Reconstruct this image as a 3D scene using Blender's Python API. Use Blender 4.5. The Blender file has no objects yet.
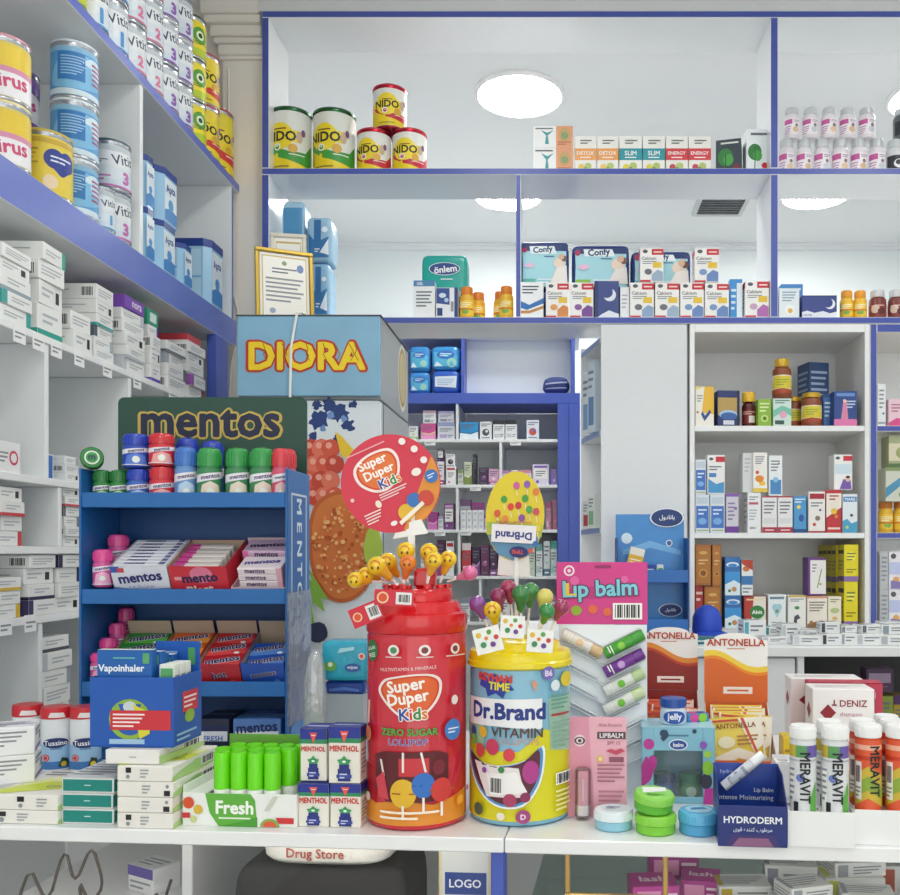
import bpy, bmesh, math, random
from mathutils import Vector, Matrix
from mathutils.geometry import tessellate_polygon
random.seed(7)
C = bpy.context.scene.collection
FPX, CX, CY, CZ = 900.0, 560.0, 552.0, 1.40
PI = math.pi
def X(px, d): return (px-CX)*d/FPX            # photo column at depth d -> metres
def Z(py, d): return CZ+(CY-py)*d/FPX         # photo row at depth d -> height
# ---------------------------------------------------------------- materials
def lin(c):
    return c/12.92 if c <= .04045 else ((c+.055)/1.055)**2.4
def rgb(h):
    h = h.lstrip('#')
    return tuple(lin(int(h[i:i+2], 16)/255) for i in (0, 2, 4))+(1,)
MATS = {}
def M(h, rough=.45, metal=0, noise=0, emit=0, coat=0, bump=0, scale=40):
    k = (h, rough, metal, noise, emit, coat, bump, scale)
    if k in MATS: return MATS[k]
    m = bpy.data.materials.new('surface_'+h.strip('#'))
    m.use_nodes = True
    nt = m.node_tree; b = nt.nodes['Principled BSDF']
    b.inputs['Base Color'].default_value = rgb(h)
    b.inputs['Roughness'].default_value = rough
    b.inputs['Metallic'].default_value = metal
    if coat: b.inputs['Coat Weight'].default_value = coat; b.inputs['Coat Roughness'].default_value = .08
    if emit:
        b.inputs['Emission Color'].default_value = rgb(h); b.inputs['Emission Strength'].default_value = emit
    if noise or bump:
        tc = nt.nodes.new('ShaderNodeTexCoord'); n = nt.nodes.new('ShaderNodeTexNoise')
        n.inputs['Scale'].default_value = scale; n.inputs['Detail'].default_value = 3
        nt.links.new(tc.outputs['Object'], n.inputs['Vector'])
        if noise:
            mx = nt.nodes.new('ShaderNodeMix'); mx.data_type = 'RGBA'
            c = rgb(h)
            mx.inputs[6].default_value = tuple(max(0, v*(1-noise)) for v in c[:3])+(1,)
            mx.inputs[7].default_value = tuple(min(1, v*(1+noise)) for v in c[:3])+(1,)
            nt.links.new(n.outputs['Fac'], mx.inputs[0]); nt.links.new(mx.outputs[2], b.inputs['Base Color'])
        if bump:
            bp = nt.nodes.new('ShaderNodeBump'); bp.inputs['Strength'].default_value = bump; bp.inputs['Distance'].default_value = .004
            nt.links.new(n.outputs['Fac'], bp.inputs['Height']); nt.links.new(bp.outputs['Normal'], b.inputs['Normal'])
    MATS[k] = m
    return m
def clear(name, tint='#ffffff', gloss=.12, rough=.05, bump=0, haze=0.0, edge=.6):
    if name in MATS: return MATS[name]
    m = bpy.data.materials.new(name); m.use_nodes = True
    nt = m.node_tree; nt.nodes.clear()
    o = nt.nodes.new('ShaderNodeOutputMaterial'); t = nt.nodes.new('ShaderNodeBsdfTransparent')
    t.inputs['Color'].default_value = rgb(tint)
    g = nt.nodes.new('ShaderNodeBsdfGlossy'); g.inputs['Roughness'].default_value = rough
    lw = nt.nodes.new('ShaderNodeLayerWeight'); lw.inputs['Blend'].default_value = .35
    mul = nt.nodes.new('ShaderNodeMath'); mul.operation = 'MULTIPLY_ADD'
    mul.inputs[1].default_value = edge; mul.inputs[2].default_value = gloss*.5
    mul.use_clamp = True
    nt.links.new(lw.outputs['Fresnel'], mul.inputs[0])
    mx = nt.nodes.new('ShaderNodeMixShader')
    nt.links.new(mul.outputs[0], mx.inputs[0]); nt.links.new(t.outputs[0], mx.inputs[1]); nt.links.new(g.outputs[0], mx.inputs[2])
    last = mx
    if haze:
        df = nt.nodes.new('ShaderNodeBsdfDiffuse'); df.inputs['Color'].default_value = rgb('#f2f6f8')
        m2 = nt.nodes.new('ShaderNodeMixShader'); m2.inputs[0].default_value = haze
        nt.links.new(mx.outputs[0], m2.inputs[1]); nt.links.new(df.outputs[0], m2.inputs[2]); last = m2
    if bump:
        tc = nt.nodes.new('ShaderNodeTexCoord'); n = nt.nodes.new('ShaderNodeTexNoise'); n.inputs['Scale'].default_value = 30
        bp = nt.nodes.new('ShaderNodeBump'); bp.inputs['Strength'].default_value = bump; bp.inputs['Distance'].default_value = .01
        nt.links.new(tc.outputs['Object'], n.inputs['Vector']); nt.links.new(n.outputs['Fac'], bp.inputs['Height']); nt.links.new(bp.outputs['Normal'], g.inputs['Normal'])
    nt.links.new(last.outputs[0], o.inputs['Surface'])
    MATS[name] = m
    return m
def mm(c):
    return M(c) if isinstance(c, str) else c
# ---------------------------------------------------------------- lettering
TXT = {}
def text2d(s):
    k = s
    if k in TXT: return TXT[k]
    cu = bpy.data.curves.new('t', 'FONT'); cu.body = s; cu.size = 1; cu.resolution_u = 2
    ob = bpy.data.objects.new('t', cu); C.objects.link(ob)
    bpy.context.view_layer.update()
    me = bpy.data.meshes.new_from_object(ob.evaluated_get(bpy.context.evaluated_depsgraph_get()))
    bm = bmesh.new(); bm.from_mesh(me); bmesh.ops.triangulate(bm, faces=bm.faces)
    bm.verts.ensure_lookup_table()
    vs = [(v.co.x, v.co.y) for v in bm.verts]; fs = [[v.index for v in f.verts] for f in bm.faces]
    bm.free(); bpy.data.meshes.remove(me); bpy.data.objects.remove(ob); bpy.data.curves.remove(cu)
    if not vs: vs = [(0, 0), (1, 0), (0, 1)]; fs = []
    x0 = min(v[0] for v in vs); x1 = max(v[0] for v in vs); y0 = min(v[1] for v in vs); y1 = max(v[1] for v in vs)
    TXT[k] = (vs, fs, (x0, x1, y0, y1))
    return TXT[k]
def smooth(p, k=5):                                    # closed Catmull-Rom outline
    o = []; n = len(p)
    for i in range(n):
        a, b, c, d = p[i-1], p[i], p[(i+1) % n], p[(i+2) % n]
        for j in range(k):
            t = j/k; o.append(tuple(.5*(2*b[m]+(c[m]-a[m])*t+(2*a[m]-5*b[m]+4*c[m]-d[m])*t*t+(3*b[m]-a[m]-3*c[m]+d[m])*t**3) for m in (0, 1)))
    return o
PANA = '\uFEDD\uFEED\uFEA9\uFE8E\uFEE7\uFE8E\uFE91'
MOIST = ''.join(reversed('\uFEE3\uFEAE\uFEC3\uFEEE\uFE8F \uFB90\uFEE8\uFEE8\uFEAA\uFEE9 \uFED7\uFEEE\uFBFC'))
def area2(p):
    return sum(p[i][0]*p[(i+1) % len(p)][1]-p[(i+1) % len(p)][0]*p[i][1] for i in range(len(p)))
# ---------------------------------------------------------------- mesh builder
class MB:
    def __init__(s): s.v = []; s.f = []; s.m = []; s.mats = []; s.layer = 0
    def mi(s, mat):
        mat = mm(mat)
        if mat not in s.mats: s.mats.append(mat)
        return s.mats.index(mat)
    def poly(s, pts, mat):
        b = len(s.v); s.v += [tuple(p) for p in pts]; s.f.append(list(range(b, b+len(pts)))); s.m.append(s.mi(mat))
    def mesh(s, vs, fs, mat):
        b = len(s.v); s.v += [tuple(p) for p in vs]; k = s.mi(mat)
        for f in fs: s.f.append([b+i for i in f]); s.m.append(k)
    def box(s, x0, x1, y0, y1, z0, z1, mat, c=.0012, fm=None, xf=None):
        fm = fm or {}
        lo, hi = (x0, y0, z0), (x1, y1, z1)
        c = min([c]+[(hi[i]-lo[i])*.3 for i in range(3)])
        cen = Vector([(lo[i]+hi[i])/2 for i in range(3)])
        idx = {}; vs = []
        for sx in (0, 1):
            for sy in (0, 1):
                for sz in (0, 1):
                    sg = (sx, sy, sz)
                    for a in range(3):
                        p = [(hi[i]-(0 if i == a else c)) if sg[i] else (lo[i]+(0 if i == a else c)) for i in range(3)]
                        idx[sg+(a,)] = len(vs); vs.append(Vector(p))
        def put(ids, mat):
            pts = [vs[i] for i in ids]
            n = (pts[1]-pts[0]).cross(pts[2]-pts[0]); m = sum(pts, Vector())/len(pts)-cen
            if n.dot(m) < 0: pts.reverse()
            s.poly([xf @ p if xf else p for p in pts], mat)
        nm = {(0, 0): 'L', (0, 1): 'R', (1, 0): 'F', (1, 1): 'B', (2, 0): 'D', (2, 1): 'T'}
        for a in range(3):
            b, e = [i for i in range(3) if i != a]
            for sa in (0, 1):
                ids = []
                for sb, se in ((0, 0), (1, 0), (1, 1), (0, 1)):
                    g = [0]*3; g[a] = sa; g[b] = sb; g[e] = se; ids.append(idx[tuple(g)+(a,)])
                put(ids, fm.get(nm[(a, sa)], mat))
            # edges along a
            for sb in (0, 1):
                for se in (0, 1):
                    q = []
                    for sa, ax in ((0, b), (1, b), (1, e), (0, e)):
                        g = [0]*3; g[a] = sa; g[b] = sb; g[e] = se; q.append(idx[tuple(g)+(ax,)])
                    put(q, mat)
        for sx in (0, 1):
            for sy in (0, 1):
                for sz in (0, 1): put([idx[(sx, sy, sz, a)] for a in range(3)], mat)
    def lathe(s, prof, mat, n=28, cx=0, cy=0, mats=None, cap0=True, cap1=True, sx=1, sy=1):
        b = len(s.v)
        for r, z in prof:
            for i in range(n):
                a = 2*PI*i/n; s.v.append((cx+sx*r*math.cos(a), cy+sy*r*math.sin(a), z))
        for j in range(len(prof)-1):
            k = s.mi(mats[j] if mats else mat)
            for i in range(n):
                i2 = (i+1) % n
                s.f.append([b+j*n+i, b+j*n+i2, b+(j+1)*n+i2, b+(j+1)*n+i]); s.m.append(k)
        if cap0: s.f.append([b+i for i in reversed(range(n))]); s.m.append(s.mi(mats[0] if mats else mat))
        if cap1: s.f.append([b+(len(prof)-1)*n+i for i in range(n)]); s.m.append(s.mi(mats[-1] if mats else mat))
    def tube(s, pts, r, mat, n=8, xf=None):
        pts = [Vector(p) for p in pts]; b = len(s.v); up = Vector((0, 0, 1))
        rr = r if isinstance(r, (list, tuple)) else [r]*len(pts)
        prev = None
        for i, p in enumerate(pts):
            t = (pts[min(i+1, len(pts)-1)]-pts[max(i-1, 0)]).normalized()
            if prev is None:
                u = t.cross(up)
                if u.length < .01: u = t.cross(Vector((1, 0, 0)))
                u.normalize()
            else:
                u = (prev-t*prev.dot(t)).normalized()
            prev = u; w = t.cross(u)
            for k in range(n):
                a = 2*PI*k/n; q = p+u*math.cos(a)*rr[i]+w*math.sin(a)*rr[i]; s.v.append(tuple(q))
        k = s.mi(mat)
        for i in range(len(pts)-1):
            for j in range(n):
                j2 = (j+1) % n
                s.f.append([b+i*n+j, b+i*n+j2, b+(i+1)*n+j2, b+(i+1)*n+j]); s.m.append(k)
        s.f.append([b+j for j in reversed(range(n))]); s.m.append(k)
        s.f.append([b+(len(pts)-1)*n+j for j in range(n)]); s.m.append(k)
    def ball(s, c, r, mat, n=14, m=9, sc=(1, 1, 1)):
        pr = [(max(1e-4, math.sin(PI*j/m)), -math.cos(PI*j/m)) for j in range(m+1)]
        b = len(s.v); k = s.mi(mat)
        for q, z in pr:
            for i in range(n):
                a = 2*PI*i/n; s.v.append((c[0]+r*sc[0]*q*math.cos(a), c[1]+r*sc[1]*q*math.sin(a), c[2]+r*sc[2]*z))
        for j in range(m):
            for i in range(n):
                i2 = (i+1) % n; s.f.append([b+j*n+i, b+j*n+i2, b+(j+1)*n+i2, b+(j+1)*n+i]); s.m.append(k)
    # flat shapes printed on a surface; fn(x, y, off) maps surface metres to a point
    def flat(s, vs, fs, fn, mat, cut=0, step=1):
        s.layer += step; off = .0003+.00012*s.layer
        if cut:
            bm = bmesh.new(); bv = [bm.verts.new((x, y, 0)) for x, y in vs]
            for f in fs:
                try: bm.faces.new([bv[i] for i in f])
                except ValueError: pass
            x0 = min(v[0] for v in vs); x1 = max(v[0] for v in vs)
            k = math.ceil(x0/cut)
            while k*cut < x1:
                bmesh.ops.bisect_plane(bm, geom=bm.verts[:]+bm.edges[:]+bm.faces[:], plane_co=(k*cut, 0, 0), plane_no=(1, 0, 0)); k += 1
            bm.verts.index_update(); bm.verts.ensure_lookup_table()
            vs = [(v.co.x, v.co.y) for v in bm.verts]; fs = [[v.index for v in f.verts] for f in bm.faces]; bm.free()
        fs2 = []
        for f in fs:
            p = [vs[i] for i in f]
            fs2.append(f if area2(p) >= 0 else f[::-1])
        s.mesh([fn(x, y, off) for x, y in vs], fs2, mat)
    def art(s, items, W, H, fn, cut=0):
        for it in items:
            k = it[0]
            if k == 'r':
                _, a, b, c, d, col = it; p = [(a*W, b*H), (c*W, b*H), (c*W, d*H), (a*W, d*H)]
                s.flat(p, [[0, 1, 2, 3]], fn, col, cut)
            elif k == 'p':
                p = [(x*W, y*H) for x, y in it[1]]
                tr = tessellate_polygon([[Vector((x, y, 0)) for x, y in p]])
                s.flat(p, [list(t) for t in tr], fn, it[2], cut)
            elif k == 'c':      # cx, cy, radius in W, colour, (yscale)
                _, a, b, r, col = it[:5]; ys = it[5] if len(it) > 5 else 1; n = 20
                p = [(a*W+r*W*math.cos(2*PI*i/n), b*H+ys*r*W*math.sin(2*PI*i/n)) for i in range(n)]
                s.flat(p, [list(range(n))], fn, col, cut)
            elif k == 'l':      # small print: x0, y0, x1, y1, lines, colour
                _, a, b, c, d, n, col = it; st = (d-b)/n
                vs = []; fs = []
                for i in range(n):
                    e = c-(c-a)*(.35 if i == n-1 and n > 1 else .08*((i*7) % 3)); y = d-st*(i+.75)
                    vs += [(a*W, y*H), (e*W, y*H), (e*W, (y+st*.42)*H), (a*W, (y+st*.42)*H)]; fs.append([4*i, 4*i+1, 4*i+2, 4*i+3])
                s.flat(vs, fs, fn, col, cut)
            elif k == 'b':      # barcode
                _, a, b, c, d = it[:5]
                s.flat([(a*W, b*H), (c*W, b*H), (c*W, d*H), (a*W, d*H)], [[0, 1, 2, 3]], fn, '#f4f4f2', cut)
                vs = []; fs = []; n = 11; rnd = random.Random(3)
                for i in range(n):
                    x = a+(c-a)*(.07+.86*i/n); w = (c-a)*.86/n*rnd.choice((.35, .5, .8)); q = (d-b)*.1
                    vs += [(x*W, (b+q)*H), ((x+w)*W, (b+q)*H), ((x+w)*W, (d-q)*H), (x*W, (d-q)*H)]; fs.append([4*i, 4*i+1, 4*i+2, 4*i+3])
                s.flat(vs, fs, fn, '#1c1c1e', cut)
            elif k == 't':      # text, cx, cy, width fraction, colour, (bold, rot deg, max height fraction, yscale)
                _, tx, a, b, w, col = it[:6]; bold = it[6] if len(it) > 6 else .02; rot = it[7] if len(it) > 7 else 0
                mh = it[8] if len(it) > 8 else None; ys = it[9] if len(it) > 9 else 1
                if isinstance(col, (list, tuple)):          # one colour per letter
                    _, _, (x0, x1, y0, y1) = text2d(tx); sc = w*W/(x1-x0); cr, sr = math.cos(math.radians(rot)), math.sin(math.radians(rot))
                    for i, ch in enumerate(tx):
                        gv, gf, gb = text2d(ch); off = text2d(tx[:i+1])[2][1]-gb[1]
                        for k in range(-1, 6):
                            dx, dy = (0, 0) if k < 0 else (bold*math.cos(k*PI/3+.4), bold*math.sin(k*PI/3+.4))
                            q = [(a*W+(x+off+dx-(x0+x1)/2)*sc*cr-(y+dy-(y0+y1)/2)*sc*sr, b*H+(x+off+dx-(x0+x1)/2)*sc*sr+(y+dy-(y0+y1)/2)*sc*cr) for x, y in gv]
                            s.flat(q, gf, fn, col[i], cut, 1 if k < 0 and i == 0 else .05)
                    continue
                vs, fs, (x0, x1, y0, y1) = text2d(tx)
                n = 0 if bold < .006 else (4 if bold <= .021 else (8 if bold <= .05 else 14))   # heavy letters: copies around a small circle
                x0 -= bold; x1 += bold; y0 -= bold; y1 += bold
                sc = w*W/max(1e-6, x1-x0)
                if mh: sc = min(sc, mh*H/max(1e-6, y1-y0))
                cr, sr = math.cos(math.radians(rot)), math.sin(math.radians(rot))
                for k in range(-1, n):
                    dx, dy = (0, 0) if k < 0 else (bold*math.cos(2*PI*k/n+.4), bold*math.sin(2*PI*k/n+.4)); q = []
                    for x, y in vs:
                        u = (x+dx-(x0+x1)/2)*sc; v = (y+dy-(y0+y1)/2)*sc*ys
                        q.append((a*W+u*cr-v*sr, b*H+u*sr+v*cr))
                    s.flat(q, fs, fn, col, cut, 1 if k < 0 else .12)
    def faceart(s, bx, faces):
        x0, x1, y0, y1, z0, z1 = bx
        base = s.layer
        for k, items in faces.items():
            s.layer = base
            if k == 'F': s.art(items, x1-x0, z1-z0, lambda u, v, o: (x0+u, y0-o, z0+v))
            if k == 'R': s.art(items, y1-y0, z1-z0, lambda u, v, o: (x1+o, y0+u, z0+v))
            if k == 'L': s.art(items, y1-y0, z1-z0, lambda u, v, o: (x0-o, y1-u, z0+v))
            if k == 'T': s.art(items, x1-x0, y1-y0, lambda u, v, o: (x0+u, y0+v, z1+o))
    def cylart(s, items, r, z0, z1, span=PI, th0=0):
        s.layer = 0
        def fn(u, v, o):
            a = u/r-span/2+th0; rr = r+.0004+o
            return (rr*math.sin(a), -rr*math.cos(a), z0+v)
        s.art(items, r*span, z1-z0, fn, cut=r*.2)
    def build(s, name, smooth=40):
        me = bpy.data.meshes.new(name); me.from_pydata(s.v, [], s.f)
        for m in s.mats: me.materials.append(m)
        me.polygons.foreach_set('material_index', s.m)
        if smooth:
            me.polygons.foreach_set('use_smooth', [True]*len(s.f)); me.set_sharp_from_angle(angle=math.radians(smooth))
        me.update()
        return me
def tag(o, label, cat, group=None):
    o['label'] = label; o['category'] = cat
    if group: o['group'] = group
    return o
def put(mb, name, parent=None, loc=(0, 0, 0), rot=(0, 0, 0), label=None, smooth=40):
    o = bpy.data.objects.new(name, mb.build(name, smooth)); C.objects.link(o)
    o.location = loc; o.rotation_euler = [math.radians(a) for a in rot]
    if parent: o.parent = parent
    if label: o['label'] = label
    return o
def E(name, label, cat, loc=(0, 0, 0), rot=(0, 0, 0), group=None):
    o = bpy.data.objects.new(name, None); C.objects.link(o); o.empty_display_size = .02
    o.location = loc; o.rotation_euler = [math.radians(a) for a in rot]
    return tag(o, label, cat, group)
def S(mb, name, loc=(0, 0, 0), rot=(0, 0, 0), parent=None, smooth=40):
    o = put(mb, name, parent, loc, rot, smooth=smooth)
    if not parent: o['kind'] = 'structure'
    return o
def clone(r, loc, label, rot=None, group=None):
    c = r.copy(); C.objects.link(c); c.location = loc; c['label'] = label
    if rot is not None: c.rotation_euler = [math.radians(a) for a in rot]
    if group: c['group'] = group
    for ch in list(r.children):
        d = ch.copy(); C.objects.link(d); d.parent = c
        for g in list(ch.children):
            e = g.copy(); C.objects.link(e); e.parent = d
    return c
ORD = 'first second third fourth fifth sixth seventh eighth ninth tenth eleventh twelfth thirteenth fourteenth fifteenth sixteenth'.split()
# ---------------------------------------------------------------- carton art
def scheme(base, ac, st=0, title=None, ac2='#8a8f9a', ink='#70767f'):
    """front / side art of a printed medicine carton"""
    f = []
    if st == 0: f = [('r', 0, .78, 1, 1, ac), ('l', .12, .45, .88, .7, 3, ink), ('r', .12, .1, .55, .3, ac2), ('l', .6, .1, .9, .3, 2, ink)]
    if st == 1: f = [('l', .12, .55, .85, .9, 3, ink), ('c', .5, .38, .17, ac2), ('r', 0, 0, 1, .2, ac), ('l', .2, .05, .8, .15, 1, '#ffffff')]
    if st == 2: f = [('p', [(0, 0), (1, 0), (1, .45), (.6, .3), (0, .38)], ac), ('p', [(0, .38), (.6, .3), (1, .45), (1, .52), (.6, .37), (0, .44)], ac2), ('l', .1, .6, .8, .9, 3, ink)]
    if st == 3: f = [('c', .5, .4, .3, ac), ('c', .58, .46, .12, ac2), ('l', .1, .72, .9, .92, 2, ink), ('l', .15, .05, .85, .16, 1, ink)]
    if st == 4: f = [('r', .1, .3, .9, .8, '#f2f0ec'), ('l', .18, .4, .8, .72, 3, ink), ('r', .1, .84, .9, .94, ac2), ('c', .3, .15, .1, ac2)]
    if st == 5: f = [('r', 0, 0, .22, 1, ac), ('l', .3, .5, .92, .9, 4, ink), ('c', .62, .28, .16, ac2)]
    if st == 6: f = [('r', .55, .82, 1, .96, ac), ('c', .2, .88, .1, '#5b5e66'), ('l', .1, .58, .85, .76, 2, ink), ('r', .45, .38, .85, .52, '#e8c64a'), ('c', .4, .24, .16, ac2), ('l', .55, .08, .9, .28, 3, ac2)]
    if title: f.append(('t', title, .5, .62, .8, ink if st != 4 else ac, .02, 0, .2))
    side = [('l', .15, .35, .85, .9, 7, ink), ('b', .2, .06, .8, .24)]
    if st in (0,): side.append(('r', 0, .9, 1, 1, ac))
    if st in (1,): side.append(('r', 0, 0, 1, .05, ac))
    return {'F': f, 'R': side, 'L': side, 'T': [('l', .1, .3, .9, .7, 2, ac), ('r', .02, .9, .98, .93, '#c9c9c9')]}
TOPZ = {}
def carton(name, label, cat, x0, x1, yt, z, d, depth, base='#eef0f0', faces=None, group=None, rz=0, yb=None, rough=.4, pad=.0004):
    """a printed box whose front face spans photo columns x0..x1 and rises to row yt at depth d, standing at height z"""
    w = (x1-x0)*d/FPX-2*pad; h = Z(yt, d)-z if yt is not None else yb
    mb = MB(); mb.box(-w/2, w/2, -depth/2, depth/2, 0, h, M(base, rough))
    if faces: mb.faceart((-w/2, w/2, -depth/2, depth/2, 0, h), faces)
    o = put(mb, name, None, ((X(x0, d)+X(x1, d))/2, d+depth/2, z), (0, 0, rz), smooth=0)
    tag(o, label, cat, group); TOPZ[o.name] = z+h
    return o
def top(o): return TOPZ[o.name]
def box3(name, label, cat, loc, size, base='#eef0f0', faces=None, group=None, rot=(0, 0, 0), rough=.4):
    """a printed box by real position (base centre) and size"""
    w, dp, h = size; mb = MB(); mb.box(-w/2, w/2, -dp/2, dp/2, 0, h, M(base, rough))
    if faces: mb.faceart((-w/2, w/2, -dp/2, dp/2, 0, h), faces)
    o = put(mb, name, None, loc, rot, smooth=0); tag(o, label, cat, group); TOPZ[o.name] = loc[2]+h
    return o
def tin(name, label, loc, r, h, art, base, rz=0, lid='#f2f2f0', rim='#b9bcc2', group=None, span=PI, cat='tin', n=32, lidh=.006):
    t = E(name, label, cat, loc, (0, 0, rz), group)
    b = MB(); b.lathe([(r*.97, 0), (r, .002), (r, .006), (r*.985, .008), (r*.985, h-.010-lidh), (r, h-.008-lidh), (r, h-lidh)], base, n, mats=[M(rim, .25, .9)]*3+[mm(base)]+[M(rim, .25, .9)]*2)
    b.cylart(art, r*.985, .009, h-.011-lidh, span)
    put(b, 'can', t)
    l = MB(); l.lathe([(r*1.012, h-lidh), (r*1.012, h-.0015), (r*.99, h), (r*.93, h), (r*.91, h-.0025)], M(lid, .35), n); put(l, 'lid', t)
    TOPZ[t.name] = loc[2]+h
    return t
def jar(name, label, loc, r, h, art, base, cap, rz=0, group=None, capr=.8, neck=.2, cat='bottle', span=PI, n=22, rough=.3, capm=0):
    t = E(name, label, cat, loc, (0, 0, rz), group)
    b = MB(); hb = h*(1-neck)
    b.lathe([(r*.9, 0), (r, h*.03), (r, hb*.86), (r*.93, hb*.93), (r*capr*.9, hb*.99), (r*capr*.86, hb+.001)], M(base, rough), n)
    b.cylart(art, r, h*.05, hb*.84, span); put(b, 'body', t)
    c = MB(); rc = r*capr
    c.lathe([(rc, hb), (rc, h*.985), (rc*.94, h)], M(cap, .35, capm), n)
    k = 16
    for i in range(k):
        a = 2*PI*i/k; c.box(-.0007, .0007, -.0009, .0003, hb+.002, h*.975, M(cap, .35, capm), 0, xf=Matrix.Rotation(a, 4, 'Z') @ Matrix.Translation((0, -rc, 0)))
    put(c, 'cap', t); TOPZ[t.name] = loc[2]+h
    return t
LAMP_E, EXPO, FILL_E = 13, 1.1, 2.5
# ================================================================ ROOM
WHITE = M('#e9ebec', .5, noise=.02); WALLW = M('#ebeef0', .7, noise=.03, scale=12)
GLOSSW = M('#eceff1', .16, noise=.015); SHELFW = M('#e9ebed', .3, noise=.02)
BLUE = M('#4656a8', .35, noise=.04, scale=15); BLUE2 = M('#4d63bd', .35, noise=.04, scale=15)
XL, XR, YF, YB, ZC = -1.56, 2.9, -2.6, 6.0, 3.45
def slab(name, x0, x1, y0, y1, z0, z1, mat):
    mb = MB(); mb.box(x0, x1, y0, y1, z0, z1, mat, 0); return S(mb, name, smooth=0)
fl = M('#b9b4ac', .25, noise=.06, scale=6)
slab('floor', XL-.2, XR+.2, YF-.2, YB+.2, -.1, 0, fl)
slab('ceiling', XL-.2, XR+.2, YF-.2, YB+.2, ZC, ZC+.1, M('#eef0f1', .8))
slab('wall_left', XL-.15, XL, YF, YB, 0, ZC, WALLW)
slab('wall_right', XR, XR+.15, YF, YB, 0, ZC, WALLW)
mb = MB()
for a in ((XL, XR, 0, .25), (XL, XR, 3.0, ZC), (XL, -1.2, .25, 3.0), (2.6, XR, .25, 3.0)): mb.box(a[0], a[1], YF-.15, YF, a[2], a[3], WALLW, 0)
S(mb, 'wall_rear', smooth=0)                           # unseen shop front; its window opening is added to let in fill daylight
mb = MB()
for a in (-1.2, .05, 1.3, 2.55): mb.box(a, a+.05, YF-.1, YF-.05, .25, 3.0, M('#d8dade', .4))
for z in (.25, 2.95): mb.box(-1.2, 2.6, YF-.1, YF-.05, z, z+.05, M('#d8dade', .4))
S(mb, 'window_1', smooth=0)
slab('wall_far', XL, XR, YB, YB+.15, 0, ZC, M('#e9eff0', .6))
mb = MB()
mb.box(XL, XR, YB-.02, YB, 3.41, ZC, WALLW); mb.box(XL, XR, YB-.035, YB, 3.435, ZC, WALLW); S(mb, 'trim_1', smooth=0)
# pilaster that ends the wall shelving, with its crown moulding
PW = M('#ebe7e0', .6)
mb = MB(); mb.box(XL, -1.262, 3.40, 3.56, 0, ZC, PW); mb.box(-1.262, -1.105, 3.36, 3.56, 0, ZC, PW, .004); S(mb, 'wall_pilaster', smooth=0)
mb = MB()
for k, (o, a, b) in enumerate(((.008, 3.235, 3.25), (.012, 3.25, 3.29), (.024, 3.29, 3.31), (.034, 3.31, 3.35), (.05, 3.35, 3.38), (.06, 3.38, ZC))):
    mb.box(-1.262-o, -1.1055, 3.36-o, 3.3605, a, b, PW, .004); mb.box(-1.262-o, -1.262, 3.3605, 3.40, a, b, PW, .003)
S(mb, 'trim_2', smooth=0)
slab('wall_soffit', -1.105, XR, 3.30, 3.54, 3.384, ZC, M('#d6d7d8', .6))
# round ceiling lamps
LP = [(-.18, 4.02), (-.30, 5.17), (1.465, 5.15), (1.675, 4.04), (-.25, 2.2), (1.5, 2.2), (-.25, .5), (1.5, .5), (-.25, -1.3), (1.5, -1.3)]
lamp_names = ['round white ceiling lamp glowing above the yellow and red tins', 'round lamp on the far ceiling, seen beside the low blue divider',
              'round lamp on the far ceiling right of the air grille', 'round ceiling lamp cut off by the picture edge above the vitamin bottles']
def lamp(x, y, lab, e):
    t = E('ceiling_lamp', lab, 'ceiling lamp', (x, y, ZC), group='round ceiling lamps')
    mb = MB(); mb.lathe([(.2, -.001), (.2, -.012), (.188, -.02), (.184, -.016)], M('#f4f4f4', .4), 48, cap1=False); put(mb, 'rim', t)
    mb = MB(); mb.lathe([(.184, -.014), (.18, -.02), (.1, -.026), (.001, -.028)], M('#fffdf8', .5, emit=e), 48); put(mb, 'diffuser', t)
for i, (x, y) in enumerate(LP):
    lamp(x, y, lamp_names[i] if i < 4 else 'round ceiling lamp over the shop floor in front of the counter', LAMP_E*(1.5 if i < 4 else 1))
# air grille
t = E('air_vent', 'square grey air grille set in the far ceiling', 'vent', (.95, 5.32, ZC))
mb = MB()
for a, b, c, d in ((-.15, .15, -.15, -.125), (-.15, .15, .125, .15), (-.15, -.125, -.125, .125), (.125, .15, -.125, .125)):
    mb.box(a, b, c, d, -.012, 0, M('#c9cbcd', .4))
put(mb, 'frame', t)
mb = MB(); mb.box(-.124, .124, -.124, .124, -.003, -.0005, M('#85898d', .7)); put(mb, 'backing', t)
mb = MB()
for k in range(7):
    y = -.108+k*.036; mb.box(-.124, .124, -.011, .011, -.001, .001, M('#c2c5c8', .4), .0004, xf=Matrix.Translation((0, y, -.009)) @ Matrix.Rotation(.6, 4, 'X'))
put(mb, 'louvre', t)
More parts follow.
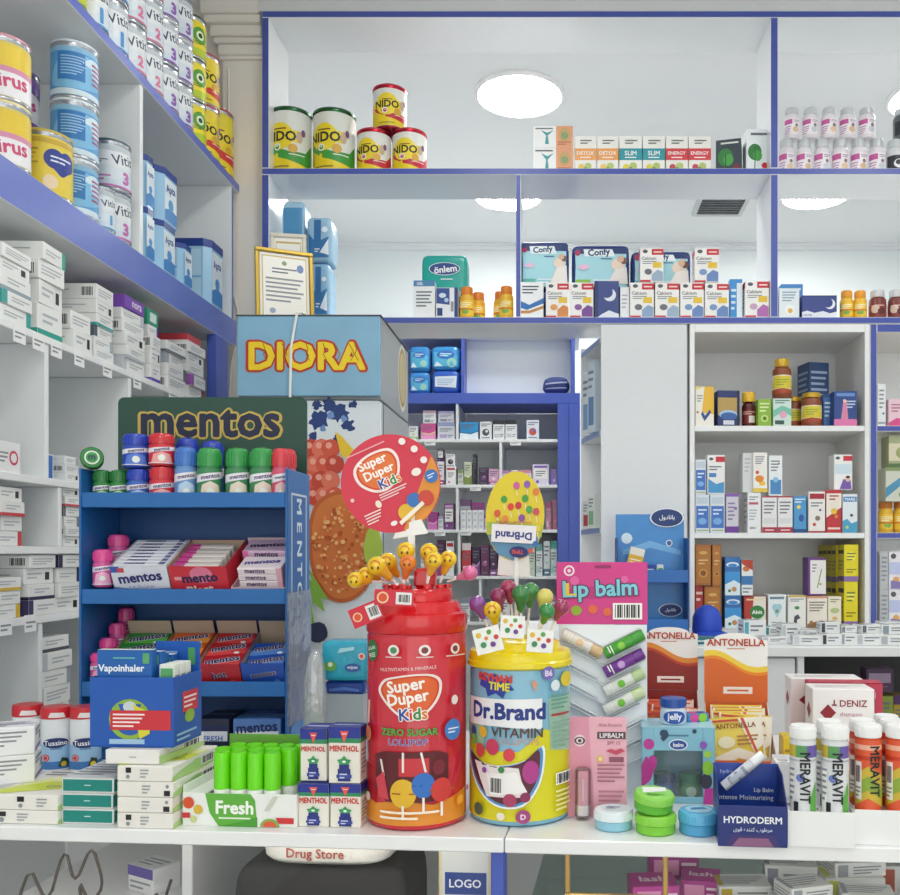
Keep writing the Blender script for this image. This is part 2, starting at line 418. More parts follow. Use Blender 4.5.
# ================================================================ OPEN PARTITION SHELVING (blue edged)
Z1, Z2, ZT = 2.808, 2.262, 3.384
yA, yB = 3.30, 3.535
t = E('partition_shelving', 'white open-backed shelving with blue front edges above the fridge and doorway', 'shelving', (0, 3.3, 2.238))
def shelfpart(t, name, x0, x1, y0, y1, z0, z1, mat=GLOSSW, fm=None, c=.0015):
    mb = MB(); l = t.location; mb.box(x0-l.x, x1-l.x, y0-l.y, y1-l.y, z0-l.z, z1-l.z, mat, c, fm or {}); return put(mb, name, t, smooth=0)
xa, xb = -1.093, 2.35
for z in (Z1, Z2, ZT):
    shelfpart(t, 'shelf', xa, xb, yA, yB, z-.024, z-.0005, GLOSSW, {'F': BLUE})
for a, b in ((-1.093, -1.067), (.772, .799), (2.325, 2.35)):
    shelfpart(t, 'upright', a, b, yA-.001, yB, Z2, Z1-.0245, GLOSSW, {'F': BLUE}); shelfpart(t, 'upright', a, b, yA-.001, yB, Z1, ZT-.0245, GLOSSW, {'F': BLUE})
shelfpart(t, 'divider', -.162, -.144, yA, yB, Z2, Z1-.0245, GLOSSW, {'F': BLUE})
# ================================================================ TALL WHITE CUPBOARD + RIGHT CABINETS
ZW = 1.121                                            # back worktop height
t = E('tall_cupboard', 'plain glossy white tall cupboard door between the doorway and the medicine cabinet', 'cupboard', (.31, 3.30, ZW))
shelfpart(t, 'carcass', .226, .472, 3.325, 3.66, ZW, 2.236, SHELFW)
shelfpart(t, 'door', .150, .466, 3.304, 3.324, ZW+.003, 2.236, M('#dcdfe2', .14, noise=.02))
def cabinet(name, label, x0, x1, zs, ztop, side, fmat, smat, yb=3.66, backm=SHELFW):
    t = E(name, label, 'cabinet', ((x0+x1)/2, 3.30, ZW))
    shelfpart(t, 'side_panel', x0, x0+side, 3.30, yb, ZW, ztop, smat, {'F': fmat}); shelfpart(t, 'side_panel', x1-side, x1, 3.30, yb, ZW, ztop, smat, {'F': fmat})
    shelfpart(t, 'top_panel', x0+side, x1-side, 3.30, yb, ztop-.03, ztop, smat, {'F': fmat})
    shelfpart(t, 'back_panel', x0+side, x1-side, yb-.01, yb, ZW, ztop-.03, backm)
    for z in zs: shelfpart(t, 'shelf', x0+side, x1-side, 3.302, yb-.01, z-.021, z-.0005, smat, {'F': fmat})
    return t
ZA, ZB = Z(425.5, 3.3), Z(532.6, 3.3)
CABW = M('#e8e6e2', .35, noise=.02)
cabinet('medicine_cabinet', 'white open cabinet with two shelves of jars and cartons right of the tall cupboard', .476, 1.136, (ZA, ZB), 2.236, .018, M('#eceeef', .3), CABW)
cabinet('blue_edged_cabinet', 'blue-edged open cabinet cut off by the right picture edge', 1.138, 2.0, (ZA, ZB), 2.236, .024, BLUE, CABW)
# worktop behind the counter with base cabinets
t = E('back_worktop', 'long white back worktop covered with small medicine boxes', 'worktop', (.9, 2.64, 1.09))
shelfpart(t, 'board', -.2, 2.3, 2.64, 3.66, 1.093, ZW-.0006, WHITE)
t = E('base_cupboard', 'white base cupboard with a plain door under the back worktop', 'cupboard', (.3, 2.66, 0))
shelfpart(t, 'carcass', -.18, .70, 2.69, 3.3, 0, 1.0925, SHELFW); shelfpart(t, 'door', -.178, .26, 2.668, 2.689, .08, 1.085, SHELFW); shelfpart(t, 'door', .264, .697, 2.668, 2.689, .08, 1.085, SHELFW)
t = E('open_base_cabinet', 'open base cabinet under the back worktop with purple boxes in its dark inside', 'cabinet', (1.4, 2.66, 0))
for a, b in ((.702, .722), (2.27, 2.29)): shelfpart(t, 'side_panel', a, b, 2.66, 3.3, 0, 1.0925, SHELFW)
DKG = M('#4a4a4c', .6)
shelfpart(t, 'back_panel', .722, 2.27, 3.28, 3.3, 0, 1.0925, DKG)  # back coloured dark grey to stand for the shade inside
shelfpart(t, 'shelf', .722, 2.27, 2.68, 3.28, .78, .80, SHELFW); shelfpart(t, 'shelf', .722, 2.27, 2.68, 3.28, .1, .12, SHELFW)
# corner shelves beside the tall cupboard (angled front)
t = E('corner_shelving', 'narrow angled side shelves between the doorway and the tall cupboard', 'shelving', (.25, 3.5, ZW))
def prism(mb, pts, z0, z1, mat, fm=None):
    n = len(pts); mb.poly([(x, y, z1) for x, y in pts], mat); mb.poly([(x, y, z0) for x, y in reversed(pts)], mat)
    for i in range(n):
        a, b = pts[i], pts[(i+1) % n]; mb.poly([(a[0], a[1], z0), (b[0], b[1], z0), (b[0], b[1], z1), (a[0], a[1], z1)], (fm or {}).get(i, mat))
cp = [(-.102, -.14), (-.046, -.14), (-.046, .13), (-.165, .13)]
for z in (1.855, 1.49, 1.2, 2.2):
    mb = MB(); prism(mb, cp, z-ZW-.02, z-ZW-.0005, SHELFW, {3: M('#7f93c8', .35)}); put(mb, 'shelf', t, smooth=0)
mb = MB(); mb.box(-.165, -.027, .131, .145, 0, 1.1, SHELFW); put(mb, 'end_panel', t, smooth=0)
mb = MB(); mb.box(-.0455, -.027, -.14, .1305, 0, 1.1, SHELFW); put(mb, 'back_panel', t, smooth=0)
CORNER_Z = (1.855, 1.49)
# ================================================================ BACK ROOM SHELVING (seen through the doorway)
D = 4.6
t = E('back_room_shelving', 'blue-framed shelving unit in the back room seen through the doorway', 'shelving', (-.4, D, 0))
xl, xr = -1.5, X(580, D)
IN = M('#e4e8ea', .5)
zb0, zb1, ztp = Z(403.5, D), Z(393, D), Z(335.5, D)
xi = X(557.6, D)
shelfpart(t, 'blue_rail', xl, xr, D, D+.34, zb0, zb1, BLUE2)
shelfpart(t, 'blue_post', xi, xi+.058, D, D+.34, 0, zb0-.0005, BLUE2); shelfpart(t, 'blue_post', xi+.0585, xr, D-.004, D+.34, 0, zb0-.0005, BLUE2)
shelfpart(t, 'blue_divider', X(461, D), X(464, D), D, D+.34, zb1, ztp, BLUE2)
shelfpart(t, 'blue_post', X(571, D), X(575, D), D, D+.34, zb1, ztp, BLUE2)
shelfpart(t, 'top_panel', xl, xr, D, D+.34, ztp, ztp+.02, GLOSSW)
shelfpart(t, 'back_panel', X(464, D), X(571, D), D+.13, D+.14, zb1, ztp, M('#eef3f4', .5)); shelfpart(t, 'back_panel', xl, X(464, D), D+.34, D+.35, zb1, ztp, M('#7382bb', .5))
shelfpart(t, 'back_panel', xl, xi, D+.34, D+.35, 0, zb0, IN)
BZ = [Z(y, D) for y in (439, 484.5, 529.5, 576, 622)]
for z in BZ: shelfpart(t, 'shelf', xl, xi-.001, D+.002, D+.34, z-.016, z-.0005, WHITE)
tops = [zb0]+BZ
for k, px in enumerate((457, 500.5, 457, 459, 480)):
    shelfpart(t, 'divider', X(px-1.3, D), X(px+1.3, D), D+.004, D+.34, tops[k+1], tops[k]-.0165 if k else zb0-.0005, WHITE)
# hanging paper price tags on the shelf edges
PT = M('#f1f2f2', .6)
def price_tag(label, px, py, d, w=.04, h=.026, face='F', xx=None, group='paper price tags on shelf edges'):
    mb = MB()
    if face == 'F':
        mb.box(-w/2, w/2, -.0016, -.0004, -h, .008, PT, .0002); mb.faceart((-w/2, w/2, -.0016, 0, -h, .008), {'F': [('l', .1, .2, .9, .7, 2, '#8b8f96')]})
        o = put(mb, 'price_tag', None, (X(px, d), d, Z(py, d)), smooth=0)
    else:
        mb.box(.0004, .0016, -w/2, w/2, -h, .008, PT, .0002); mb.faceart((0, .0016, -w/2, w/2, -h, .008), {'R': [('l', .1, .2, .9, .7, 2, '#8b8f96')]})
        o = put(mb, 'price_tag', None, (xx, d, py), smooth=0)
    tag(o, label, 'price tag', group)
for px, py, lb in ((430, 441.5, 'paper price tag under the pink carton on the top medicine shelf of the back room'), (515.5, 441.5, 'paper price tag below the black and white cartons in the back room'),
                   (475.5, 487, 'paper price tag on the second medicine shelf edge of the back room'), (440, 532, 'paper price tag on the back-room shelf edge beside the red disc sign'),
                   (466, 531.5, 'paper price tag under the stack of white drawers in the back room')):
    price_tag(lb, px, py, D, .055, .02)
# ================================================================ LEFT WALL SHELVING
XS = -1.19
t = E('wall_shelving', 'tall white shelving along the left wall with blue edges, full of tins and cartons', 'shelving', (XS, 2.0, 0))
y0, y1 = .9, 3.34
B2 = M('#7f8fd6', .3, noise=.03)
EB = M('#5b6cc0', .3, noise=.03)
LW = M('#e6e9ea', .35, noise=.02); LG = M('#e4e7e9', .45, noise=.02)
def lp(name, xa, xb, ya, yb_, za, zb, mat=LW, fm=None): return shelfpart(t, name, xa, xb, ya, yb_, CZ+za, CZ+zb, mat, fm)
lp('shelf', XL+.012, XS, y0, y1, 1.332, 1.362, LW, {'R': EB})
lp('blue_band', XL+.012, XS, y0, 3.31, .754, .848, LW, {'R': M('#687ac8', .3, noise=.03)})
lp('back_panel', XL+.001, XL+.011, y0, y1, -1.39, 1.9, LG)
lp('divider', XL+.012, XS-.004, 2.56, 2.578, .8485, 1.3315); lp('divider', XL+.012, XS-.004, 1.6, 1.618, .8485, 1.3315)
lp('end_panel', XL+.012, XS-.004, 3.27, 3.29, .8485, 1.3315, LW, {'R': EB})
lp('blue_post', XS-.03, XS+.002, 3.11, 3.22, -1.39, .7535, BLUE2)
lp('end_panel', XL+.012, XS-.031, 3.2, 3.22, -1.39, .7535, LW)
ZS1, ZS2, ZS3, ZS4 = .5015, .173, .0135, -.145
for z in (ZS1, ZS2, ZS3, ZS4): lp('shelf', XL+.012, XS, y0, 3.108, z-.018, z-.0005, LW, {'R': M('#eef0f1', .3)})
for a, za, zb in ((2.085, ZS2, ZS1-.0185), (2.49, ZS2, ZS1-.0185), (2.80, ZS2, ZS1-.0185), (1.5, ZS2, ZS1-.0185), (2.14, ZS3, ZS2-.0185), (1.6, ZS3, ZS2-.0185), (2.62, ZS3, ZS2-.0185), (2.06, -.70, ZS4-.0185), (2.5, -.70, ZS4-.0185), (1.5, -.7, ZS4-.0185)):
    lp('divider', XL+.012, XS-.003, a, a+.016, za, zb, LW, {'R': M('#eef0f1', .3)})
lp('base_panel', XL+.012, XS, y0, 3.108, -1.39, -.70, LW)
for i, px in enumerate((19, 38, 56, 79, 107, 137, 172, 182)):
    d = XS*-FPX/(CX-px)
    price_tag('white paper price tag on the left wall shelf edge, %s from the picture edge' % ORD[i], 0, CZ+ZS1-.012, d, .045, .03, 'R', XS)
for i, px in enumerate((5, 30)):
    d = XS*-FPX/(CX-px)
    price_tag(('white paper price tag hanging from the lower left wall shelf below the yellow-marked boxes', 'white paper tag on the low left shelf edge beside the divider')[i], 0, CZ+ZS4-.004, d, .045, .03, 'R', XS)
# thin cable down the pilaster
mb = MB(); mb.tube([(-1.235, 3.354, 3.2), (-1.235, 3.354, 2.75), (-1.232, 3.354, 2.42), (-1.2, 3.352, 2.3), (-1.2, 3.352, 2.2), (-1.225, 3.352, 2.1), (-1.235, 3.354, 1.9)], .0035, M('#eceae6', .4), 8)
tag(put(mb, 'power_cord'), 'thin white cable running down the pilaster beside the shelving', 'cable')
# ================================================================ FRIDGE
d = 2.7; fx0, fx1 = X(237, d), X(380, d); fw = fx1-fx0; zh = Z(396.5, d); zt = Z(314.5, d)
t = E('drinks_fridge', 'upright display fridge with a blue header panel and fruit poster on its door', 'fridge', ((fx0+fx1)/2, d, 0))
GREY = M('#a7acac', .4, noise=.03)
mb = MB(); w2 = fw/2
mb.box(-w2, w2, .0625, .5, .06, zh-.012, M('#b4b8b8', .35, noise=.02)); mb.box(-w2, w2, .02, .5, zh-.006, zt-.004, GREY); mb.box(-w2-.004, w2+.004, .0, .5, zt-.004, zt, M('#55595c', .4))
for a in (-1, 1):
    for b in (.1, .45): mb.lathe([(.02, 0), (.025, .06)], '#333333', 12, cx=a*(w2-.05), cy=b)
put(mb, 'body', t, smooth=0)
# header
mb = MB(); mb.box(-w2, w2, 0, .019, zh+.002, zt-.005, M('#86b4cf', .25, noise=.14, scale=7), .002)
hb = (-w2, w2, 0, .019, zh+.002, zt-.005); mb.layer = 3
mb.faceart(hb, {'F': [('t', 'DIORA', .49, .5, .86, '#cf3d1d', .085, 0, .62), ('t', 'DIORA', .49, .5, .85, '#b5301a', .07, 0, .6), ('t', 'DIORA', .49, .5, .82, '#f0d11f', .035, 0, .55)]})
cr = []
for cx_, sg in ((.2, 1), (.33, -1), (.5, 1), (.62, 1), (.7, -1), (.84, 1), (.8, -1)):
    p = [(cx_-.02, .66), (cx_-.005*sg, .58), (cx_-.018*sg, .52), (cx_+.006*sg, .44)]
    cr.append(('p', p+[(a+.006, b) for a, b in reversed(p)], '#9a6a1c'))
mb.faceart(hb, {'F': cr}); put(mb, 'header_panel', t, smooth=0)
# round sticker on the side of the header
mb = MB(); mb.layer = 2
mb.art([('c', .78, .52, .19, '#e8e6da', 1.35), ('c', .78, .52, .165, '#b8963a', 1.35), ('c', .78, .52, .14, '#d2c08c', 1.35)], .45, zt-zh, lambda u, v, o: (w2+o, .03+u, zh+v)); put(mb, 'round_sticker', t, smooth=0)
# door with poster
db0, db1 = .1, zh-.012
mb = MB(); mb.box(-w2, w2, .012, .044, db0, db1, M('#dde3e6', .25), .003); mb.box(-w2+.006, w2-.001, .0445, .062, db0, db1, '#202224', 0)
def U(px, py): return ((px-237)/143, (Z(py, d)-db0)/(db1-db0))
H_ = db1-db0; items = []
def blob(px, py, r, col, ys=1.0, n=14, jag=.0, seed=1):
    rn = random.Random(seed); pts = []
    for i in range(n):
        a = 2*PI*i/n; q = r*(1-jag*rn.random()); pts.append(U(px+q*math.cos(a), py-q*ys*math.sin(a)))
    items.append(('p', pts, col))
items.append(('p', [U(240, 400), U(378, 400), U(378, 640), U(240, 640)][::-1], '#dfe7ec'))
for i, (a, b, r) in enumerate(((318, 420, 13), (338, 412, 12), (347, 425, 8), (328, 405, 9), (352, 404, 5), (336, 440, 7), (312, 436, 6), (350, 470, 4), (316, 404, 6))): blob(a, b, r, '#1c3a78', 1, 22, .5, i)
for i, (a, b, r) in enumerate(((330, 415, 5), (343, 418, 4), (322, 428, 4))): blob(a, b, r, '#6f92c8', 1, 12, .4, i)
for i in range(16):
    a = 300+(i % 4)*10+(i//4 % 2)*4; b = 448+(i//4)*16; blob(a, b, 10, ('#d9583f', '#c8432f', '#e2745a')[i % 3], 1, 12, .1, i); blob(a-2, b-3, 3.5, '#f0a48f', 1, 8, .1, i)
fr = [(318, 500), (340, 490), (362, 496), (376, 520), (378, 556), (368, 586), (350, 601), (330, 600), (314, 580), (308, 548), (309, 520)]
items.append(('p', smooth([U(*q) for q in fr][::-1]), '#c4612c')); items.append(('p', smooth([U(343+(a-343)*.9, 546+(b-546)*.93) for a, b in fr][::-1]), '#d97a3b'))
rn = random.Random(5)
for i in range(150):
    a = rn.random()*2*PI; q = 30*math.sqrt(rn.random()); blob(342+q*math.cos(a), 550-q*1.42*math.sin(a), 1.2+rn.random()*1.6, ('#eda55f', '#b9561f', '#f2bd7d')[i % 3], 1, 7, .2, i)
for a in ([(306, 560), (314, 575), (330, 600), (318, 596)], [(306, 590), (312, 600), (316, 628), (306, 615)], [(308, 575), (320, 590), (326, 612), (314, 602)]): items.append(('p', [U(*q) for q in a][::-1], '#7fae3f'))
items.append(('p', [U(*q) for q in [(336, 432), (343, 437), (356, 452), (350, 460), (342, 456)]][::-1], '#e8c52e'))
blob(374, 548, 10, '#a9c44a', 2.2, 14, .1, 8); blob(318, 632, 12, '#26304f', .9, 14, .1, 2); blob(304, 628, 10, '#2f3b63', .9, 14, .1, 6)
mb.faceart((-w2, w2, .012, .044, db0, db1), {'F': items}); dr_ = put(mb, 'door', t, smooth=0)
mb = MB(); mb.box(w2-.006, w2+.006, .006, .03, .9, 1.25, '#2b2d30', .003); put(mb, 'handle', dr_, smooth=0)
# cable hanging over the header
mb = MB(); mb.tube([(X(320, 2.74), 2.84, zt+.0055), (X(310, 2.74), 2.78, zt+.0055), (X(302, 2.7), 2.70, zt+.0055), (X(298, 2.7), 2.691, zt+.003), (X(296, 2.7), 2.690, zt-.03), (X(292, 2.7), 2.690, zt-.1), (X(291, 2.7), 2.690, zt-.25), (X(290.5, 2.7), 2.690, zt-.42)], .004, M('#eceae6', .4), 8)
tag(put(mb, 'power_cord'), 'white cable hanging from the fridge top over the blue header', 'cable')
# framed certificates leaning on the fridge top
def certificate(label, x0, x1, ytop, d, lean, frame_m, z, paper, rz):
    w = (x1-x0)*d/FPX; h = (Z(ytop, d)-z)/math.cos(math.radians(lean))
    t = E('framed_certificate', label, 'framed certificate', ((X(x0, d)+X(x1, d))/2, d, z+.002), (-lean, 0, rz))
    mb = MB(); f = .014
    for a, b, c, e in ((-w/2, w/2, 0, f), (-w/2, w/2, h-f, h), (-w/2, -w/2+f, f, h-f), (w/2-f, w/2, f, h-f)): mb.box(a, b, -.008, .008, c, e, frame_m, .003)
    put(mb, 'frame', t, smooth=0)
    mb = MB(); mb.box(-w/2+f, w/2-f, -.002, .006, f, h-f, M(paper, .12))
    mb.faceart((-w/2+f, w/2-f, -.002, .006, f, h-f), {'F': [('r', .05, .04, .95, .96, '#c8b06a'), ('r', .07, .06, .93, .94, '#eeece4'), ('c', .5, .86, .05, '#7d8f6a'), ('l', .25, .7, .75, .8, 2, '#6b6f7a'), ('l', .12, .28, .88, .66, 6, '#8d9199'), ('c', .82, .8, .07, '#7287b8', 1.3), ('c', .25, .16, .06, '#9aa5c2')]})
    put(mb, 'certificate', t, smooth=0)
certificate('gold-framed certificate leaning on the fridge top', 257, 314, 247, 2.86, 9, M('#c9a94e', .3, .7), zt, '#f0eee6', 24)
certificate('white certificate in a thin frame standing behind the gold-framed one', 270, 305, 232, 3.06, 4, M('#dcd6c8', .4), zt, '#f4f2ea', 10)
t = E('wifi_router', 'small black router box on the fridge top beside the certificates', 'router', (X(322, 2.9), 2.95, zt+.001), (0, 0, -12))
mb = MB(); mb.box(-.05, .05, -.04, .04, 0, .022, M('#1e2022', .35), .004); put(mb, 'case', t, smooth=0)
mb = MB(); mb.box(-.003, .003, -.002, .002, 0, .09, M('#2c2e30', .4), .001, xf=Matrix.Translation((-.03, .03, .02)) @ Matrix.Rotation(-.5, 4, 'Y')); put(mb, 'antenna', t, smooth=0)
# ================================================================ SOFT PACKS
def softpack(name, label, cat, x0, x1, yt, z, d, depth, base, art, group=None, rz=0, p=7, h=None, wrinkle=0, rx=0, rough=.25, ry=0):
    w = (x1-x0)*d/FPX; h = h or (Z(yt, d)-z); a, b, c = w/2, depth/2, h/2
    mb = MB(); n, m = 28, 16; k = 2/p; rn = random.Random(hash(label) % 1000 if False else len(label))
    sg = lambda v, e: math.copysign(abs(v)**e, v)
    vs = []
    for j in range(m+1):
        ph = -PI/2+PI*j/m
        for i in range(n):
            th = 2*PI*i/n
            q = 1+wrinkle*(rn.random()-.5)
            vs.append((a*sg(math.cos(ph), k)*sg(math.cos(th), k)*q, b*sg(math.cos(ph), k)*sg(math.sin(th), k)*q, c*sg(math.sin(ph), k)+c))
    fs = [[j*n+i, j*n+(i+1) % n, (j+1)*n+(i+1) % n, (j+1)*n+i] for j in range(m) for i in range(n)]
    mb.mesh(vs, fs, M(base, rough, bump=.4 if wrinkle else 0, scale=60))
    def fn(u, v, o):
        x, zz = u-a, v-c
        s = max(.02, 1-min(.98, abs(x/a))**p-min(.98, abs(zz/c))**p)
        return (x, -b*s**(1/p)-o*1.5-.0012-b*wrinkle*.5, v)
    mb.art(art, w, h, fn, cut=w/14)
    o = put(mb, name, None, ((X(x0, d)+X(x1, d))/2, d+depth/2, z), (rx, ry, rz)); tag(o, label, cat, group); TOPZ[o.name] = z+h
    return o
# ================================================================ TOP SHELF OF THE PARTITION
def nido(ac, big):
    return [('p', [(0, 0), (1, 0), (1, .1), (.7, .17), (.4, .3), (.2, .5), (0, .62)], '#e9cf1f'),
            ('p', [(1, .09), (1, .52), (.86, .34), (.62, .32), (.36, .4), (.2, .56), (.1, .6), (.22, .38), (.45, .22), (.7, .15)], ac),
            ('c', .45, .58, .22, '#eed62a', .95), ('p', [(.12, .48), (.78, .48), (.74, .68), (.16, .68)], '#eed62a'),
            ('t', 'NIDO', .45, .58, .52, '#17201c', .03, 0, .2), ('l', .36, .68, .56, .73, 1, '#6a2a1c'),
            ('c', .42, .4, .055, '#f3f3ee'), ('c', .42, .4, .035, ac), ('c', .66, .38, .07, '#d8a83a'), ('c', .76, .58, .05, '#c9b29a', 1.8), ('c', .82, .66, .035, '#7a4a72', 1.6),
            ('l', .6, .26, .84, .3, 1, '#f0f0e8'), ('l', .3, .05, .6, .1, 1, '#7c7a3a')]
GT = 'tins of milk powder on the top partition shelf'
dd = 3.42
for i, (a, b, yt, lb) in enumerate(((270.5, 312, 105.5, 'large green-rimmed milk tin standing at the shelf end beside the blue upright'), (313.5, 355.5, 106.5, 'large green-rimmed milk tin next to the small red-rimmed tins'))):
    r = (b-a)/2*dd/FPX; tin('milk_powder_tin', lb, (X((a+b)/2, dd), dd, Z1), r, Z(yt, dd-r)-Z1, nido('#3f9a3c', 1), '#e6e8e2', rz=-8, lid='#2f5d3a', rim='#2f5d3a', group=GT)
low = []
for i, (a, b, yt, z, lb) in enumerate(((357, 391.7, 127.5, Z1, 'small red-rimmed milk tin under the stacked one, beside the large green tin'), (392.3, 427, 127.5, Z1, 'small red-rimmed milk tin at the open end of the tin row'), (373, 407, 83.5, None, 'small red-rimmed milk tin stacked on top of two others'))):
    r = (b-a)/2*dd/FPX-.0005; z = z or TOPZ[low[0].name]+.0005
    h = .176 if z == Z1 else .164
    low.append(tin('milk_powder_tin', lb, (X((a+b)/2, dd), dd, z), r, h, nido('#c3283c', 0), '#e9e9e4', rz=-6+i*9-4, lid='#b8323f', rim='#b02a3a', group=GT))
# cartons in the middle of the top shelf
d = 3.36
TEAL, SAL = '#3aa3a8', '#e7a47c'
a1 = [('r', .58, 0, 1, 1, '#e3a07a'), ('c', .79, .6, .15, '#caa46a', 1.2), ('c', .79, .55, .09, '#8aa070'), ('p', [(.3, .15), (.4, .15), (.37, .55), (.52, .8), (.36, .68), (.2, .8), (.33, .55)], '#3f9aa2'), ('l', .06, .82, .5, .95, 1, '#60656d'), ('l', .62, .1, .95, .3, 2, '#b0603c')]
o1 = carton('supplement_box', 'white and salmon supplement box at the bottom of the pair beside the slim cartons', 'carton', 532.8, 573, 147.5, Z1, d, .09, faces={'F': a1})
carton('supplement_box', 'white and salmon supplement box stacked on its twin beside the slim cartons', 'carton', 532.8, 573, 126, top(o1)+.0005, d, .09, faces={'F': a1})
def slim(word, c1, c2):
    return {'F': [('r', 0, .38, 1, .68, c1), ('t', word, .5, .56, .8, '#f6f6f4', .02, 0, .12), ('l', .25, .42, .75, .48, 1, '#ffffff'), ('c', .5, .86, .2, '#dfe0da', .5), ('l', .25, .78, .8, .92, 2, '#5a6a5a'),
                  ('c', .3, .2, .14, c2), ('c', .62, .22, .17, '#b7c97a'), ('c', .5, .14, .1, '#6f8a4a'), ('l', .2, .02, .8, .08, 1, '#8a8a8a')], 'R': [('r', 0, .38, 1, .68, c1), ('l', .2, .7, .8, .95, 4, '#777777')]}
for i, (a, b, wd, c1, c2, lb) in enumerate(((574.8, 596, 'DETOX', '#eba35a', '#e8c65a', 'orange-banded tea carton beside the salmon supplement boxes'), (597, 618.5, 'DETOX', '#eba35a', '#e8c65a', 'orange-banded tea carton next to the teal-banded ones'),
        (619.2, 642, 'SLIM', '#2f97a4', '#e0d24a', 'teal-banded carton touching the orange-banded ones'), (642.6, 665, 'SLIM', '#2f97a4', '#e0d24a', 'teal-banded carton touching the red-banded ones'),
        (665.8, 688, 'ENERGY', '#d5434c', '#c2505a', 'red-banded carton beside the teal-banded cartons'), (688.6, 711, 'ENERGY', '#d5434c', '#c2505a', 'red-banded carton at the end of the row facing the gap'))):
    carton('tea_carton', lb, 'carton', a, b, 136, Z1, d, .07, '#f0efea', slim(wd, c1, c2), group='banded tea cartons on the top shelf')
lf = lambda c: {'F': [('c', .38, .5, .3, '#2f7d3c', 1.2), ('c', .5, .42, .2, '#49a04a', 1.2), ('p', [(.36, .1), (.4, .1), (.42, .6), (.38, .6)], '#1f5a2c'), ('c', .82, .2, .14, c), ('l', .2, .84, .9, .95, 1, '#dfe8e4' if c != '#c83240' else '#60656d'), ('r', 0, .0, 1, .06, '#5a4a52')], 'R': [('l', .2, .3, .8, .9, 5, '#8aa0a0')]}
carton('herbal_box', 'dark herbal box with a green leaf, the lower of two near the middle upright', 'carton', 718.5, 743.5, 139, Z1, d, .08, '#33424c', lf('#7a2f3c'), rz=-14)
carton('herbal_box', 'white herbal box with a green leaf standing against the middle upright', 'carton', 746, 769, 129, Z1, d, .08, '#e5ebee', lf('#c83240'))
# pink vitamin bottles right of the middle upright
def pinkart(k): return [('r', .12, .1, .88, .9, '#efe9ee'), ('r', .14, .62, .5, .86, '#c65a9c'), ('l', .16, .12, .45, .55, 4, '#b98ab0'), ('c', .64, .34, .12, ('#e6c7a6', '#d9b890', '#c8d0d8')[k % 3]), ('c', .68, .56, .07, '#8a7a80'), ('l', .55, .7, .85, .84, 2, '#9a8aa0')]
GB = 'silver-capped vitamin bottles in two rows on the top shelf'
d = 3.40; bot = []
for i, (a, b) in enumerate(((778.3, 794.3), (796, 812), (813.5, 830), (831.5, 848.5), (850, 866.8), (868.2, 885))):
    r = (b-a)/2*d/FPX-.0006
    bot.append(jar('vitamin_bottle', 'pink and white silver-capped vitamin bottle, %s of the lower row from the middle upright' % ORD[i], (X((a+b)/2, d), d, Z1), r, .145, pinkart(i), '#e2dde2', '#cfd3d6', rz=-10, group=GB, capm=.3))
for i, (a, b) in enumerate(((784, 799.5), (802, 818), (820.5, 837), (839, 855.7), (858, 875))):
    r = (b-a)/2*d/FPX-.0006
    jar('vitamin_bottle', 'pink and white silver-capped vitamin bottle, %s of the upper row from the middle upright' % ORD[i], (X((a+b)/2, d), d, Z1+.1455), r, .118, pinkart(i+1), '#e2dde2', '#cfd3d6', rz=-10, group=GB, capm=.3)
dk = [('r', .1, .1, .9, .8, '#2c3138'), ('c', .55, .45, .2, '#e6e8ea', .8), ('c', .5, .5, .09, '#2c3138')]
o = jar('vitamin_bottle', 'black and white supplement jar at the end of the lower row of pink bottles', (X(895, d), d, Z1), .034, .142, dk, '#d5d8da', '#c9ced2', group=GB)
jar('vitamin_bottle', 'grey supplement jar stacked above the black and white one', (X(902, d), d, Z1+.1425), .033, .118, dk, '#5e666c', '#c9ced2', group=GB)
# ================================================================ SECOND SHELF
d = 3.33
bl = [('p', [(.1, .1), (.9, .1), (.9, .55), (.4, .42), (.1, .62)], '#2f74ac'), ('r', .32, .35, .6, .92, '#2c6ca8'), ('p', [(.55, .2), (.9, .15), (.9, .5)], '#dfeaf2'), ('l', .35, .2, .55, .3, 2, '#f2f5f8'), ('c', .75, .7, .12, '#e4eff6')]
pA = softpack('diaper_pack', 'blue and white adult diaper pack standing lowest behind the certificates', 'diaper pack', 309, 329, 262, Z2, 3.34, .12, '#8db9d8', bl, wrinkle=.02)
softpack('diaper_pack', 'blue and white diaper pack stacked on another, beside the leaning one', 'diaper pack', 306, 331, 216, top(pA)+.001, 3.34, .12, '#9cc3de', bl, wrinkle=.02)
softpack('diaper_pack', 'tall blue and white diaper pack leaning against the left upright', 'diaper pack', 281, 304.5, 199, Z2, 3.36, .12, '#a6cbe2', [('p', [(.1, .05), (.9, .05), (.9, .4), (.1, .52)], '#3a7fb4'), ('p', [(.1, .6), (.9, .45), (.9, .93), (.1, .93)], '#4d92c2'), ('l', .2, .2, .8, .35, 2, '#eef4f8')], wrinkle=.02)
t = softpack('hygiene_pack', 'teal hygiene pack with a carry handle behind two small cartons', 'hygiene pack', 421.5, 467.5, 254.5, Z2, 3.39, .09, '#14a39a',
             [('c', .5, .79, .34, '#e8f2f4', .42), ('c', .5, .79, .325, '#1d3f86', .40), ('t', 'önlem', .52, .785, .5, '#f4f6f8', .03, 6), ('l', .42, .62, .68, .66, 1, '#d8f0ee'), ('r', .5, .38, .85, .46, '#e6efe9'), ('l', .1, .1, .9, .3, 2, '#c8ece8')], p=10)
mb = MB(); mb.tube([(-.05, 0, .238), (-.03, 0, .262), (0, 0, .27), (.03, 0, .262), (.05, 0, .238)], .003, M('#c9e6e4', .3), 8); put(mb, 'carry_handle', t)
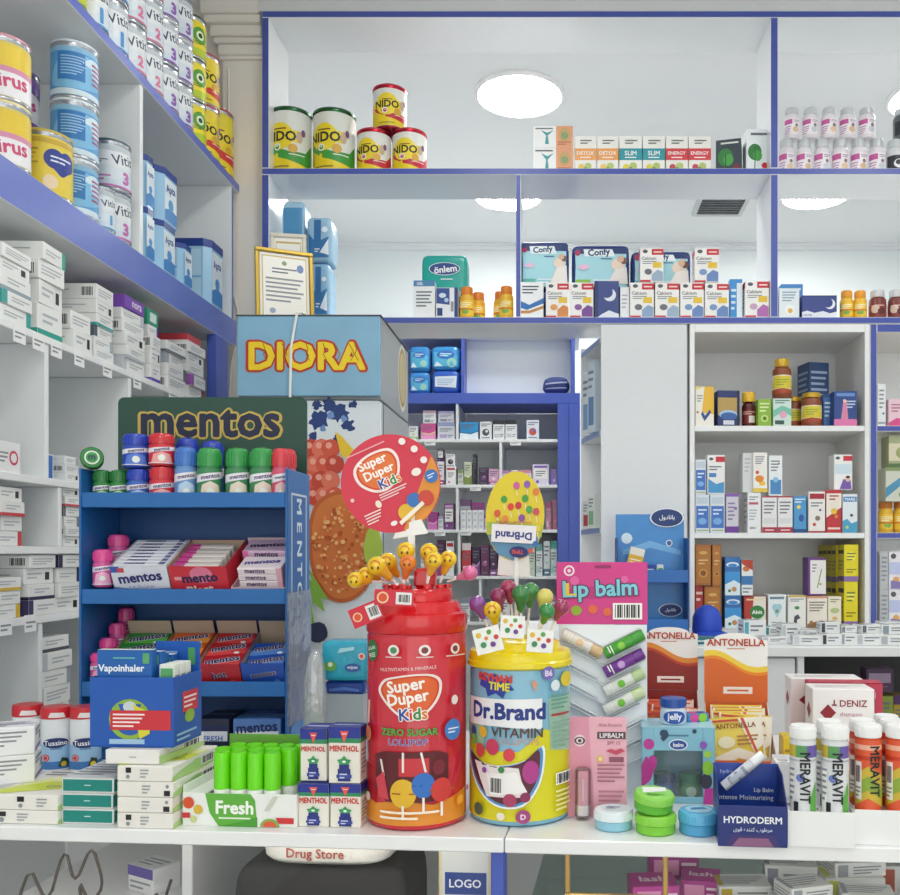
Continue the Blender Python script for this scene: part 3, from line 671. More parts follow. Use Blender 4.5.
carton('medicine_box', 'white carton with a blue top in front of the teal hygiene pack', 'carton', 413.5, 435, 280.5, Z2, d, .05, '#eef1f2', {'F': [('r', 0, .85, 1, 1, '#4b86b4'), ('l', .12, .3, .85, .75, 5, '#6a7580'), ('t', 'GEL', .3, .92, .3, '#ffffff')], 'L': [('r', 0, .85, 1, 1, '#4b86b4')]})
carton('medicine_box', 'white carton with a dark blue picture and barcode in front of the teal hygiene pack', 'carton', 435.8, 458, 287.5, Z2, d, .05, '#e9ecf2', {'F': [('p', [(.02, .5), (.62, .45), (.62, .98), (.02, .98)], '#2f4f96'), ('c', .3, .75, .16, '#d6e2f0', .7), ('c', .48, .6, .1, '#b6c9e4'), ('r', .84, 0, 1, 1, '#27407e'), ('b', .66, .2, .82, .6), ('r', .06, .1, .3, .35, '#2a3f78')]})
ob = [('r', .05, .12, .95, .88, '#f0c93c'), ('l', .2, .5, .8, .8, 3, '#f7f0d8'), ('c', .5, .32, .16, '#7fae4a', .8), ('r', .1, .4, .9, .48, '#d8772a')]
GO = 'orange gummy bottles on the second shelf'
for i, (px, dd_, lb) in enumerate(((467, 3.36, 'orange-capped gummy bottle beside the barcode carton'), (478.5, 3.43, 'orange-capped gummy bottle standing half behind another one'), (500.5, 3.42, 'orange-capped gummy bottle half hidden beside the low blue divider'), (506.5, 3.35, 'orange-capped gummy bottle in front at the low blue divider'))):
    jar('gummy_bottle', lb, (X(px, dd_), dd_, Z2), .026, Z(288, 3.36)-Z2-.0, ob, '#e8b23a', '#e0852c', rz=-8, group=GO, neck=.22)
# diaper packs and cartons between the divider and the middle upright
def confy(k):
    return [('r', .03, .06, .97, .94, '#a9dbe6'), ('r', .03, .8, .97, .94, '#22386f'), ('p', [(.22, .74), (.75, .74), (.7, .9), (.2, .9)], '#eaf3f6'), ('t', 'Confy', .47, .815, .4, '#22386f', .035, 5, .2), ('l', .5, .66, .7, .72, 1, '#4a6a9a'),
            ('c', .1, .82, .05, '#a82c5a'), ('c', .8, .55, .12, '#ead7c6', .9), ('c', .9, .64, .06, '#7a5a50'), ('c', .84, .68, .06, '#d9b49a'), ('p', [(.62, .15), (.97, .12), (.95, .5), (.75, .45)], '#f0e9e4'),
            ('c', .2, .5, .1, '#e6c2dd', .5), ('r', .06, .12, .32, .22, ('#63b8ac', '#8fc24a', '#63b8ac')[k]), ('l', .36, .12, .7, .24, 2, '#eef8fa')]
for i, (a, b, yt, lb) in enumerate(((519.8, 569, 241.5, 'pale blue diaper pack beside the low blue divider'), (572, 629.5, 245, 'wide pale blue diaper pack in the middle of three'), (631.5, 691, 251, 'pale blue diaper pack half hidden by a stacked carton'))):
    h1 = .128
    lo = softpack('diaper_pack', 'dark blue diaper pack lying underneath the %s pale blue pack' % ORD[i], 'diaper pack', a, b, None, Z2, 3.41, .12, '#2a3f86', [], p=10, h=h1)
    softpack('diaper_pack', lb, 'diaper pack', a, b, yt, Z2+h1+.001, 3.40, .12, '#23397a', confy(i), p=12, h=Z(yt, 3.40)-Z2-h1-.001)
d = 3.312
def calc(pic, foot): return {'F': [('r', .5, .8, 1, .97, '#c62c38'), ('l', .58, .84, .92, .93, 1, '#f6dada'), ('c', .22, .9, .11, '#565a60', .7), ('t', 'Calcium', .38, .7, .62, '#4a4e58', .01), ('l', .1, .52, .7, .63, 2, '#8a8f98'), ('r', .55, .42, .92, .58, '#e6c23c'), ('c', .35, .3, .16, pic, .8), ('p', [(.5, .03), (.97, .03), (.97, .3), (.75, .36), (.5, .22)], foot), ('r', 0, 0, .45, .06, '#c62c38')], 'L': [('l', .2, .3, .8, .9, 6, '#8a8f98'), ('r', 0, .8, 1, .97, '#c62c38')]}
GC = 'red-cornered calcium cartons on the second shelf'
carton('medicine_box', 'white carton with a blue wave at the foot of the low blue divider', 'carton', 519.8, 543.5, 282, Z2, d, .05, '#eef1f3', {'F': [('p', [(0, .28), (.3, .22), (1, .4), (1, .55), (.4, .36), (0, .48)], '#2f72b8'), ('p', [(0, .12), (.4, .12), (1, .26), (1, .34), (.4, .2), (0, .2)], '#c58a4a'), ('l', .1, .66, .8, .92, 3, '#4a5260')]})
rowc = []
for i, (a, b, pic, ft, lb) in enumerate(((545.8, 569, '#e2a05a', '#d98a4a', 'red-cornered calcium carton with orange foot below the first pale diaper pack'), (570, 593.5, '#8a5aa0', '#7a4a98', 'red-cornered calcium carton with a purple figure beside the moon box'),
        (630, 654, '#6a6f78', '#8aa6c8', 'red-cornered calcium carton next to the plain white carton side'), (655, 679.3, '#6a6f78', '#9ab0c8', 'red-cornered calcium carton below the gap beside a stacked carton'), (680.2, 704, '#7a9ac8', '#6a8ac0', 'red-cornered calcium carton with pale blue foot under the right stacked carton'), (704.8, 729, '#7a9ac8', '#6a8ac0', 'red-cornered calcium carton with pale blue foot beside the blue bottle carton'))):
    rowc.append(carton('calcium_box', lb, 'carton', a, b, 282.5 if i < 5 else 283, Z2, d, .06, '#f1f0ee', calc(pic, ft), group=GC))
carton('medicine_box', 'dark blue night-sky box with a white moon below the middle pale diaper pack', 'carton', 594.5, 619, 281, Z2, d, .06, '#3b4a86', {'F': [('c', .62, .62, .26, '#dfe3ee'), ('c', .5, .7, .25, '#3b4a86'), ('p', [(.1, 0), (1, 0), (1, .1), (.6, .2), (.3, .1)], '#dfe3ee'), ('r', 0, 0, .14, 1, '#2c3868')]})
carton('medicine_box', 'plain white carton between the moon box and the red-cornered cartons', 'carton', 620, 629.5, 287, Z2, d+.01, .05, '#e8ebee', {'F': [('l', .2, .3, .8, .8, 4, '#aeb4bc')]})
carton('medicine_box', 'bright blue and white carton beside the last red-cornered calcium cartons', 'carton', 729.8, 742.5, 279, Z2, d+.02, .05, '#3d8fd0', {'F': [('r', .55, .05, 1, .9, '#e4eef4'), ('l', .1, .2, .5, .8, 4, '#cfe4f4')]})
carton('calcium_box', 'red-cornered calcium carton with lilac foot standing against the middle upright', 'carton', 745, 769.3, 280.5, Z2, d, .06, '#f1f0ee', calc('#c8a0c0', '#b06ab0'), group=GC)
z = top(rowc[3])+.0015
carton('calcium_box', 'red-cornered carton stacked in front of the third pale diaper pack', 'carton', 640, 663.5, 248, top(rowc[2])+.003, d+.004, .06, '#f1f0ee', calc('#6a6f78', '#9ab0c8'), group=GC)
carton('calcium_box', 'red-cornered carton stacked on top of the two pale blue footed ones', 'carton', 694.5, 719, 248, z, d+.004, .06, '#f1f0ee', calc('#7a9ac8', '#6a8ac0'), group=GC)
# right of the middle upright
carton('medicine_box', 'white carton with a blue back and yellow round picture beside the middle upright', 'carton', 779, 799.5, 286, Z2, d, .06, '#e3ebf0', {'F': [('r', 0, .93, 1, 1, '#3d84c4'), ('c', .5, .25, .25, '#f2f4f4'), ('c', .55, .22, .12, '#e0b050'), ('l', .15, .5, .85, .85, 4, '#8aa4b8')]})
carton('medicine_box', 'thin blue carton standing behind the white carton right of the middle upright', 'carton', 781, 803, 284, Z2, d+.075, .05, '#3f7fc4', {'F': [('l', .1, .8, .9, .95, 1, '#dce8f4')]})
carton('medicine_box', 'low dark blue moon box beside the yellow gummy bottles', 'carton', 802, 837, 295.5, Z2, d, .07, '#36468a', {'F': [('c', .8, .62, .15, '#e6e8f2'), ('c', .74, .68, .14, '#36468a'), ('p', [(0, 0), (1, 0), (1, .28), (.8, .2), (.6, .3), (.35, .22), (.15, .32), (0, .26)], '#e2e5ee'), ('t', 'GOOD', .16, .12, .24, '#4a5590'), ('r', 0, .96, 1, 1, '#20284c')]})
for i, (px, lb) in enumerate(((846.5, 'yellow gummy bottle next to the low dark blue moon box'), (860, 'yellow gummy bottle next to the red berry jars'))):
    jar('gummy_bottle', lb, (X(px, 3.35), 3.35, Z2), .0243, Z(291.5, 3.35)-Z2, ob, '#ecba34', '#e6a02e', rz=-16, group='yellow gummy bottles right of the middle upright', neck=.24)
rb = [('r', .0, .12, 1, .8, '#8a3a34'), ('c', .4, .5, .16, '#d8c0b0'), ('c', .62, .36, .13, '#5a2220'), ('l', .25, .64, .75, .74, 1, '#f0dcd0')]
for i, (px, lb) in enumerate(((877.5, 'red-brown berry jar with a silver cap next to the yellow gummy bottles'), (896.5, 'red-brown berry jar with a silver cap cut by the picture edge'))):
    jar('vitamin_bottle', lb, (X(px, 3.36), 3.36, Z2), .0315, Z(291, 3.36)-Z2, rb, '#7a3a36', '#d2d4d6', rz=-16, group='red-brown berry jars on the second shelf', neck=.24, capm=.3)
# ================================================================ LEFT WALL: TINS ON THE UPPER SHELVES
ZU, ZL = CZ+1.3622, CZ+.8482
def vitis(n, c): return [('r', .0, .88, 1, 1, '#c3ccd2'), ('r', .0, .5, 1, .86, '#e4e8ec'), ('t', 'Vitis', .62, .70, .42, '#2f4058', .012, 10, .26), ('r', 0, .0, 1, .46, '#d9e1e8'), ('p', [(0, .0), (1, 0), (1, .34), (.8, .42), (.5, .2), (0, .14)], '#cfdbe6'), ('l', .06, .56, .36, .66, 2, '#5a6270'), ('t', n, .66, .26, .13 if n != '1' else .07, c, .06, 0, .36), ('l', .1, .12, .4, .3, 2, c), ('r', 0, 0, 1, .05, c)]
def yel(k): return [('r', 0, 0, 1, .9, '#f0dc2a'), ('c', .62, .6, .17, '#5aa03c'), ('c', .62, .6, .09, '#e8f0d0'), ('c', .62, .6, .05, '#234a1c'), ('p', [(0, 0), (1, 0), (1, .3), (.5, .2), (0, .32)], '#b8cc2c'), ('l', .3, .32, .8, .42, 2, '#4a7a2a')]
def gold(): return nido('#d0302c', 1)
def ltin(label, dr, zz, r, h, art, base, lid, rz=48, group=None, xoff=0, lift=.0005):
    return tin('formula_tin', label, (XS-.005-r-xoff, dr, zz+lift), r, h, art, base, rz=rz, lid=lid, group=group, n=26)
GV = 'stacked formula tins on the highest left shelf'
names = {0: 'bottom', 1: 'middle', 2: 'top'}
ltin('tall red and yellow milk tin at the far end of the highest left shelf', 3.283, ZU, .066, .232, gold(), '#e8d83a', '#c23038', 40, GV)
for k in range(2): ltin('small red and yellow milk tin, %s of the stack before the tall one' % ('bottom', 'top')[k], 3.150, ZU+k*.1805, .064, .18, gold(), '#ecd23a', '#c23038', 40, GV)
cols = [(3.03, 'y', '', '#c9d832'), (2.92, 'v', '3', '#8a5ab0'), (2.81, 'v', '3', '#8a5ab0'), (2.7, 'v', '2', '#d77a9c'), (2.59, 'v', '2', '#d77a9c'), (2.48, 'v', '1', '#4f93d2'), (2.37, 'v', '1', '#4f93d2'), (2.26, 'y', '', '#5a4a8a')]
desc = ['yellow and green formula tin', 'purple-numbered white tin beside the yellow-green stack', 'purple-numbered white tin beside the pink-numbered stacks', 'pink-numbered white tin beside the purple-numbered stacks', 'pink-numbered white tin beside the blue-numbered stacks', 'blue-numbered white tin beside the pink-numbered stacks', 'blue-numbered white tin beside the yellow tins', 'yellow tin at the near end of the highest left shelf']
for i, (dr, k, n, c) in enumerate(cols):
    for l in range(3):
        if i == 7 and l == 2: continue
        ltin('%s, %s of its stack' % (desc[i], names[l]), dr, ZU+l*.1415, .0535, .141, vitis(n, c) if k == 'v' else yel(0), '#e3e7ea' if k == 'v' else '#eeda2c', ('#6d7480', '#d7dbe0')[l % 2] if k == 'v' else '#3f5a2c', 42, GV)
# lower bay of the upper part
GL = 'formula tins on the shelf with the blue band'
blu = [('r', 0, .12, 1, .9, '#5a9fd4'), ('p', smooth([(.1, .2), (.6, .16), (.95, .4), (.7, .6), (.98, .8), (.5, .86), (.2, .7)]), '#7fbce4'), ('p', smooth([(.55, .7), (.8, .66), (.9, .8), (.7, .86)]), '#d4e8f4'), ('r', .2, .3, .58, .88, '#2f78bc'), ('l', .25, .4, .58, .82, 7, '#9cc6e8'), ('c', .78, .6, .12, '#bcdcf0'), ('r', 0, .0, 1, .12, '#cfe2ee'), ('l', .68, .3, .92, .8, 5, '#a8527a')]
for l in range(3): ltin('pale blue formula tin in the tall stack of three, %s one' % names[l], 2.318, ZL+l*.148, .0555, .1475, blu, '#8fc0e2', '#d8e6f0', 40, GL)
heart = [('r', 0, 0, 1, 1, '#e3cb4a'), ('c', .55, .62, .13, '#2c3f94'), ('c', .72, .62, .13, '#2c3f94'), ('p', [(.44, .55), (.84, .55), (.66, .34), (.62, .34)], '#2c3f94'), ('l', .5, .55, .78, .7, 2, '#dfe4f4'), ('r', 0, .88, 1, .97, '#c9a83a'), ('c', .5, .2, .09, '#e8d2b4'), ('l', .05, .4, .36, .8, 5, '#b59a30')]
ltin('golden formula tin with a dark blue heart beside the blue stack', 2.195, ZL, .06, .160, heart, '#dfc648', '#c8b04a', 40, GL)
pk = [('r', 0, 0, 1, .45, '#f0eef2'), ('p', [(0, .6), (1, .45), (1, .95), (0, .95)], '#e6c83c'), ('t', 'Pirus', .5, .3, .5, '#d04a78', .03, 6), ('r', 0, .45, 1, .55, '#d890b0')]
for l in range(2): ltin('golden and white tin at the picture edge, %s of two' % ('bottom', 'top')[l], 2.02, ZL+l*.1455, .054, .145, pk, '#e4cf68', ('#e8d8a0', '#d99aa8')[l], 42, GL)
for l in range(2): ltin('white and purple tin standing at the back behind the golden tins, %s of two' % ('bottom', 'top')[l], 2.30, ZL+l*.185, .05, .184, [('r', 0, 0, 1, .3, '#7a55a4'), ('p', [(0, .9), (1, .7), (1, 1), (0, 1)], '#7a55a4'), ('t', 'Pirus', .5, .55, .5, '#c8488a', .03, 8)], '#e8e6ec', '#8a5fb0', 40, GL, xoff=.142)
ltin('low white tin in front of the tall blue stack', 2.409, ZL, .034, .125, vitis('1', '#5a9fd0'), '#dfe7ec', '#4a5460', 44, GL)
for l in range(2): ltin('grey and purple tin beside the white divider, %s of two' % ('bottom', 'top')[l], 2.497, ZL+l*.1395, .051, .139, vitis('3', '#c070b0'), '#dbe2e6', ('#4a6470', '#3c5560')[l], 44, GL)
# square tubs with dark blue lids beyond the divider
def tub(label, dr, zz, w, h, fz=0):
    t = E('formula_tub', label, 'formula tub', (XS-.006-w/2, dr, zz+.0005), (0, 0, 0), 'square blue-lidded formula tubs on the left shelf')
    mb = MB(); a = w/2; hb = h*.88
    oct_ = [(-a, -a+.022), (-a+.022, -a), (a-.022, -a), (a, -a+.022), (a, a-.022), (a-.022, a), (-a+.022, a), (-a, a-.022)]
    prism(mb, oct_, 0, hb, M('#9cc7e4', .22))
    mb.faceart((-a, a, -a, a, 0, hb), {'F': [('r', .2, .1, .8, .95, '#b4d6ec'), ('r', .24, .15, .44, .9, '#8fbddd'), ('r', .2, .45, .8, .49, '#7fb2d8')], 'R': [('r', .17, .05, .83, .95, '#dfeaf2'), ('t', 'Apta', .5, .74, .5, '#2b4a94', .03, 8), ('p', [(.17, .05), (.83, .05), (.83, .3), (.5, .36), (.17, .26)], '#3f86c8'), ('c', .5, .42, .14, '#4a96d0')]})
    put(mb, 'tub', t, smooth=0)
    mb = MB(); prism(mb, [(x*1.02, y*1.02) for x, y in oct_], hb+.0003, h, M('#27418c', .3)); put(mb, 'lid', t, smooth=0)
    TOPZ[t.name] = zz+h
for l in range(2): tub('narrow blue-lidded tub right behind the white divider, %s of two' % ('bottom', 'top')[l], 2.628, ZL+l*.1525, .075, .152)
tub('blue-lidded tub carrying another one, in the middle of the far bay', 2.755, ZL, .118, .152); tub('large blue-lidded tub stacked on another in the far bay', 2.765, ZL+.153, .128, .162)
tub('small blue-lidded tub in front of the stacked pair in the far bay', 2.895, ZL, .085, .135)
tub('tall blue-lidded tub alone at the far end of the left shelf', 3.14, ZL, .142, .222)
# ================================================================ LEFT WALL: MEDICINE CARTONS
rn = random.Random(11)
def endart(k, ac, ink='#b4bac0'):
    s = k % 5
    R = [[('r', .0, 0, .16, 1, ac), ('l', .3, .3, .9, .75, 2, ink)], [('r', 0, 0, 1, .22, ac), ('l', .2, .4, .8, .8, 2, ink)], [('r', .7, .25, .85, .75, '#26282c'), ('l', .1, .3, .6, .8, 2, ink)], [('l', .1, .25, .9, .8, 3, ink)], [('r', .84, 0, 1, 1, ac), ('l', .1, .3, .75, .7, 2, ink)]][s]
    F = [[('r', .84, 0, 1, 1, ac), ('l', .1, .3, .7, .7, 2, ink)], [('r', 0, 0, 1, .22, ac), ('l', .1, .4, .6, .8, 2, ink)], [('l', .1, .3, .8, .7, 2, ink)], [('l', .1, .3, .5, .7, 2, ink), ('b', .7, .15, .95, .85)], [('r', 0, 0, .1, 1, ac), ('l', .2, .3, .8, .7, 2, ink)]][s]
    return {'R': R, 'F': F, 'T': [('l', .1, .2, .9, .8, 3, '#aab0b6')]}
ACC = ['#3f9a96', '#2f9a8a', '#9aa8b4', '#4a6ab0', '#c04a54', '#7a8a98']
def stack(where, dr, zz, w, dp, hs, dx=0, acs=None, cat='carton', base='#ecedeb', skip=(), name='medicine_box'):
    z = zz; n = len(hs)
    for i, h in enumerate(hs):
        ac = (acs or ACC)[i % len(acs or ACC)]; j = rn.uniform(-.006, .003)
        pos = 'lowest' if i == 0 else ('topmost' if i == n-1 else ORD[i]+' from bottom')
        lab = 'white carton %s, %s' % (where, pos)
        b = base if not isinstance(base, (list, tuple)) else base[i % len(base)]
        box3(name, lab, cat, (XS-.008-w/2+j-dx, dr, z), (w, dp, h), b, endart(i+int(dr*10), ac), group='medicine cartons on the left wall shelves', rot=(0, 0, rn.uniform(-3, 3)))
        z += h+.0006
z = CZ+ZS1
stack('at the picture edge under the blue band', 1.985, z, .17, .11, [.035, .03, .04, .028, .03], acs=['#3aa39c', '#3aa39c', '#8fa0ac'])
stack('with teal stripes under the blue band', 2.125, z, .15, .10, [.075, .055, .045, .04], acs=['#2fa08f', '#2fa08f', '#55b0a4'])
stack('beside the teal-striped stack, near a yellow one', 2.262, z, .12, .085, [.05, .045], dx=.0, acs=['#d8b23c', '#c85a6a'])
stack('under a long overhanging carton', 2.372, z, .14, .09, [.028, .03, .028, .03, .035, .04], acs=['#3aa39c', '#aab2ba', '#5a6470'])
stack('stacked under the purple carton', 2.535, z, .16, .12, [.036, .034, .036, .034, .030], acs=['#c5cad0', '#b8bec6'])
box3('medicine_box', 'bright purple carton lying on top of a white stack under the blue band', 'carton', (XS-.085, 2.535, z+.1735), (.155, .115, .036), '#7a4ab0', {'R': [('t', 'nora', .6, .5, .5, '#eee6f6', .03)], 'F': [('l', .2, .3, .7, .7, 1, '#d8c8ec')], 'T': [('l', .2, .3, .8, .7, 2, '#e4d8f0')]})
stack('in the narrow purple-marked stack', 2.665, z, .10, .06, [.05, .045, .04, .03], acs=['#5b4aa8', '#3a55b8', '#7a4ab0'])
box3('medicine_box', 'small green carton on top of the narrow stack', 'carton', (XS-.06, 2.665, z+.168), (.09, .07, .045), '#2f9a78', {'R': [('r', .2, .2, .8, .8, '#dff0e8')]})
stack('in the low stack before the blue post', 2.81, z, .15, .13, [.04, .036, .034, .034], acs=['#a8aeb6', '#6a7078'])
stack('in the stack right beside the blue post', 2.975, z, .15, .12, [.04, .036, .036, .034, .03], acs=['#8a3a4a', '#9a5ab0', '#a8aeb6'])
box3('medicine_box', 'red-topped carton on the stack beside the blue post', 'carton', (XS-.085, 2.975, z+.18), (.13, .1, .03), '#e8e6e6', {'R': [('r', 0, .3, 1, 1, '#c8404a')], 'F': [('r', 0, .3, 1, 1, '#c8404a')], 'T': [('r', 0, 0, 1, 1, '#c8404a')]})
# inside the compartments
z = CZ+ZS2
box3('medicine_box', 'white carton with a round red mark alone in the compartment at the picture edge', 'carton', (XS-.07, 1.965, z), (.11, .09, .068), '#ebecec', {'R': [('c', .72, .5, .18, '#d0405a'), ('c', .72, .5, .12, '#ebecec'), ('l', .1, .3, .5, .7, 3, '#8a9098')], 'F': [('l', .1, .5, .6, .85, 3, '#8a9098'), ('c', .85, .6, .09, '#d0405a'), ('c', .85, .6, .06, '#ebecec')]})
box3('medicine_box', 'blue-ended carton beside the small stack in the second compartment', 'carton', (XS-.06, 2.152, z), (.05, .05, .062), '#e6eaee', {'F': [('r', .1, .05, .9, .95, '#2f6ab8'), ('l', .3, .3, .7, .7, 3, '#bcd4ee')], 'R': [('r', .1, .05, .9, .95, '#2f6ab8')]})
stack('in the small pile beside the blue-ended one', 2.215, z, .10, .06, [.02, .02, .02], acs=['#a8aeb6', '#4a6ab0'])
z = CZ+ZS3
stack('with coloured stripes in the small edge compartment', 1.965, z, .12, .09, [.032, .032, .032, .03], acs=['#c8404a', '#4a6ab0'])
stack('in the narrow pile beside the gum rack', 2.215, z, .11, .07, [.024, .024, .024, .024, .024, .02], acs=['#6a7078', '#c8404a', '#8a9098'])
z = CZ+ZS4
stack('with yellow and black ends on the low left shelf', 1.955, z, .13, .10, [.03, .03, .028], acs=['#d8b43a', '#2c2e32'])
stack('in the dark-marked middle block, low left shelf', 2.08, z, .16, .11, [.035, .035, .036, .03], acs=['#3a3460', '#2c2e50'])
stack('in the dark-marked block nearest the gum rack', 2.20, z, .16, .11, [.035, .035, .036, .03], acs=['#3a3460', '#2c2e50'])
z = CZ-.70
stack('in the tall column beside the gum rack', 2.145, z, .14, .12, [.05, .05, .048, .05, .046, .046, .044, .044, .04, .04, .036], acs=['#c0c4ca', '#4a4e58', '#9aa0a8'])
# ================================================================ BACK ROOM PRODUCTS
D = 4.62
wip = [('p', [(.1, .15), (.9, .15), (.9, .6), (.1, .75)], '#58b6dc'), ('c', .5, .62, .3, '#2f6fc0', .5), ('l', .3, .55, .7, .7, 2, '#dff0fa'), ('c', .7, .3, .16, '#9fd8c8'), ('p', [(.1, .15), (.4, .15), (.2, .35)], '#dff2fa')]
zq = zb1+.0005
wl = [softpack('wipes_pack', 'blue wipes pack at the lower corner beside the fridge', 'wipes pack', 408.8, 429.8, 371.5, zq, D, .1, '#3a86cc', wip, wrinkle=.02, rough=.15, p=5),
      softpack('wipes_pack', 'dark blue wipes pack with a white label, lower one beside the blue divider', 'wipes pack', 431.5, 460.3, 370, zq, D, .1, '#2f5fc0', [('p', [(.12, .3), (.85, .25), (.88, .75), (.12, .72)], '#dfe9f4'), ('l', .2, .35, .8, .65, 4, '#9ab4d4')], wrinkle=.02, rough=.15, p=5)]
softpack('wipes_pack', 'light blue wipes pack stacked at the upper corner beside the fridge', 'wipes pack', 408.8, 429.8, 345.5, top(wl[0])+.001, D, .1, '#3f90d4', wip, wrinkle=.02, rough=.15, p=5)
softpack('wipes_pack', 'light blue wipes pack stacked upper beside the blue divider', 'wipes pack', 431, 460.5, 345.5, top(wl[1])+.001, D, .1, '#3f96d8', wip, wrinkle=.02, rough=.15, p=5)
softpack('folded_bag', 'folded navy cloth bag alone in the empty white cubby', 'bag', 543, 569.5, 375.5, zq, D, .10, '#3d4a86', [('p', [(.1, .5), (.9, .6), (.9, .68), (.1, .58)], '#aeb6d6'), ('p', [(.1, .25), (.9, .3), (.9, .36), (.1, .31)], '#aeb6d6')], wrinkle=.12, p=2.6, rough=.7)
def brow(zi, rows):
    for (a, b, yt, base, st, ac, ac2, lab) in rows:
        carton('medicine_box', lab, 'carton', a, b, yt, BZ[zi], D, .08, base, scheme(base, ac, st, None, ac2))
W_ = '#e9ebee'
brow(0, [(408.5, 418, 426, W_, 1, '#8fc07a', '#c8dca8', 'green and white carton at the fridge side of the top back-room medicine shelf'), (421, 435.6, 423.5, '#d8559a', 2, '#e89ac4', '#f0d8a0', 'bright pink carton on the top back-room medicine shelf'),
         (437.5, 455, 422.5, '#dadde8', 0, '#9aa2c8', '#b6a8cc', 'lilac and white carton beside the first thin white divider'), (459.8, 478.3, 422, '#2f94d0', 2, '#eaf2f8', '#1d6aa8', 'bright blue carton with a white wave in the back room'),
         (479.8, 491.7, 421.7, W_, 3, '#55585e', '#e4e4e4', 'white carton with a dark round mark beside the bright blue carton'), (493, 504.6, 420, W_, 0, '#2c2e33', '#c8ccd0', 'first black-topped white carton on the top back-room shelf'),
         (505.2, 517, 420, W_, 0, '#2c2e33', '#c8ccd0', 'second black-topped white carton, facing the empty end of the shelf'), (526.5, 539, 420, '#dfe6f2', 3, '#d0524a', '#3f74c0', 'red and blue patterned carton alone near the blue post')])
z = BZ[0]+(Z(423.3, D)-BZ[0])+.001
carton('medicine_box', 'white carton stacked on the bright pink carton in the back room', 'carton', 423, 436, 410.5, Z(423.5, D)+.0005, D, .06, W_, scheme(W_, '#c8a8b8', 0))
carton('medicine_box', 'pale lilac carton stacked on the lilac carton in the back room', 'carton', 438.3, 454, 411, Z(422.5, D)+.0005, D, .06, '#dcdbe8', scheme(W_, '#a8a0cc', 0))
brow(1, [(421, 427.5, 470, W_, 0, '#c04a7a', '#d8a8c0', 'pink-topped carton beside the sign disc on the second medicine shelf'), (428, 435, 468, '#d9a8c4', 4, '#8a3f7a', '#8a3f7a', 'pale pink carton beside the sign disc on the second medicine shelf'), (437.5, 444, 461.5, '#e6dfe6', 1, '#8a3a6a', '#b08ab0', 'white and plum carton under the small dark one'), (446, 456, 467, W_, 4, '#c2273a', '#c2273a', 'white carton with a red panel in the back room'),
         (458, 463.5, 470, '#d6d9cf', 0, '#8a9a6a', '#b8c4a0', 'pale green carton on the second medicine shelf'), (464, 471.8, 462, '#c9d0b4', 2, '#7d8f4a', '#e0e4cc', 'tall olive carton on the second medicine shelf'), (472.6, 476.2, 454, '#2a2b30', 5, '#5a5c66', '#8a8c98', 'slim tall black carton on the second medicine shelf'),
         (479, 488, 467.5, '#4a2f52', 3, '#6a4a78', '#a888b8', 'dark plum carton beside the slim black one'), (488.6, 499, 469, '#dca4c8', 1, '#a8508e', '#f0dcea', 'pink carton beside the second thin divider'), (502, 510, 470.5, '#e2dfe6', 0, '#b88ab8', '#d0c0d8', 'pale carton right after the second thin divider'),
         (510.6, 518, 470, '#e6d2da', 1, '#c87a9a', '#e0b8c8', 'pale pink carton above the yellow oval sign'), (518.6, 531.5, 470, '#ecdfe4', 0, '#d890ac', '#d8b8c8', 'wide pale pink carton above the yellow oval sign'), (532.5, 549, 464.5, '#e0d8ea', 4, '#7a58b0', '#7a58b0', 'white carton with purple panel near the blue post'), (549.6, 557, 469, '#8f78b8', 5, '#5a3f90', '#d0c4e4', 'purple carton touching the blue post on the second shelf')])
carton('medicine_box', 'small dark plum carton stacked near the sign disc in the back room', 'carton', 437.5, 443.6, 449, Z(461.5, D)+.0005, D, .05, '#4a2a58', scheme(W_, '#7a4a90', 4))
carton('medicine_box', 'small white carton with a dark figure stacked on the red panel carton', 'carton', 446, 455, 454, Z(467, D)+.0005, D, .05, W_, scheme(W_, '#4a3a44', 3))
brow(2, [(428, 437.5, 512, '#b0388e', 2, '#d878bc', '#e8b8dc', 'magenta carton beside the red sign disc on the third shelf'), (438.2, 443.4, 516, W_, 0, '#b0a0c0', '#c8c8d0', 'slim white carton on the third shelf'), (444, 454, 503.5, '#7a4a80', 4, '#a87ab0', '#d0a8d0', 'tall purple carton beside a divider on the third shelf'), (484.5, 492, 515, '#d8c8da', 0, '#9a5aa0', '#b890b8', 'pale carton beside the magenta pair on the third shelf'),
         (493, 500, 517, W_, 1, '#a8507a', '#d8b8c8', 'white carton left of the yellow oval sign on the third shelf'), (546, 551, 502, '#c88aa0', 0, '#a04a6a', '#e0c0c8', 'slim rose carton beside the oval sign on the third shelf'), (551.6, 557, 499.5, '#b06a84', 5, '#803a54', '#d8a8b8', 'slim dark rose carton touching the blue post on the third shelf')])
for r in range(3):
    for c in range(4):
        a = 460.5+c*5.9
        carton('medicine_box', 'little white carton, %s column, %s row of the block in the back room' % (ORD[c], ('bottom','middle','top')[r]), 'carton', a, a+5.6, None, BZ[2]+r*.0335, D, .05, W_, {'F': [('r', .2, .25, .8, .7, '#c3c6cc')]}, group='little white cartons stacked in a block', yb=.033)
carton('medicine_box', 'white carton with plum edge stacked behind the block of little cartons', 'carton', 460, 470.5, 499.5, BZ[2], D+.06, .08, '#d6d6dc', scheme(W_, '#8a6a90', 0)); carton('medicine_box', 'magenta carton standing behind the block of little white cartons', 'carton', 471.5, 483.5, 502.5, BZ[2], D+.06, .08, '#b4479c', scheme(W_, '#8a2a74', 2, None, '#e0a8d0'))
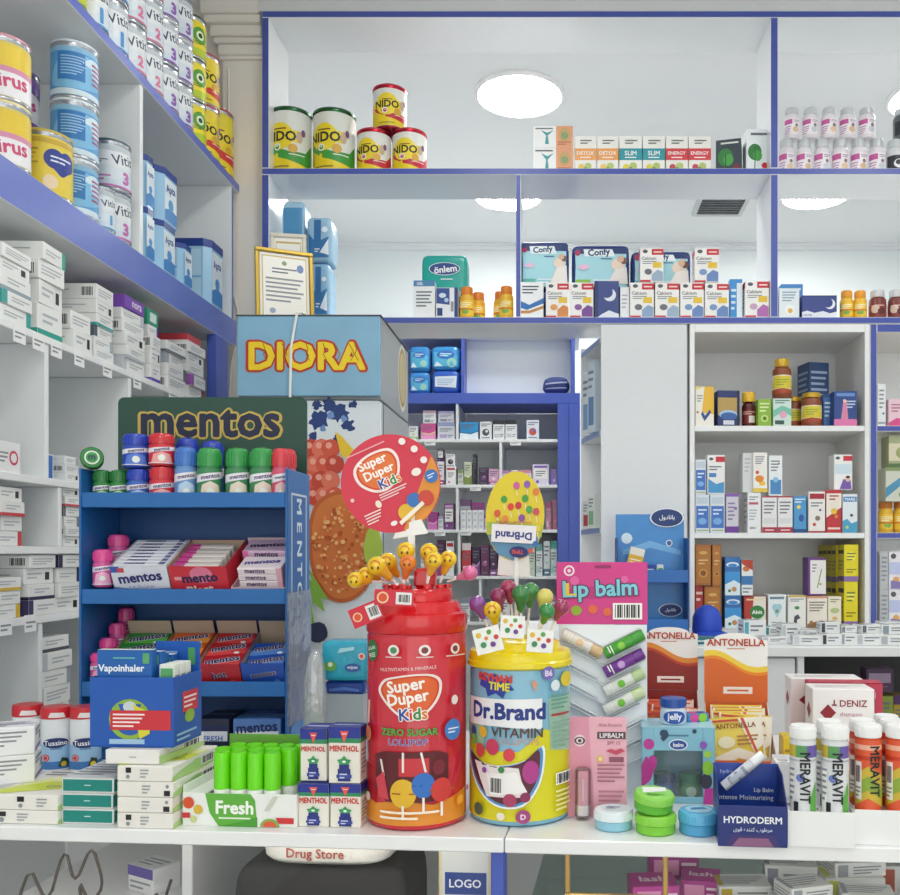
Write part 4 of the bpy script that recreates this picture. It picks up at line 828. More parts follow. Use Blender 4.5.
brow(3, [(421, 428, 548, W_, 0, '#b04a7a', '#c8a0b8', 'pink-topped carton behind the yellow lollipops on the fourth shelf'), (429, 436, 545, '#7a3a6a', 4, '#b070a0', '#d8b0d0', 'plum carton behind the yellow lollipops on the fourth shelf'), (437, 444.5, 540, '#5a2f50', 2, '#a04a80', '#e0b0d0', 'dark plum carton beside a divider on the fourth shelf'), (446, 454, 541, W_, 4, '#c03040', '#c03040', 'white carton with a red middle on the fourth shelf'),
         (462, 471, 543, '#c6404a', 0, '#e8dcdc', '#f0e0e0', 'red carton on the fourth shelf of the back room'), (472, 480, 547, '#3f2a48', 2, '#7a4a80', '#c8a0c8', 'very dark plum carton on the fourth shelf'), (480.6, 489, 545, '#6a3a5e', 3, '#b06a9a', '#e0b8d0', 'plum carton with a pink disc on the fourth shelf'), (489.6, 497, 545, '#4a3050', 1, '#8a5a90', '#c8a8c8', 'dark carton left of the hanging oval sign on the fourth shelf'),
         (500, 508, 545, '#8a3a50', 2, '#c8788a', '#f0d0d0', 'wine-red carton behind the oval sign'), (509, 518, 548, W_, 1, '#3a8a90', '#8ac0c0', 'white and teal carton behind the oval sign'), (519, 527, 547, W_, 0, '#4a70b0', '#a0b8d8', 'white and blue carton behind the oval sign'), (528, 535, 549, '#c8d6c4', 5, '#5a8a5a', '#a8c8a8', 'pale green striped carton on the fourth shelf'), (536, 542.5, 544, '#dfe6e6', 0, '#6aa0a0', '#a8c8c8', 'slim white carton with a teal top on the fourth shelf'),
         (543.5, 550, 541, '#d8dfe0', 1, '#5a7a8a', '#a8b8c0', 'slim grey-footed carton on the fourth shelf'), (550.6, 557, 541, '#cfe0dc', 0, '#4a9a90', '#a0d0c8', 'slim teal-topped carton touching the blue post on the fourth shelf')])
brow(4, [(412, 422, 596, W_, 1, '#5a8a4a', '#a8c8a0', 'white and green carton behind the red drum lid'), (424, 436, 592, '#3f6a3a', 4, '#90b880', '#c8dcc0', 'dark green carton behind the red drum lid'), (460, 470, 598, W_, 0, '#8a8fa0', '#b8bcc8', 'white carton behind the pink lollipop'), (484, 496, 598, '#dfe2e4', 0, '#4a5a6a', '#a8b0b8', 'grey-topped carton between the two lollipop drums'), (498, 510, 600, W_, 1, '#a8a05a', '#d0c8a0', 'white and khaki carton behind the lollipops of the yellow drum'), (545, 556, 596, W_, 0, '#a87a9a', '#d0b8c8', 'white carton low beside the blue post')])
# corner shelf things
rn = random.Random(4)
def gl(label, px, d, z, w, h, col, ac):
    box3('cosmetic_box', label, 'carton', (X(px, d), d, z+.0005), (w, .05, h), col, {'F': [('r', .15, .1, .85, .5, ac), ('l', .15, .6, .85, .9, 3, '#7a8898')], 'L': [('r', .15, .1, .85, .6, ac), ('l', .15, .65, .85, .9, 3, '#7a8898')]}, rot=(0, 0, -58))
gl('pale blue carton on the narrow side shelf, nearest the tall cupboard', 596.5, 3.44, 1.855, .05, .27, '#c9d6e2', '#5f86b4'); gl('white and blue carton on the narrow side shelf, deeper in', 591, 3.55, 1.855, .05, .25, '#dbe3ea', '#7a9ac4'); gl('red and white carton on the lower narrow side shelf', 591, 3.545, 1.49, .045, .11, '#dfe3e3', '#b8424a'); gl('white and green carton on the lower narrow side shelf', 596.5, 3.44, 1.49, .045, .13, '#e3e8e2', '#8ab890')
# ================================================================ RIGHT CABINET
d = 3.315
def cab(lab, a, b, yt, z, base, faces, dd=d, dep=.07, rz=0, group=None, name='medicine_box'):
    return carton(name, lab, 'carton', a, b, yt, z, dd, dep, base, faces, rz=rz, group=group)
cab('white and yellow carton with a blue tick at the cabinet side', 695.3, 714, 386.5, ZA, '#efece2', {'F': [('p', [(.35, .35), (1, .3), (1, 1), (.5, 1)], '#eab93c'), ('p', [(0, .9), (.5, 1), (0, 1)], '#f0d890'), ('p', [(.3, .3), (.5, .12), (.85, .35), (.78, .42), (.52, .26), (.38, .38)], '#34518c'), ('c', .12, .35, .06, '#c8404a'), ('l', .1, .6, .4, .8, 3, '#8a8f98')]})
cab('dark navy and gold carton with a pale oval standing tilted', 716.5, 739, 390.5, ZA, '#2c3a70', {'F': [('r', .0, .3, .9, .8, '#b99a58'), ('c', .48, .32, .42, '#a8c8e4', .5), ('c', .5, .28, .38, '#3f66a8', .45), ('r', .25, .04, .75, .16, '#d8dfec'), ('r', .88, 0, 1, 1, '#1c2444')]}, rz=6)
t = E('syrup_bottle', 'dark brown syrup bottle with a yellow cap beside the navy and gold carton', 'bottle', (X(748.5, 3.36), 3.36, ZA))
mb = MB(); mb.lathe([(.022, 0), (.025, .003), (.025, .078), (.02, .088), (.013, .094)], M('#5a2320', .15), 20); mb.cylart([('r', .1, .1, .9, .8, '#7c2228'), ('r', .45, .15, .8, .5, '#e4d8d0'), ('l', .15, .55, .85, .75, 2, '#e0b8a0')], .025, .005, .078); put(mb, 'body', t)
mb = MB(); mb.lathe([(.0245, .0945), (.0235, .128), (.021, .131)], M('#e3b52c', .35), 20); put(mb, 'cap', t)
cab('lime green carton between the syrup bottle and the pastel one', 757.8, 771.5, 399, ZA, '#8cb63c', {'F': [('l', .15, .5, .85, .9, 3, '#dcecb0'), ('c', .5, .28, .28, '#c4dc7c'), ('c', .5, .28, .14, '#4a7a2a')], 'L': [('l', .1, .2, .9, .9, 5, '#cfe49c')]})
cab('pastel carton with green and pink waves under the stacked golden jar', 773, 791.5, 397.6, ZA, '#cfe4dc', {'F': [('p', [(0, .3), (.5, .5), (1, .35), (1, .6), (.5, .72), (0, .55)], '#7cc4ac'), ('c', .55, .4, .2, '#e4a8c8'), ('r', .1, .06, .6, .2, '#3a5a54'), ('l', .1, .78, .9, .94, 2, '#4a7a6c'), ('r', 0, .97, 1, 1, '#6a2a2a')]})
jt = [('r', 0, .1, 1, .84, '#e8dfc8'), ('p', [(.1, .3), (.9, .3), (.8, .8), (.2, .8)], '#dcc93a'), ('l', .3, .4, .7, .7, 3, '#8aa03a'), ('p', [(0, .1), (1, .1), (1, .24), (.5, .3), (0, .24)], '#a84a2c')]
jar('golden_jar', 'golden-lidded supplement jar half hidden behind the front jar', (X(793.5, 3.42), 3.42, ZA), .035, Z(395, 3.36)-ZA, jt, '#8a4a2a', '#cfa83c', capr=.86, neck=.14, cat='jar', group='golden-lidded jars in the cabinet', capm=.4)
jf = jar('golden_jar', 'golden-lidded supplement jar in front beside the pastel carton', (X(811.5, 3.35), 3.35, ZA), .0365, Z(393.5, 3.35)-ZA, jt, '#8a4a2a', '#cfa83c', rz=-12, capr=.88, neck=.14, cat='jar', group='golden-lidded jars in the cabinet', capm=.4)
jar('golden_jar', 'golden-lidded supplement jar stacked on the pastel carton', (X(781.8, 3.35), 3.35, Z(397.6, 3.315)+.001), .0345, Z(360, 3.35)-Z(397.6, 3.315), jt, '#8a4a2a', '#cfa83c', rz=-10, capr=.74, neck=.2, cat='jar', group='golden-lidded jars in the cabinet', capm=.4)
BB = '#3d5a92'
cab('small blue carton between the golden jar and the blue-pink carton', 823.3, 832, 394, ZA, '#3f6aa8', {'F': [('l', .15, .3, .85, .8, 4, '#c8dcf0'), ('r', 0, .9, 1, 1, '#2a4a80')]}, dd=3.36)
cab('navy blue carton with a pink figure and pink foot', 834, 857, 391, ZA, '#2d4a8c', {'F': [('r', 0, 0, 1, .2, '#e07ab0'), ('p', [(.3, .2), (.62, .2), (.55, .75), (.4, .7)], '#d888a8'), ('c', .46, .72, .07, '#e8c8b0'), ('l', .55, .5, .95, .75, 3, '#c4d4ec'), ('r', .1, .85, .9, .94, '#6a90cc')]})
box3('medicine_box', 'tall blue and silver carton standing behind the golden jars', 'carton', (X(813, 3.5), 3.50, ZA), (.085, .09, Z(362, 3.45)-ZA), '#35507e', {'F': [('r', 0, 0, 1, .3, '#b4c6d6'), ('l', .1, .4, .9, .9, 6, '#a8bcd8'), ('c', .7, .3, .14, '#e0e0c8', .6)], 'L': [('r', 0, 0, 1, .3, '#9fb4c8'), ('l', .1, .4, .9, .9, 6, '#8aa4c8')]}, rot=(0, 0, 14))
bp = lambda: {'F': [('r', .06, .12, .94, .7, '#3f74c4'), ('c', .5, .3, .3, '#7ab0e4', .8), ('l', .2, .45, .8, .65, 2, '#dce8f6'), ('r', .1, .76, .9, .93, '#c8d4de'), ('l', .1, .03, .9, .1, 1, '#9ab06a')]}
bl1 = cab('blue-panelled carton at the cabinet side on the second shelf', 695.3, 709.5, 494.5, ZB, '#dfe8ee', bp(), group='blue-panelled cartons in the cabinet')
bl2 = cab('blue-panelled carton beside the purple-footed one on the second shelf', 710.2, 724.8, 494.5, ZB, '#dfe8ee', bp(), group='blue-panelled cartons in the cabinet')
cab('blue-panelled carton stacked at the cabinet side on the second shelf', 695.3, 706.2, 459.5, top(bl1)+.0005, '#dfe8ee', bp(), group='blue-panelled cartons in the cabinet')
dop = lambda c: {'F': [('r', .48, .82, 1, .96, '#c8303c'), ('c', .22, .9, .12, '#5b5e66', .7), ('l', .1, .6, .8, .74, 2, '#6a707a'), ('p', [(.05, .04), (.95, .04), (.95, .32), (.5, .26), (.05, .4)], c), ('r', .1, .44, .5, .54, '#4a86c8')], 'L': [('l', .2, .3, .8, .9, 6, '#9aa0a8')]}
cab('white red-cornered carton stacked above the blue-panelled ones', 707.3, 725, 455, top(bl2)+.0005, '#f0f0ee', dop('#4a9ad0'))
cab('lilac-grey carton with a purple foot on the second shelf', 726, 738.7, 493.5, ZB, '#d4cfdc', {'F': [('r', 0, 0, 1, .16, '#6f3a9a'), ('r', 0, .92, 1, 1, '#8a5ab0'), ('c', .75, .62, .14, '#8f7ab4'), ('l', .15, .3, .7, .8, 5, '#8a84a0')]})
wr = lambda: {'F': [('r', 0, 0, 1, .15, '#b03048'), ('r', 0, .96, 1, 1, '#b03048'), ('l', .12, .5, .88, .88, 4, '#7a7f88'), ('l', .2, .04, .8, .11, 1, '#f0dadd'), ('r', .1, .25, .9, .4, '#dcdcde')]}
tw = cab('plain white tall carton with small print beside the purple-footed one', 747.5, 761, 492.5, ZB, '#eceeef', {'F': [('r', .1, .7, .8, .76, '#c05a6a'), ('l', .12, .8, .8, .92, 2, '#8a9098'), ('t', 'ZINC', .4, .12, .5, '#4a5058'), ('l', .12, .3, .7, .6, 4, '#b0b4ba')], 'L': [('l', .1, .2, .9, .9, 5, '#c0c4c8')]})
w1 = cab('white carton with dark red foot beside the plain tall carton', 762, 777, 496, ZB, '#e9e8e8', wr(), group='dark-red-footed white cartons'); w2_ = cab('white carton with dark red foot beside the bright blue carton', 777.8, 792.8, 496, ZB, '#e9e8e8', wr(), group='dark-red-footed white cartons')
cab('bright blue carton with yellow spots in the middle of the second shelf', 793.6, 806.5, 496, ZB, '#4d9ad0', {'F': [('c', .4, .7, .16, '#e8d86a'), ('c', .6, .4, .2, '#2a5aa0', 1.4), ('l', .1, .8, .9, .95, 2, '#e4f0f8'), ('r', 0, 0, 1, .1, '#24508c')]}, rz=0)
cab('white children syrup carton with red title and a cartoon bee', 808.3, 825.3, 491.5, ZB, '#eeeae6', {'F': [('r', .08, .82, .95, .95, '#a8283a'), ('c', .55, .35, .15, '#8a7a6a'), ('c', .7, .55, .07, '#3a4a8a'), ('c', .35, .2, .1, '#c84a3a'), ('l', .15, .62, .85, .76, 2, '#7a7f88'), ('r', 0, 0, 1, .04, '#a8283a')]})
rd = cab('red and white carton with yellow fruit under the red-cornered one', 826.2, 841.6, 490, ZB, '#c23038', {'F': [('p', [(0, .35), (1, .6), (1, .92), (0, .92)], '#efe6d8'), ('c', .5, .5, .2, '#e6c03a'), ('c', .66, .38, .12, '#e0843a'), ('l', .1, .05, .9, .16, 1, '#f2d8d0'), ('l', .2, .75, .8, .9, 2, '#a82a34')]})
cab('pale blue carton with a small sea scene at the end of the second shelf', 842.5, 857.5, 494, ZB, '#e2ebf0', {'F': [('r', .05, .8, .95, .93, '#3f8ac4'), ('t', 'MARE', .5, .865, .7, '#f4f8fa', .02), ('p', [(0, 0), (1, 0), (1, .3), (.6, .24), (.3, .36), (0, .3)], '#4aa0c8'), ('c', .6, .45, .1, '#5a3a34'), ('c', .3, .14, .1, '#c8d05a')]})
cab('white carton with orange and yellow fruit stacked on the tall plain one', 753, 767.5, 452.5, max(top(tw), top(w1))+.001, '#f0eee8', {'F': [('c', .45, .34, .3, '#e88a2a', .8), ('c', .65, .22, .22, '#f0c02a', .7), ('c', .3, .5, .12, '#d85a2a'), ('r', 0, 0, 1, .1, '#e8c84a'), ('l', .15, .7, .8, .92, 4, '#7a8088')]})
cab('plain pale carton side next to the orange fruit carton', 742.5, 752.5, 453, top(tw)+.001, '#d9dcdd', {'F': [('l', .2, .5, .8, .9, 4, '#b8bcc0')]}, dd=3.33)
cab('white carton with a blue bottle picture stacked on dark-red-footed ones', 768.8, 782.5, 455.5, max(top(w1), top(w2_))+.0005, '#ebf0f2', {'F': [('r', .1, .04, .9, .4, '#4a8ac4'), ('c', .5, .4, .2, '#8ac0e4'), ('l', .15, .6, .8, .9, 4, '#7a8088'), ('c', .75, .8, .07, '#a05a6a')], 'R': [('l', .1, .2, .9, .9, 5, '#a8b4bc')]})
cab('white red-cornered carton with a purple child picture stacked on the red one', 834, 852.5, 454.5, max(top(rd), Z(494, d))+.001, '#f0efee', {'F': [('r', .5, .82, 1, .96, '#c8303c'), ('c', .2, .9, .12, '#5b5e66', .7), ('r', .05, .45, .95, .72, '#cfe2ec'), ('p', [(.3, .02), (.95, .02), (.9, .28), (.5, .3)], '#7a5ab0'), ('c', .75, .3, .14, '#e2bca0'), ('c', .75, .36, .12, '#3a2a3a', .6)]})
# third shelf (on the back worktop)
AM = '#a8682c'
def amb(): return {'F': [('r', .08, .06, .92, .94, '#b8762f'), ('c', .5, .3, .28, '#d0983f'), ('c', .5, .3, .18, '#8a5020'), ('c', .5, .8, .26, '#d8b060', .4), ('l', .2, .5, .8, .66, 2, '#e0c080')], 'L': [('r', .1, .1, .9, .9, '#965a24')]}
GA = 'amber brown cartons in the cabinet'
A0 = cab('small red carton at the cabinet side below the amber cartons', 695.3, 703.5, 585.5, ZW, '#b8322c', {'F': [('l', .1, .6, .9, .9, 2, '#f0d0c8'), ('r', .1, .1, .9, .3, '#7a1c1c')]}, dd=3.33); A1 = cab('amber brown carton standing on the worktop beside the blue ones', 704.3, 721, 586.5, ZW, AM, amb(), group=GA)
cab('amber brown carton stacked at the cabinet side', 695.3, 711.2, 544.5, max(top(A0), top(A1))+.0005, AM, amb(), group=GA); cab('amber brown carton stacked beside the blue drink cartons', 712.2, 721.3, 545, top(A1)+.0005, AM, amb(), group=GA)
blc = lambda: {'F': [('c', .5, .8, .42, '#e4eef6', .4), ('c', .5, .78, .3, '#3f8ed0', .4), ('r', 0, .3, 1, .62, '#3f98d8'), ('p', [(0, 0), (1, 0), (1, .3), (.6, .4), (0, .28)], '#dff0f6'), ('c', .6, .16, .16, '#c8905a'), ('c', .3, .12, .1, '#4a7a4a')], 'L': [('r', .1, .1, .9, .9, '#24456c')]}
b1 = cab('blue drink carton standing on the worktop under its twin', 724.8, 741.3, 595.5, ZW, '#2f6eb0', blc(), group='blue drink cartons in the cabinet')
b2 = cab('white and red vegetable carton with a green round label', 744, 766, 596.5, ZW, '#b63a34', {'F': [('p', [(.3, 0), (1, 0), (1, 1), (.45, 1)], '#e6e2d4'), ('c', .6, .5, .34, '#2f7d3c', .9), ('t', 'Alvit', .6, .5, .48, '#f0f4ea', .03), ('l', .1, .85, .9, .96, 1, '#f2d8a0'), ('c', .75, .14, .12, '#c83a2a')]})
cab('blue drink carton stacked on its twin', 724.8, 740.3, 557, top(b1)+.0005, '#2f6eb0', blc(), group='blue drink cartons in the cabinet')
cab('white carton with a brown pastry picture stacked beside the upper blue carton', 741.5, 753, 560, max(top(b1), top(b2))+.0005, '#e8ecec', {'F': [('c', .4, .75, .3, '#c8763a', .8), ('r', 0, .3, 1, .55, '#3a78b4'), ('l', .1, .05, .9, .25, 2, '#8a8f98'), ('p', [(0, .9), (1, .7), (1, 1), (0, 1)], '#b8402c')]})
cab('white carton with a pale blue heart picture on the worktop', 768, 786, 594.5, ZW, '#e8eeee', {'F': [('c', .4, .62, .18, '#a8d0dc'), ('c', .6, .62, .18, '#a8d0dc'), ('p', [(.24, .58), (.76, .58), (.5, .3)], '#a8d0dc'), ('c', .5, .5, .1, '#7a9a6a'), ('l', .2, .05, .8, .2, 2, '#9aa4a8'), ('r', .1, .86, .9, .93, '#6a8a9a')]})
w3 = cab('white carton with dark horse figures on the worktop', 788, 806, 595.5, ZW, '#ecece8', {'F': [('p', [(.3, .08), (.5, .08), (.5, .25), (.7, .3), (.55, .42), (.35, .35)], '#4a4a54'), ('c', .5, .62, .14, '#4a9a5a', .7), ('l', .12, .8, .88, .92, 2, '#7a8088'), ('r', 0, .95, 1, 1, '#d8b83a')]})
w4 = cab('wide cream carton with brown fruit below the purple-edged one', 807.2, 827.3, 596, ZW, '#efe6da', {'F': [('p', [(0, 0), (1, 0), (1, .14), (.5, .2), (0, .12)], '#8a6a4a'), ('c', .2, .16, .1, '#a87a3a'), ('r', 0, .93, 1, 1, '#d89a7a'), ('l', .1, .5, .9, .85, 4, '#8a8078')]})
w5 = cab('pale cream carton with a green oval beside the yellow cartons', 828, 841.5, 596.5, ZW, '#ece6d0', {'F': [('c', .5, .55, .35, '#b8c88a', .6), ('c', .5, .3, .2, '#d8b070', .7), ('l', .15, .8, .85, .94, 2, '#8a8a6a'), ('p', [(0, 0), (1, 0), (1, .1), (0, .16)], '#a8a060')]})
cab('white carton in a purple frame stacked above the cream cartons', 807.5, 826, 557.5, max(top(w4), top(w3))+.0005, '#63367e', {'F': [('r', .14, .04, 1, .93, '#ece9e6'), ('l', .25, .6, .5, .85, 3, '#8a8a94'), ('p', [(.5, .2), (.56, .2), (.8, .7), (.74, .7)], '#8a9a5a'), ('c', .7, .3, .07, '#a8b070')]})
yl = lambda: {'F': [('r', 0, .0, 1, .14, '#8a6aa8'), ('c', .5, .68, .3, '#f4e85a', 1.1), ('l', .2, .55, .8, .8, 3, '#6a7a2a'), ('l', .15, .22, .85, .36, 2, '#8a7a1a')], 'L': [('r', 0, .0, 1, .14, '#75628a'), ('r', .05, .75, .95, .85, '#3a3a1a'), ('l', .1, .3, .9, .6, 3, '#a89a2a')]}
GY = 'yellow cartons stacked at the cabinet end'
y1_ = cab('yellow carton standing on the worktop at the cabinet end', 844, 858, 581.5, ZW, '#e2d31e', yl(), group=GY); cab('yellow carton stacked on top at the cabinet end', 844, 858.5, 544.5, top(y1_)+.0005, '#e2d31e', yl(), group=GY)
for k in range(4):
    dd = 3.40+k*.055
    yy = cab('yellow carton in the row receding behind the front one, %s lower' % ORD[k], 833-k*1.5, 846-k*2.6, None, ZW, '#d8c81e', yl(), dd=dd, dep=.05, group=GY) if False else box3('medicine_box', 'yellow carton receding behind the cabinet-end one, %s of the lower row' % ORD[k], 'carton', (X(850, d), 3.425+k*.058, ZW), (.052, .055, .165), '#d8c81e', yl(), group=GY)
    box3('medicine_box', 'yellow carton receding behind the cabinet-end one, %s of the upper row' % ORD[k], 'carton', (X(850, d), 3.425+k*.058, ZW+.1655), (.052, .055, .14), '#d8c81e', yl(), group=GY)
# blue-edged cabinet at the picture edge
x1_ = 877.5
cab('tall white slim carton in the blue-edged cabinet', x1_, 886, 384, ZA, '#e6eaec', {'F': [('l', .2, .4, .8, .9, 5, '#8a929a'), ('c', .7, .3, .14, '#4a8aa0'), ('r', .05, .05, .95, .1, '#9aa8b0')]})
cab('pink and white carton at the picture edge in the blue-edged cabinet', 888.5, 915, 399, ZA, '#e8c8d4', {'F': [('p', [(0, 0), (1, 0), (1, .2), (.3, .3), (0, .12)], '#d8508c'), ('l', .1, .5, .5, .85, 3, '#b06a8a')]})
ec = lambda: {'F': [('r', 0, .2, 1, .75, '#d8d2b8'), ('c', .45, .46, .24, '#9aa06a', .8), ('c', .5, .4, .07, '#3a3a34'), ('r', 0, 0, 1, .12, '#5a7a4a')], 'L': [('l', .1, .2, .9, .9, 3, '#b4b89a')]}
GJ = 'yellow jars at the foot of the blue-edged cabinet'
jy = [jar('golden_jar', 'yellow orange-capped jar beside the blue upright', (X(885.5, 3.36), 3.36, ZB), .026, .115, ob, '#e3b438', '#b8702c', group=GJ, cat='jar', capr=.9, neck=.2), jar('golden_jar', 'yellow orange-capped jar at the picture edge', (X(901, 3.36), 3.36, ZB), .0275, .115, ob, '#e3b438', '#b8702c', group=GJ, cat='jar', capr=.9, neck=.2)]
e1 = box3('medicine_box', 'green and white carton standing on the yellow jars at the picture edge', 'carton', (X(898, 3.36), 3.36, ZB+.1155), (.12, .08, .125), '#cfd3c4', {'F': [('p', [(0, .1), (.5, .5), (1, .2), (1, .5), (.5, .75), (0, .4)], '#4f94b8'), ('c', .5, .2, .1, '#6a9a5a'), ('r', 0, .9, 1, 1, '#8a9a6a')]})
box3('medicine_box', 'olive green carton on top at the picture edge', 'carton', (X(901, 3.36), 3.36, ZB+.241), (.12, .08, .118), '#a4ab84', ec()['F'] and {'F': ec()['F']})
for k, (yt, lb) in enumerate(((594, 'lower'), (561, 'upper'))):
    zz = ZW if k == 0 else ZW+.1405
    box3('medicine_box', 'grey carton side beside the blue upright, %s one' % lb, 'carton', (X(882, 3.35), 3.36, zz), (.035, .07, .14), '#b9bcc0', {'F': [('l', .2, .2, .8, .9, 6, '#8a8f96')]})
    box3('medicine_box', 'white carton with lilac picture at the picture edge, %s one' % lb, 'carton', (X(901, 3.33), 3.36, zz), (.10, .07, .14), '#e6e4ea', {'F': [('r', .45, .82, 1, .95, '#c8303c'), ('r', .05, .4, .95, .72, '#bcc4e4'), ('c', .3, .25, .12, '#e0a860'), ('p', [(.1, .02), (.9, .02), (.9, .16), (.1, .24)], '#8a7ab4'), ('c', .2, .88, .1, '#565a60')]})
# ================================================================ SMALL CARTONS LYING ON THE BACK WORKTOP
rn = random.Random(21)
def flatbox(label, px, dd, w, dp, h, ac, rz, z=ZW, base='#e8eaea', txt=None):
    f = {'F': [('r', .04, .1, .22, .9, ac), ('l', .3, .3, .85, .8, 2, '#7a8088')], 'T': [('r', .05, .1, .3, .9, ac), ('l', .4, .2, .9, .8, 3, '#9aa0a6')], 'L': [('l', .1, .3, .9, .8, 2, '#8a9098')], 'R': [('l', .1, .3, .9, .8, 2, '#8a9098')]}
    return box3('medicine_box', label, 'carton', (X(px, dd), dd, z), (w, dp, h), base, f, group='small white cartons strewn over the back worktop', rot=(0, 0, rz))
flatbox('teal-marked white carton standing on the worktop in front of the white heart carton', 752, 2.98, .075, .07, .055, '#4aa8b8', 4)
flatbox('white and teal carton lying on the worktop beside the teal-marked one', 774, 3.02, .06, .05, .03, '#3f98a0', -12)
flatbox('flat white carton at the worktop edge beside the orange display', 771, 2.76, .09, .06, .022, '#b8bec4', 14)
flatbox('white carton standing behind the flat one near the horse carton', 788, 2.92, .06, .06, .048, '#c0c8cc', 3)
flatbox('white carton lying at the worktop edge above the base cabinet post', 806, 2.72, .085, .07, .03, '#cdd2d6', -8)
flatbox('white carton lying behind a front one below the cream carton', 811, 2.90, .09, .06, .03, '#c2c8cc', 6)
a_ = flatbox('white black-printed carton at the worktop edge, lower of two', 828.5, 2.72, .058, .06, .034, '#3a3e44', 2)
flatbox('white black-printed carton at the worktop edge, upper of two', 828, 2.73, .056, .06, .034, '#3a3e44', -3, z=top(a_)+.0005)
a_ = flatbox('square white carton beside the black-printed pair', 846.5, 2.72, .046, .06, .036, '#9ea8b0', -4)
flatbox('grey-marked carton on top of the square white one', 845, 2.735, .05, .06, .02, '#7a868e', 8, z=top(a_)+.0005)
a_ = flatbox('wide white carton at the worktop edge under a tilted one', 866, 2.72, .082, .06, .034, '#b8c0c6', 3)
flatbox('white carton turned askew on top of the wide one', 867, 2.73, .07, .05, .026, '#5f6a74', 16, z=top(a_)+.0005)
a_ = flatbox('long white carton at the picture edge on the worktop', 894, 2.72, .10, .07, .03, '#aab2b8', -5)
flatbox('long white carton stacked at the picture edge', 893, 2.735, .10, .06, .03, '#8a96a0', 6, z=top(a_)+.0005)
flatbox('white carton behind the stacked ones near the yellow cartons', 868, 2.94, .12, .06, .035, '#c8ccd0', 2); flatbox('white carton at the back near the blue upright', 893, 2.98, .1, .06, .05, '#b0b8be', -3)
flatbox('white carton behind the black-printed pair', 838, 2.95, .07, .06, .042, '#9ab4bc', 9)
# round blue cap on the worktop
t = E('baseball_cap', 'bright blue fabric cap lying on the worktop before the amber cartons', 'cap', (X(707, 3.05), 3.05, ZW), (0, 0, 25))
mb = MB(); CB = M('#2d4fc4', .6, bump=.3); mb.lathe([(.047, 0), (.05, .02), (.048, .06), (.036, .085), (.016, .098), (.0015, .101)], CB, 24, sx=1.0, sy=1.05); put(mb, 'crown', t)
mb = MB(); n = 14; vs = []; fs = []
for i in range(n+1):
    a = -PI*.42+PI*.84*i/n; vs += [(.049*math.sin(a), -.049*math.cos(a), .008), (.06*math.sin(a)*1.05, -.045*math.cos(a)-.055*math.cos(a), .002), (.06*math.sin(a)*1.05, -.045*math.cos(a)-.055*math.cos(a), .005), (.049*math.sin(a), -.049*math.cos(a), .012)]
for i in range(n):
    for k in range(4): fs.append([4*i+k, 4*i+(k+1) % 4, 4*i+4+(k+1) % 4, 4*i+4+k])
mb.mesh(vs, fs, CB); put(mb, 'brim', t)
t = box3('medicine_box', 'dark teal flat packet lying on the worktop between the two display cartons', 'packet', (X(702, 2.75), 2.75, ZW), (.085, .06, .02), '#1f6a78', {'F': [('r', 0, .4, 1, .6, '#cfe4e4')], 'T': [('l', .1, .2, .9, .8, 3, '#a8d0d0')]}, rot=(0, 0, 6))
# ================================================================ BLUE WALL RACK WITH WHITE OVAL SIGN
d = 2.95
t = E('tablet_rack', 'blue counter rack with two trays and oval signs before the tall cupboard', 'display rack', (X(653, d), d, ZW))
w = (690-617.5)*d/FPX; w2 = w/2; RB = M('#2468b4', .35, noise=.05); RBD = M('#1f4f96', .4)
H = Z(513, d)-ZW
mb = MB(); mb.box(-w2+.003, w2-.003, .10, .106, 0, H, M('#3f8cd0', .3, noise=.15, scale=14), .002)
mb.faceart((-w2+.003, w2-.003, .10, .106, 0, H), {'F': [('p', [(.1, .66), (.5, .72), (.95, .66), (.95, .7), (.5, .78), (.1, .7)], '#7ab8e8'), ('c', .16, .8, .08, '#d8ecf6'), ('t', PANA, .18, .80, .13, '#f0f6fa', .01), ('c', .78, .76, .05, '#e8f0f6'), ('c', .78, .76, .035, '#2f6ab0')]}); put(mb, 'back_panel', t, smooth=0)
for s in (-1, 1):
    mb = MB(); a, b = (-w2, -w2+.004) if s < 0 else (w2-.004, w2)
    prism(mb, [(a, 0), (b, 0), (b, .106), (a, .106)], 0, H*.8, RBD); put(mb, 'side_panel', t, smooth=0)
for z0 in (Z(573.5, d)-ZW, Z(623, d)-ZW):
    mb = MB(); mb.box(-w2+.0045, w2-.0045, .0, .0995, z0-.03, z0-.027, RB); mb.box(-w2+.0045, w2-.0045, -.002, .002, z0-.03, z0+.012, RB); put(mb, 'tray', t, smooth=0)
def oval(zc, xc, r, name):
    mb = MB(); n = 28; pr = [(.0, 0)]
    vs = [(xc+r*math.cos(2*PI*i/n), 0, zc+.55*r*math.sin(2*PI*i/n)) for i in range(n)]
    mb.poly(vs[::-1], '#eef2f4'); mb.poly([(x, .004, z) for x, y, z in vs], '#eef2f4')
    for i in range(n): mb.poly([vs[i], vs[(i+1) % n], (vs[(i+1) % n][0], .004, vs[(i+1) % n][2]), (vs[i][0], .004, vs[i][2])], '#eef2f4')
    mb.art([('c', .5, .5, .46, '#1c3c78', .55), ('t', PANA, .5, .5, .72, '#eef4f8', .02, 0, .3)], 2*r, 1.1*r, lambda u, v, o: (xc-r+u, -o, zc-.55*r+v))
    put(mb, name, t, (0, .0945, 0), smooth=0)
oval(H-.012, w2-.062, .058, 'oval_sign'); oval(Z(612, d)-ZW-.0, w2-.05, .04, 'oval_sign')
zt_ = Z(573.5, d)-ZW-.0265+ZW
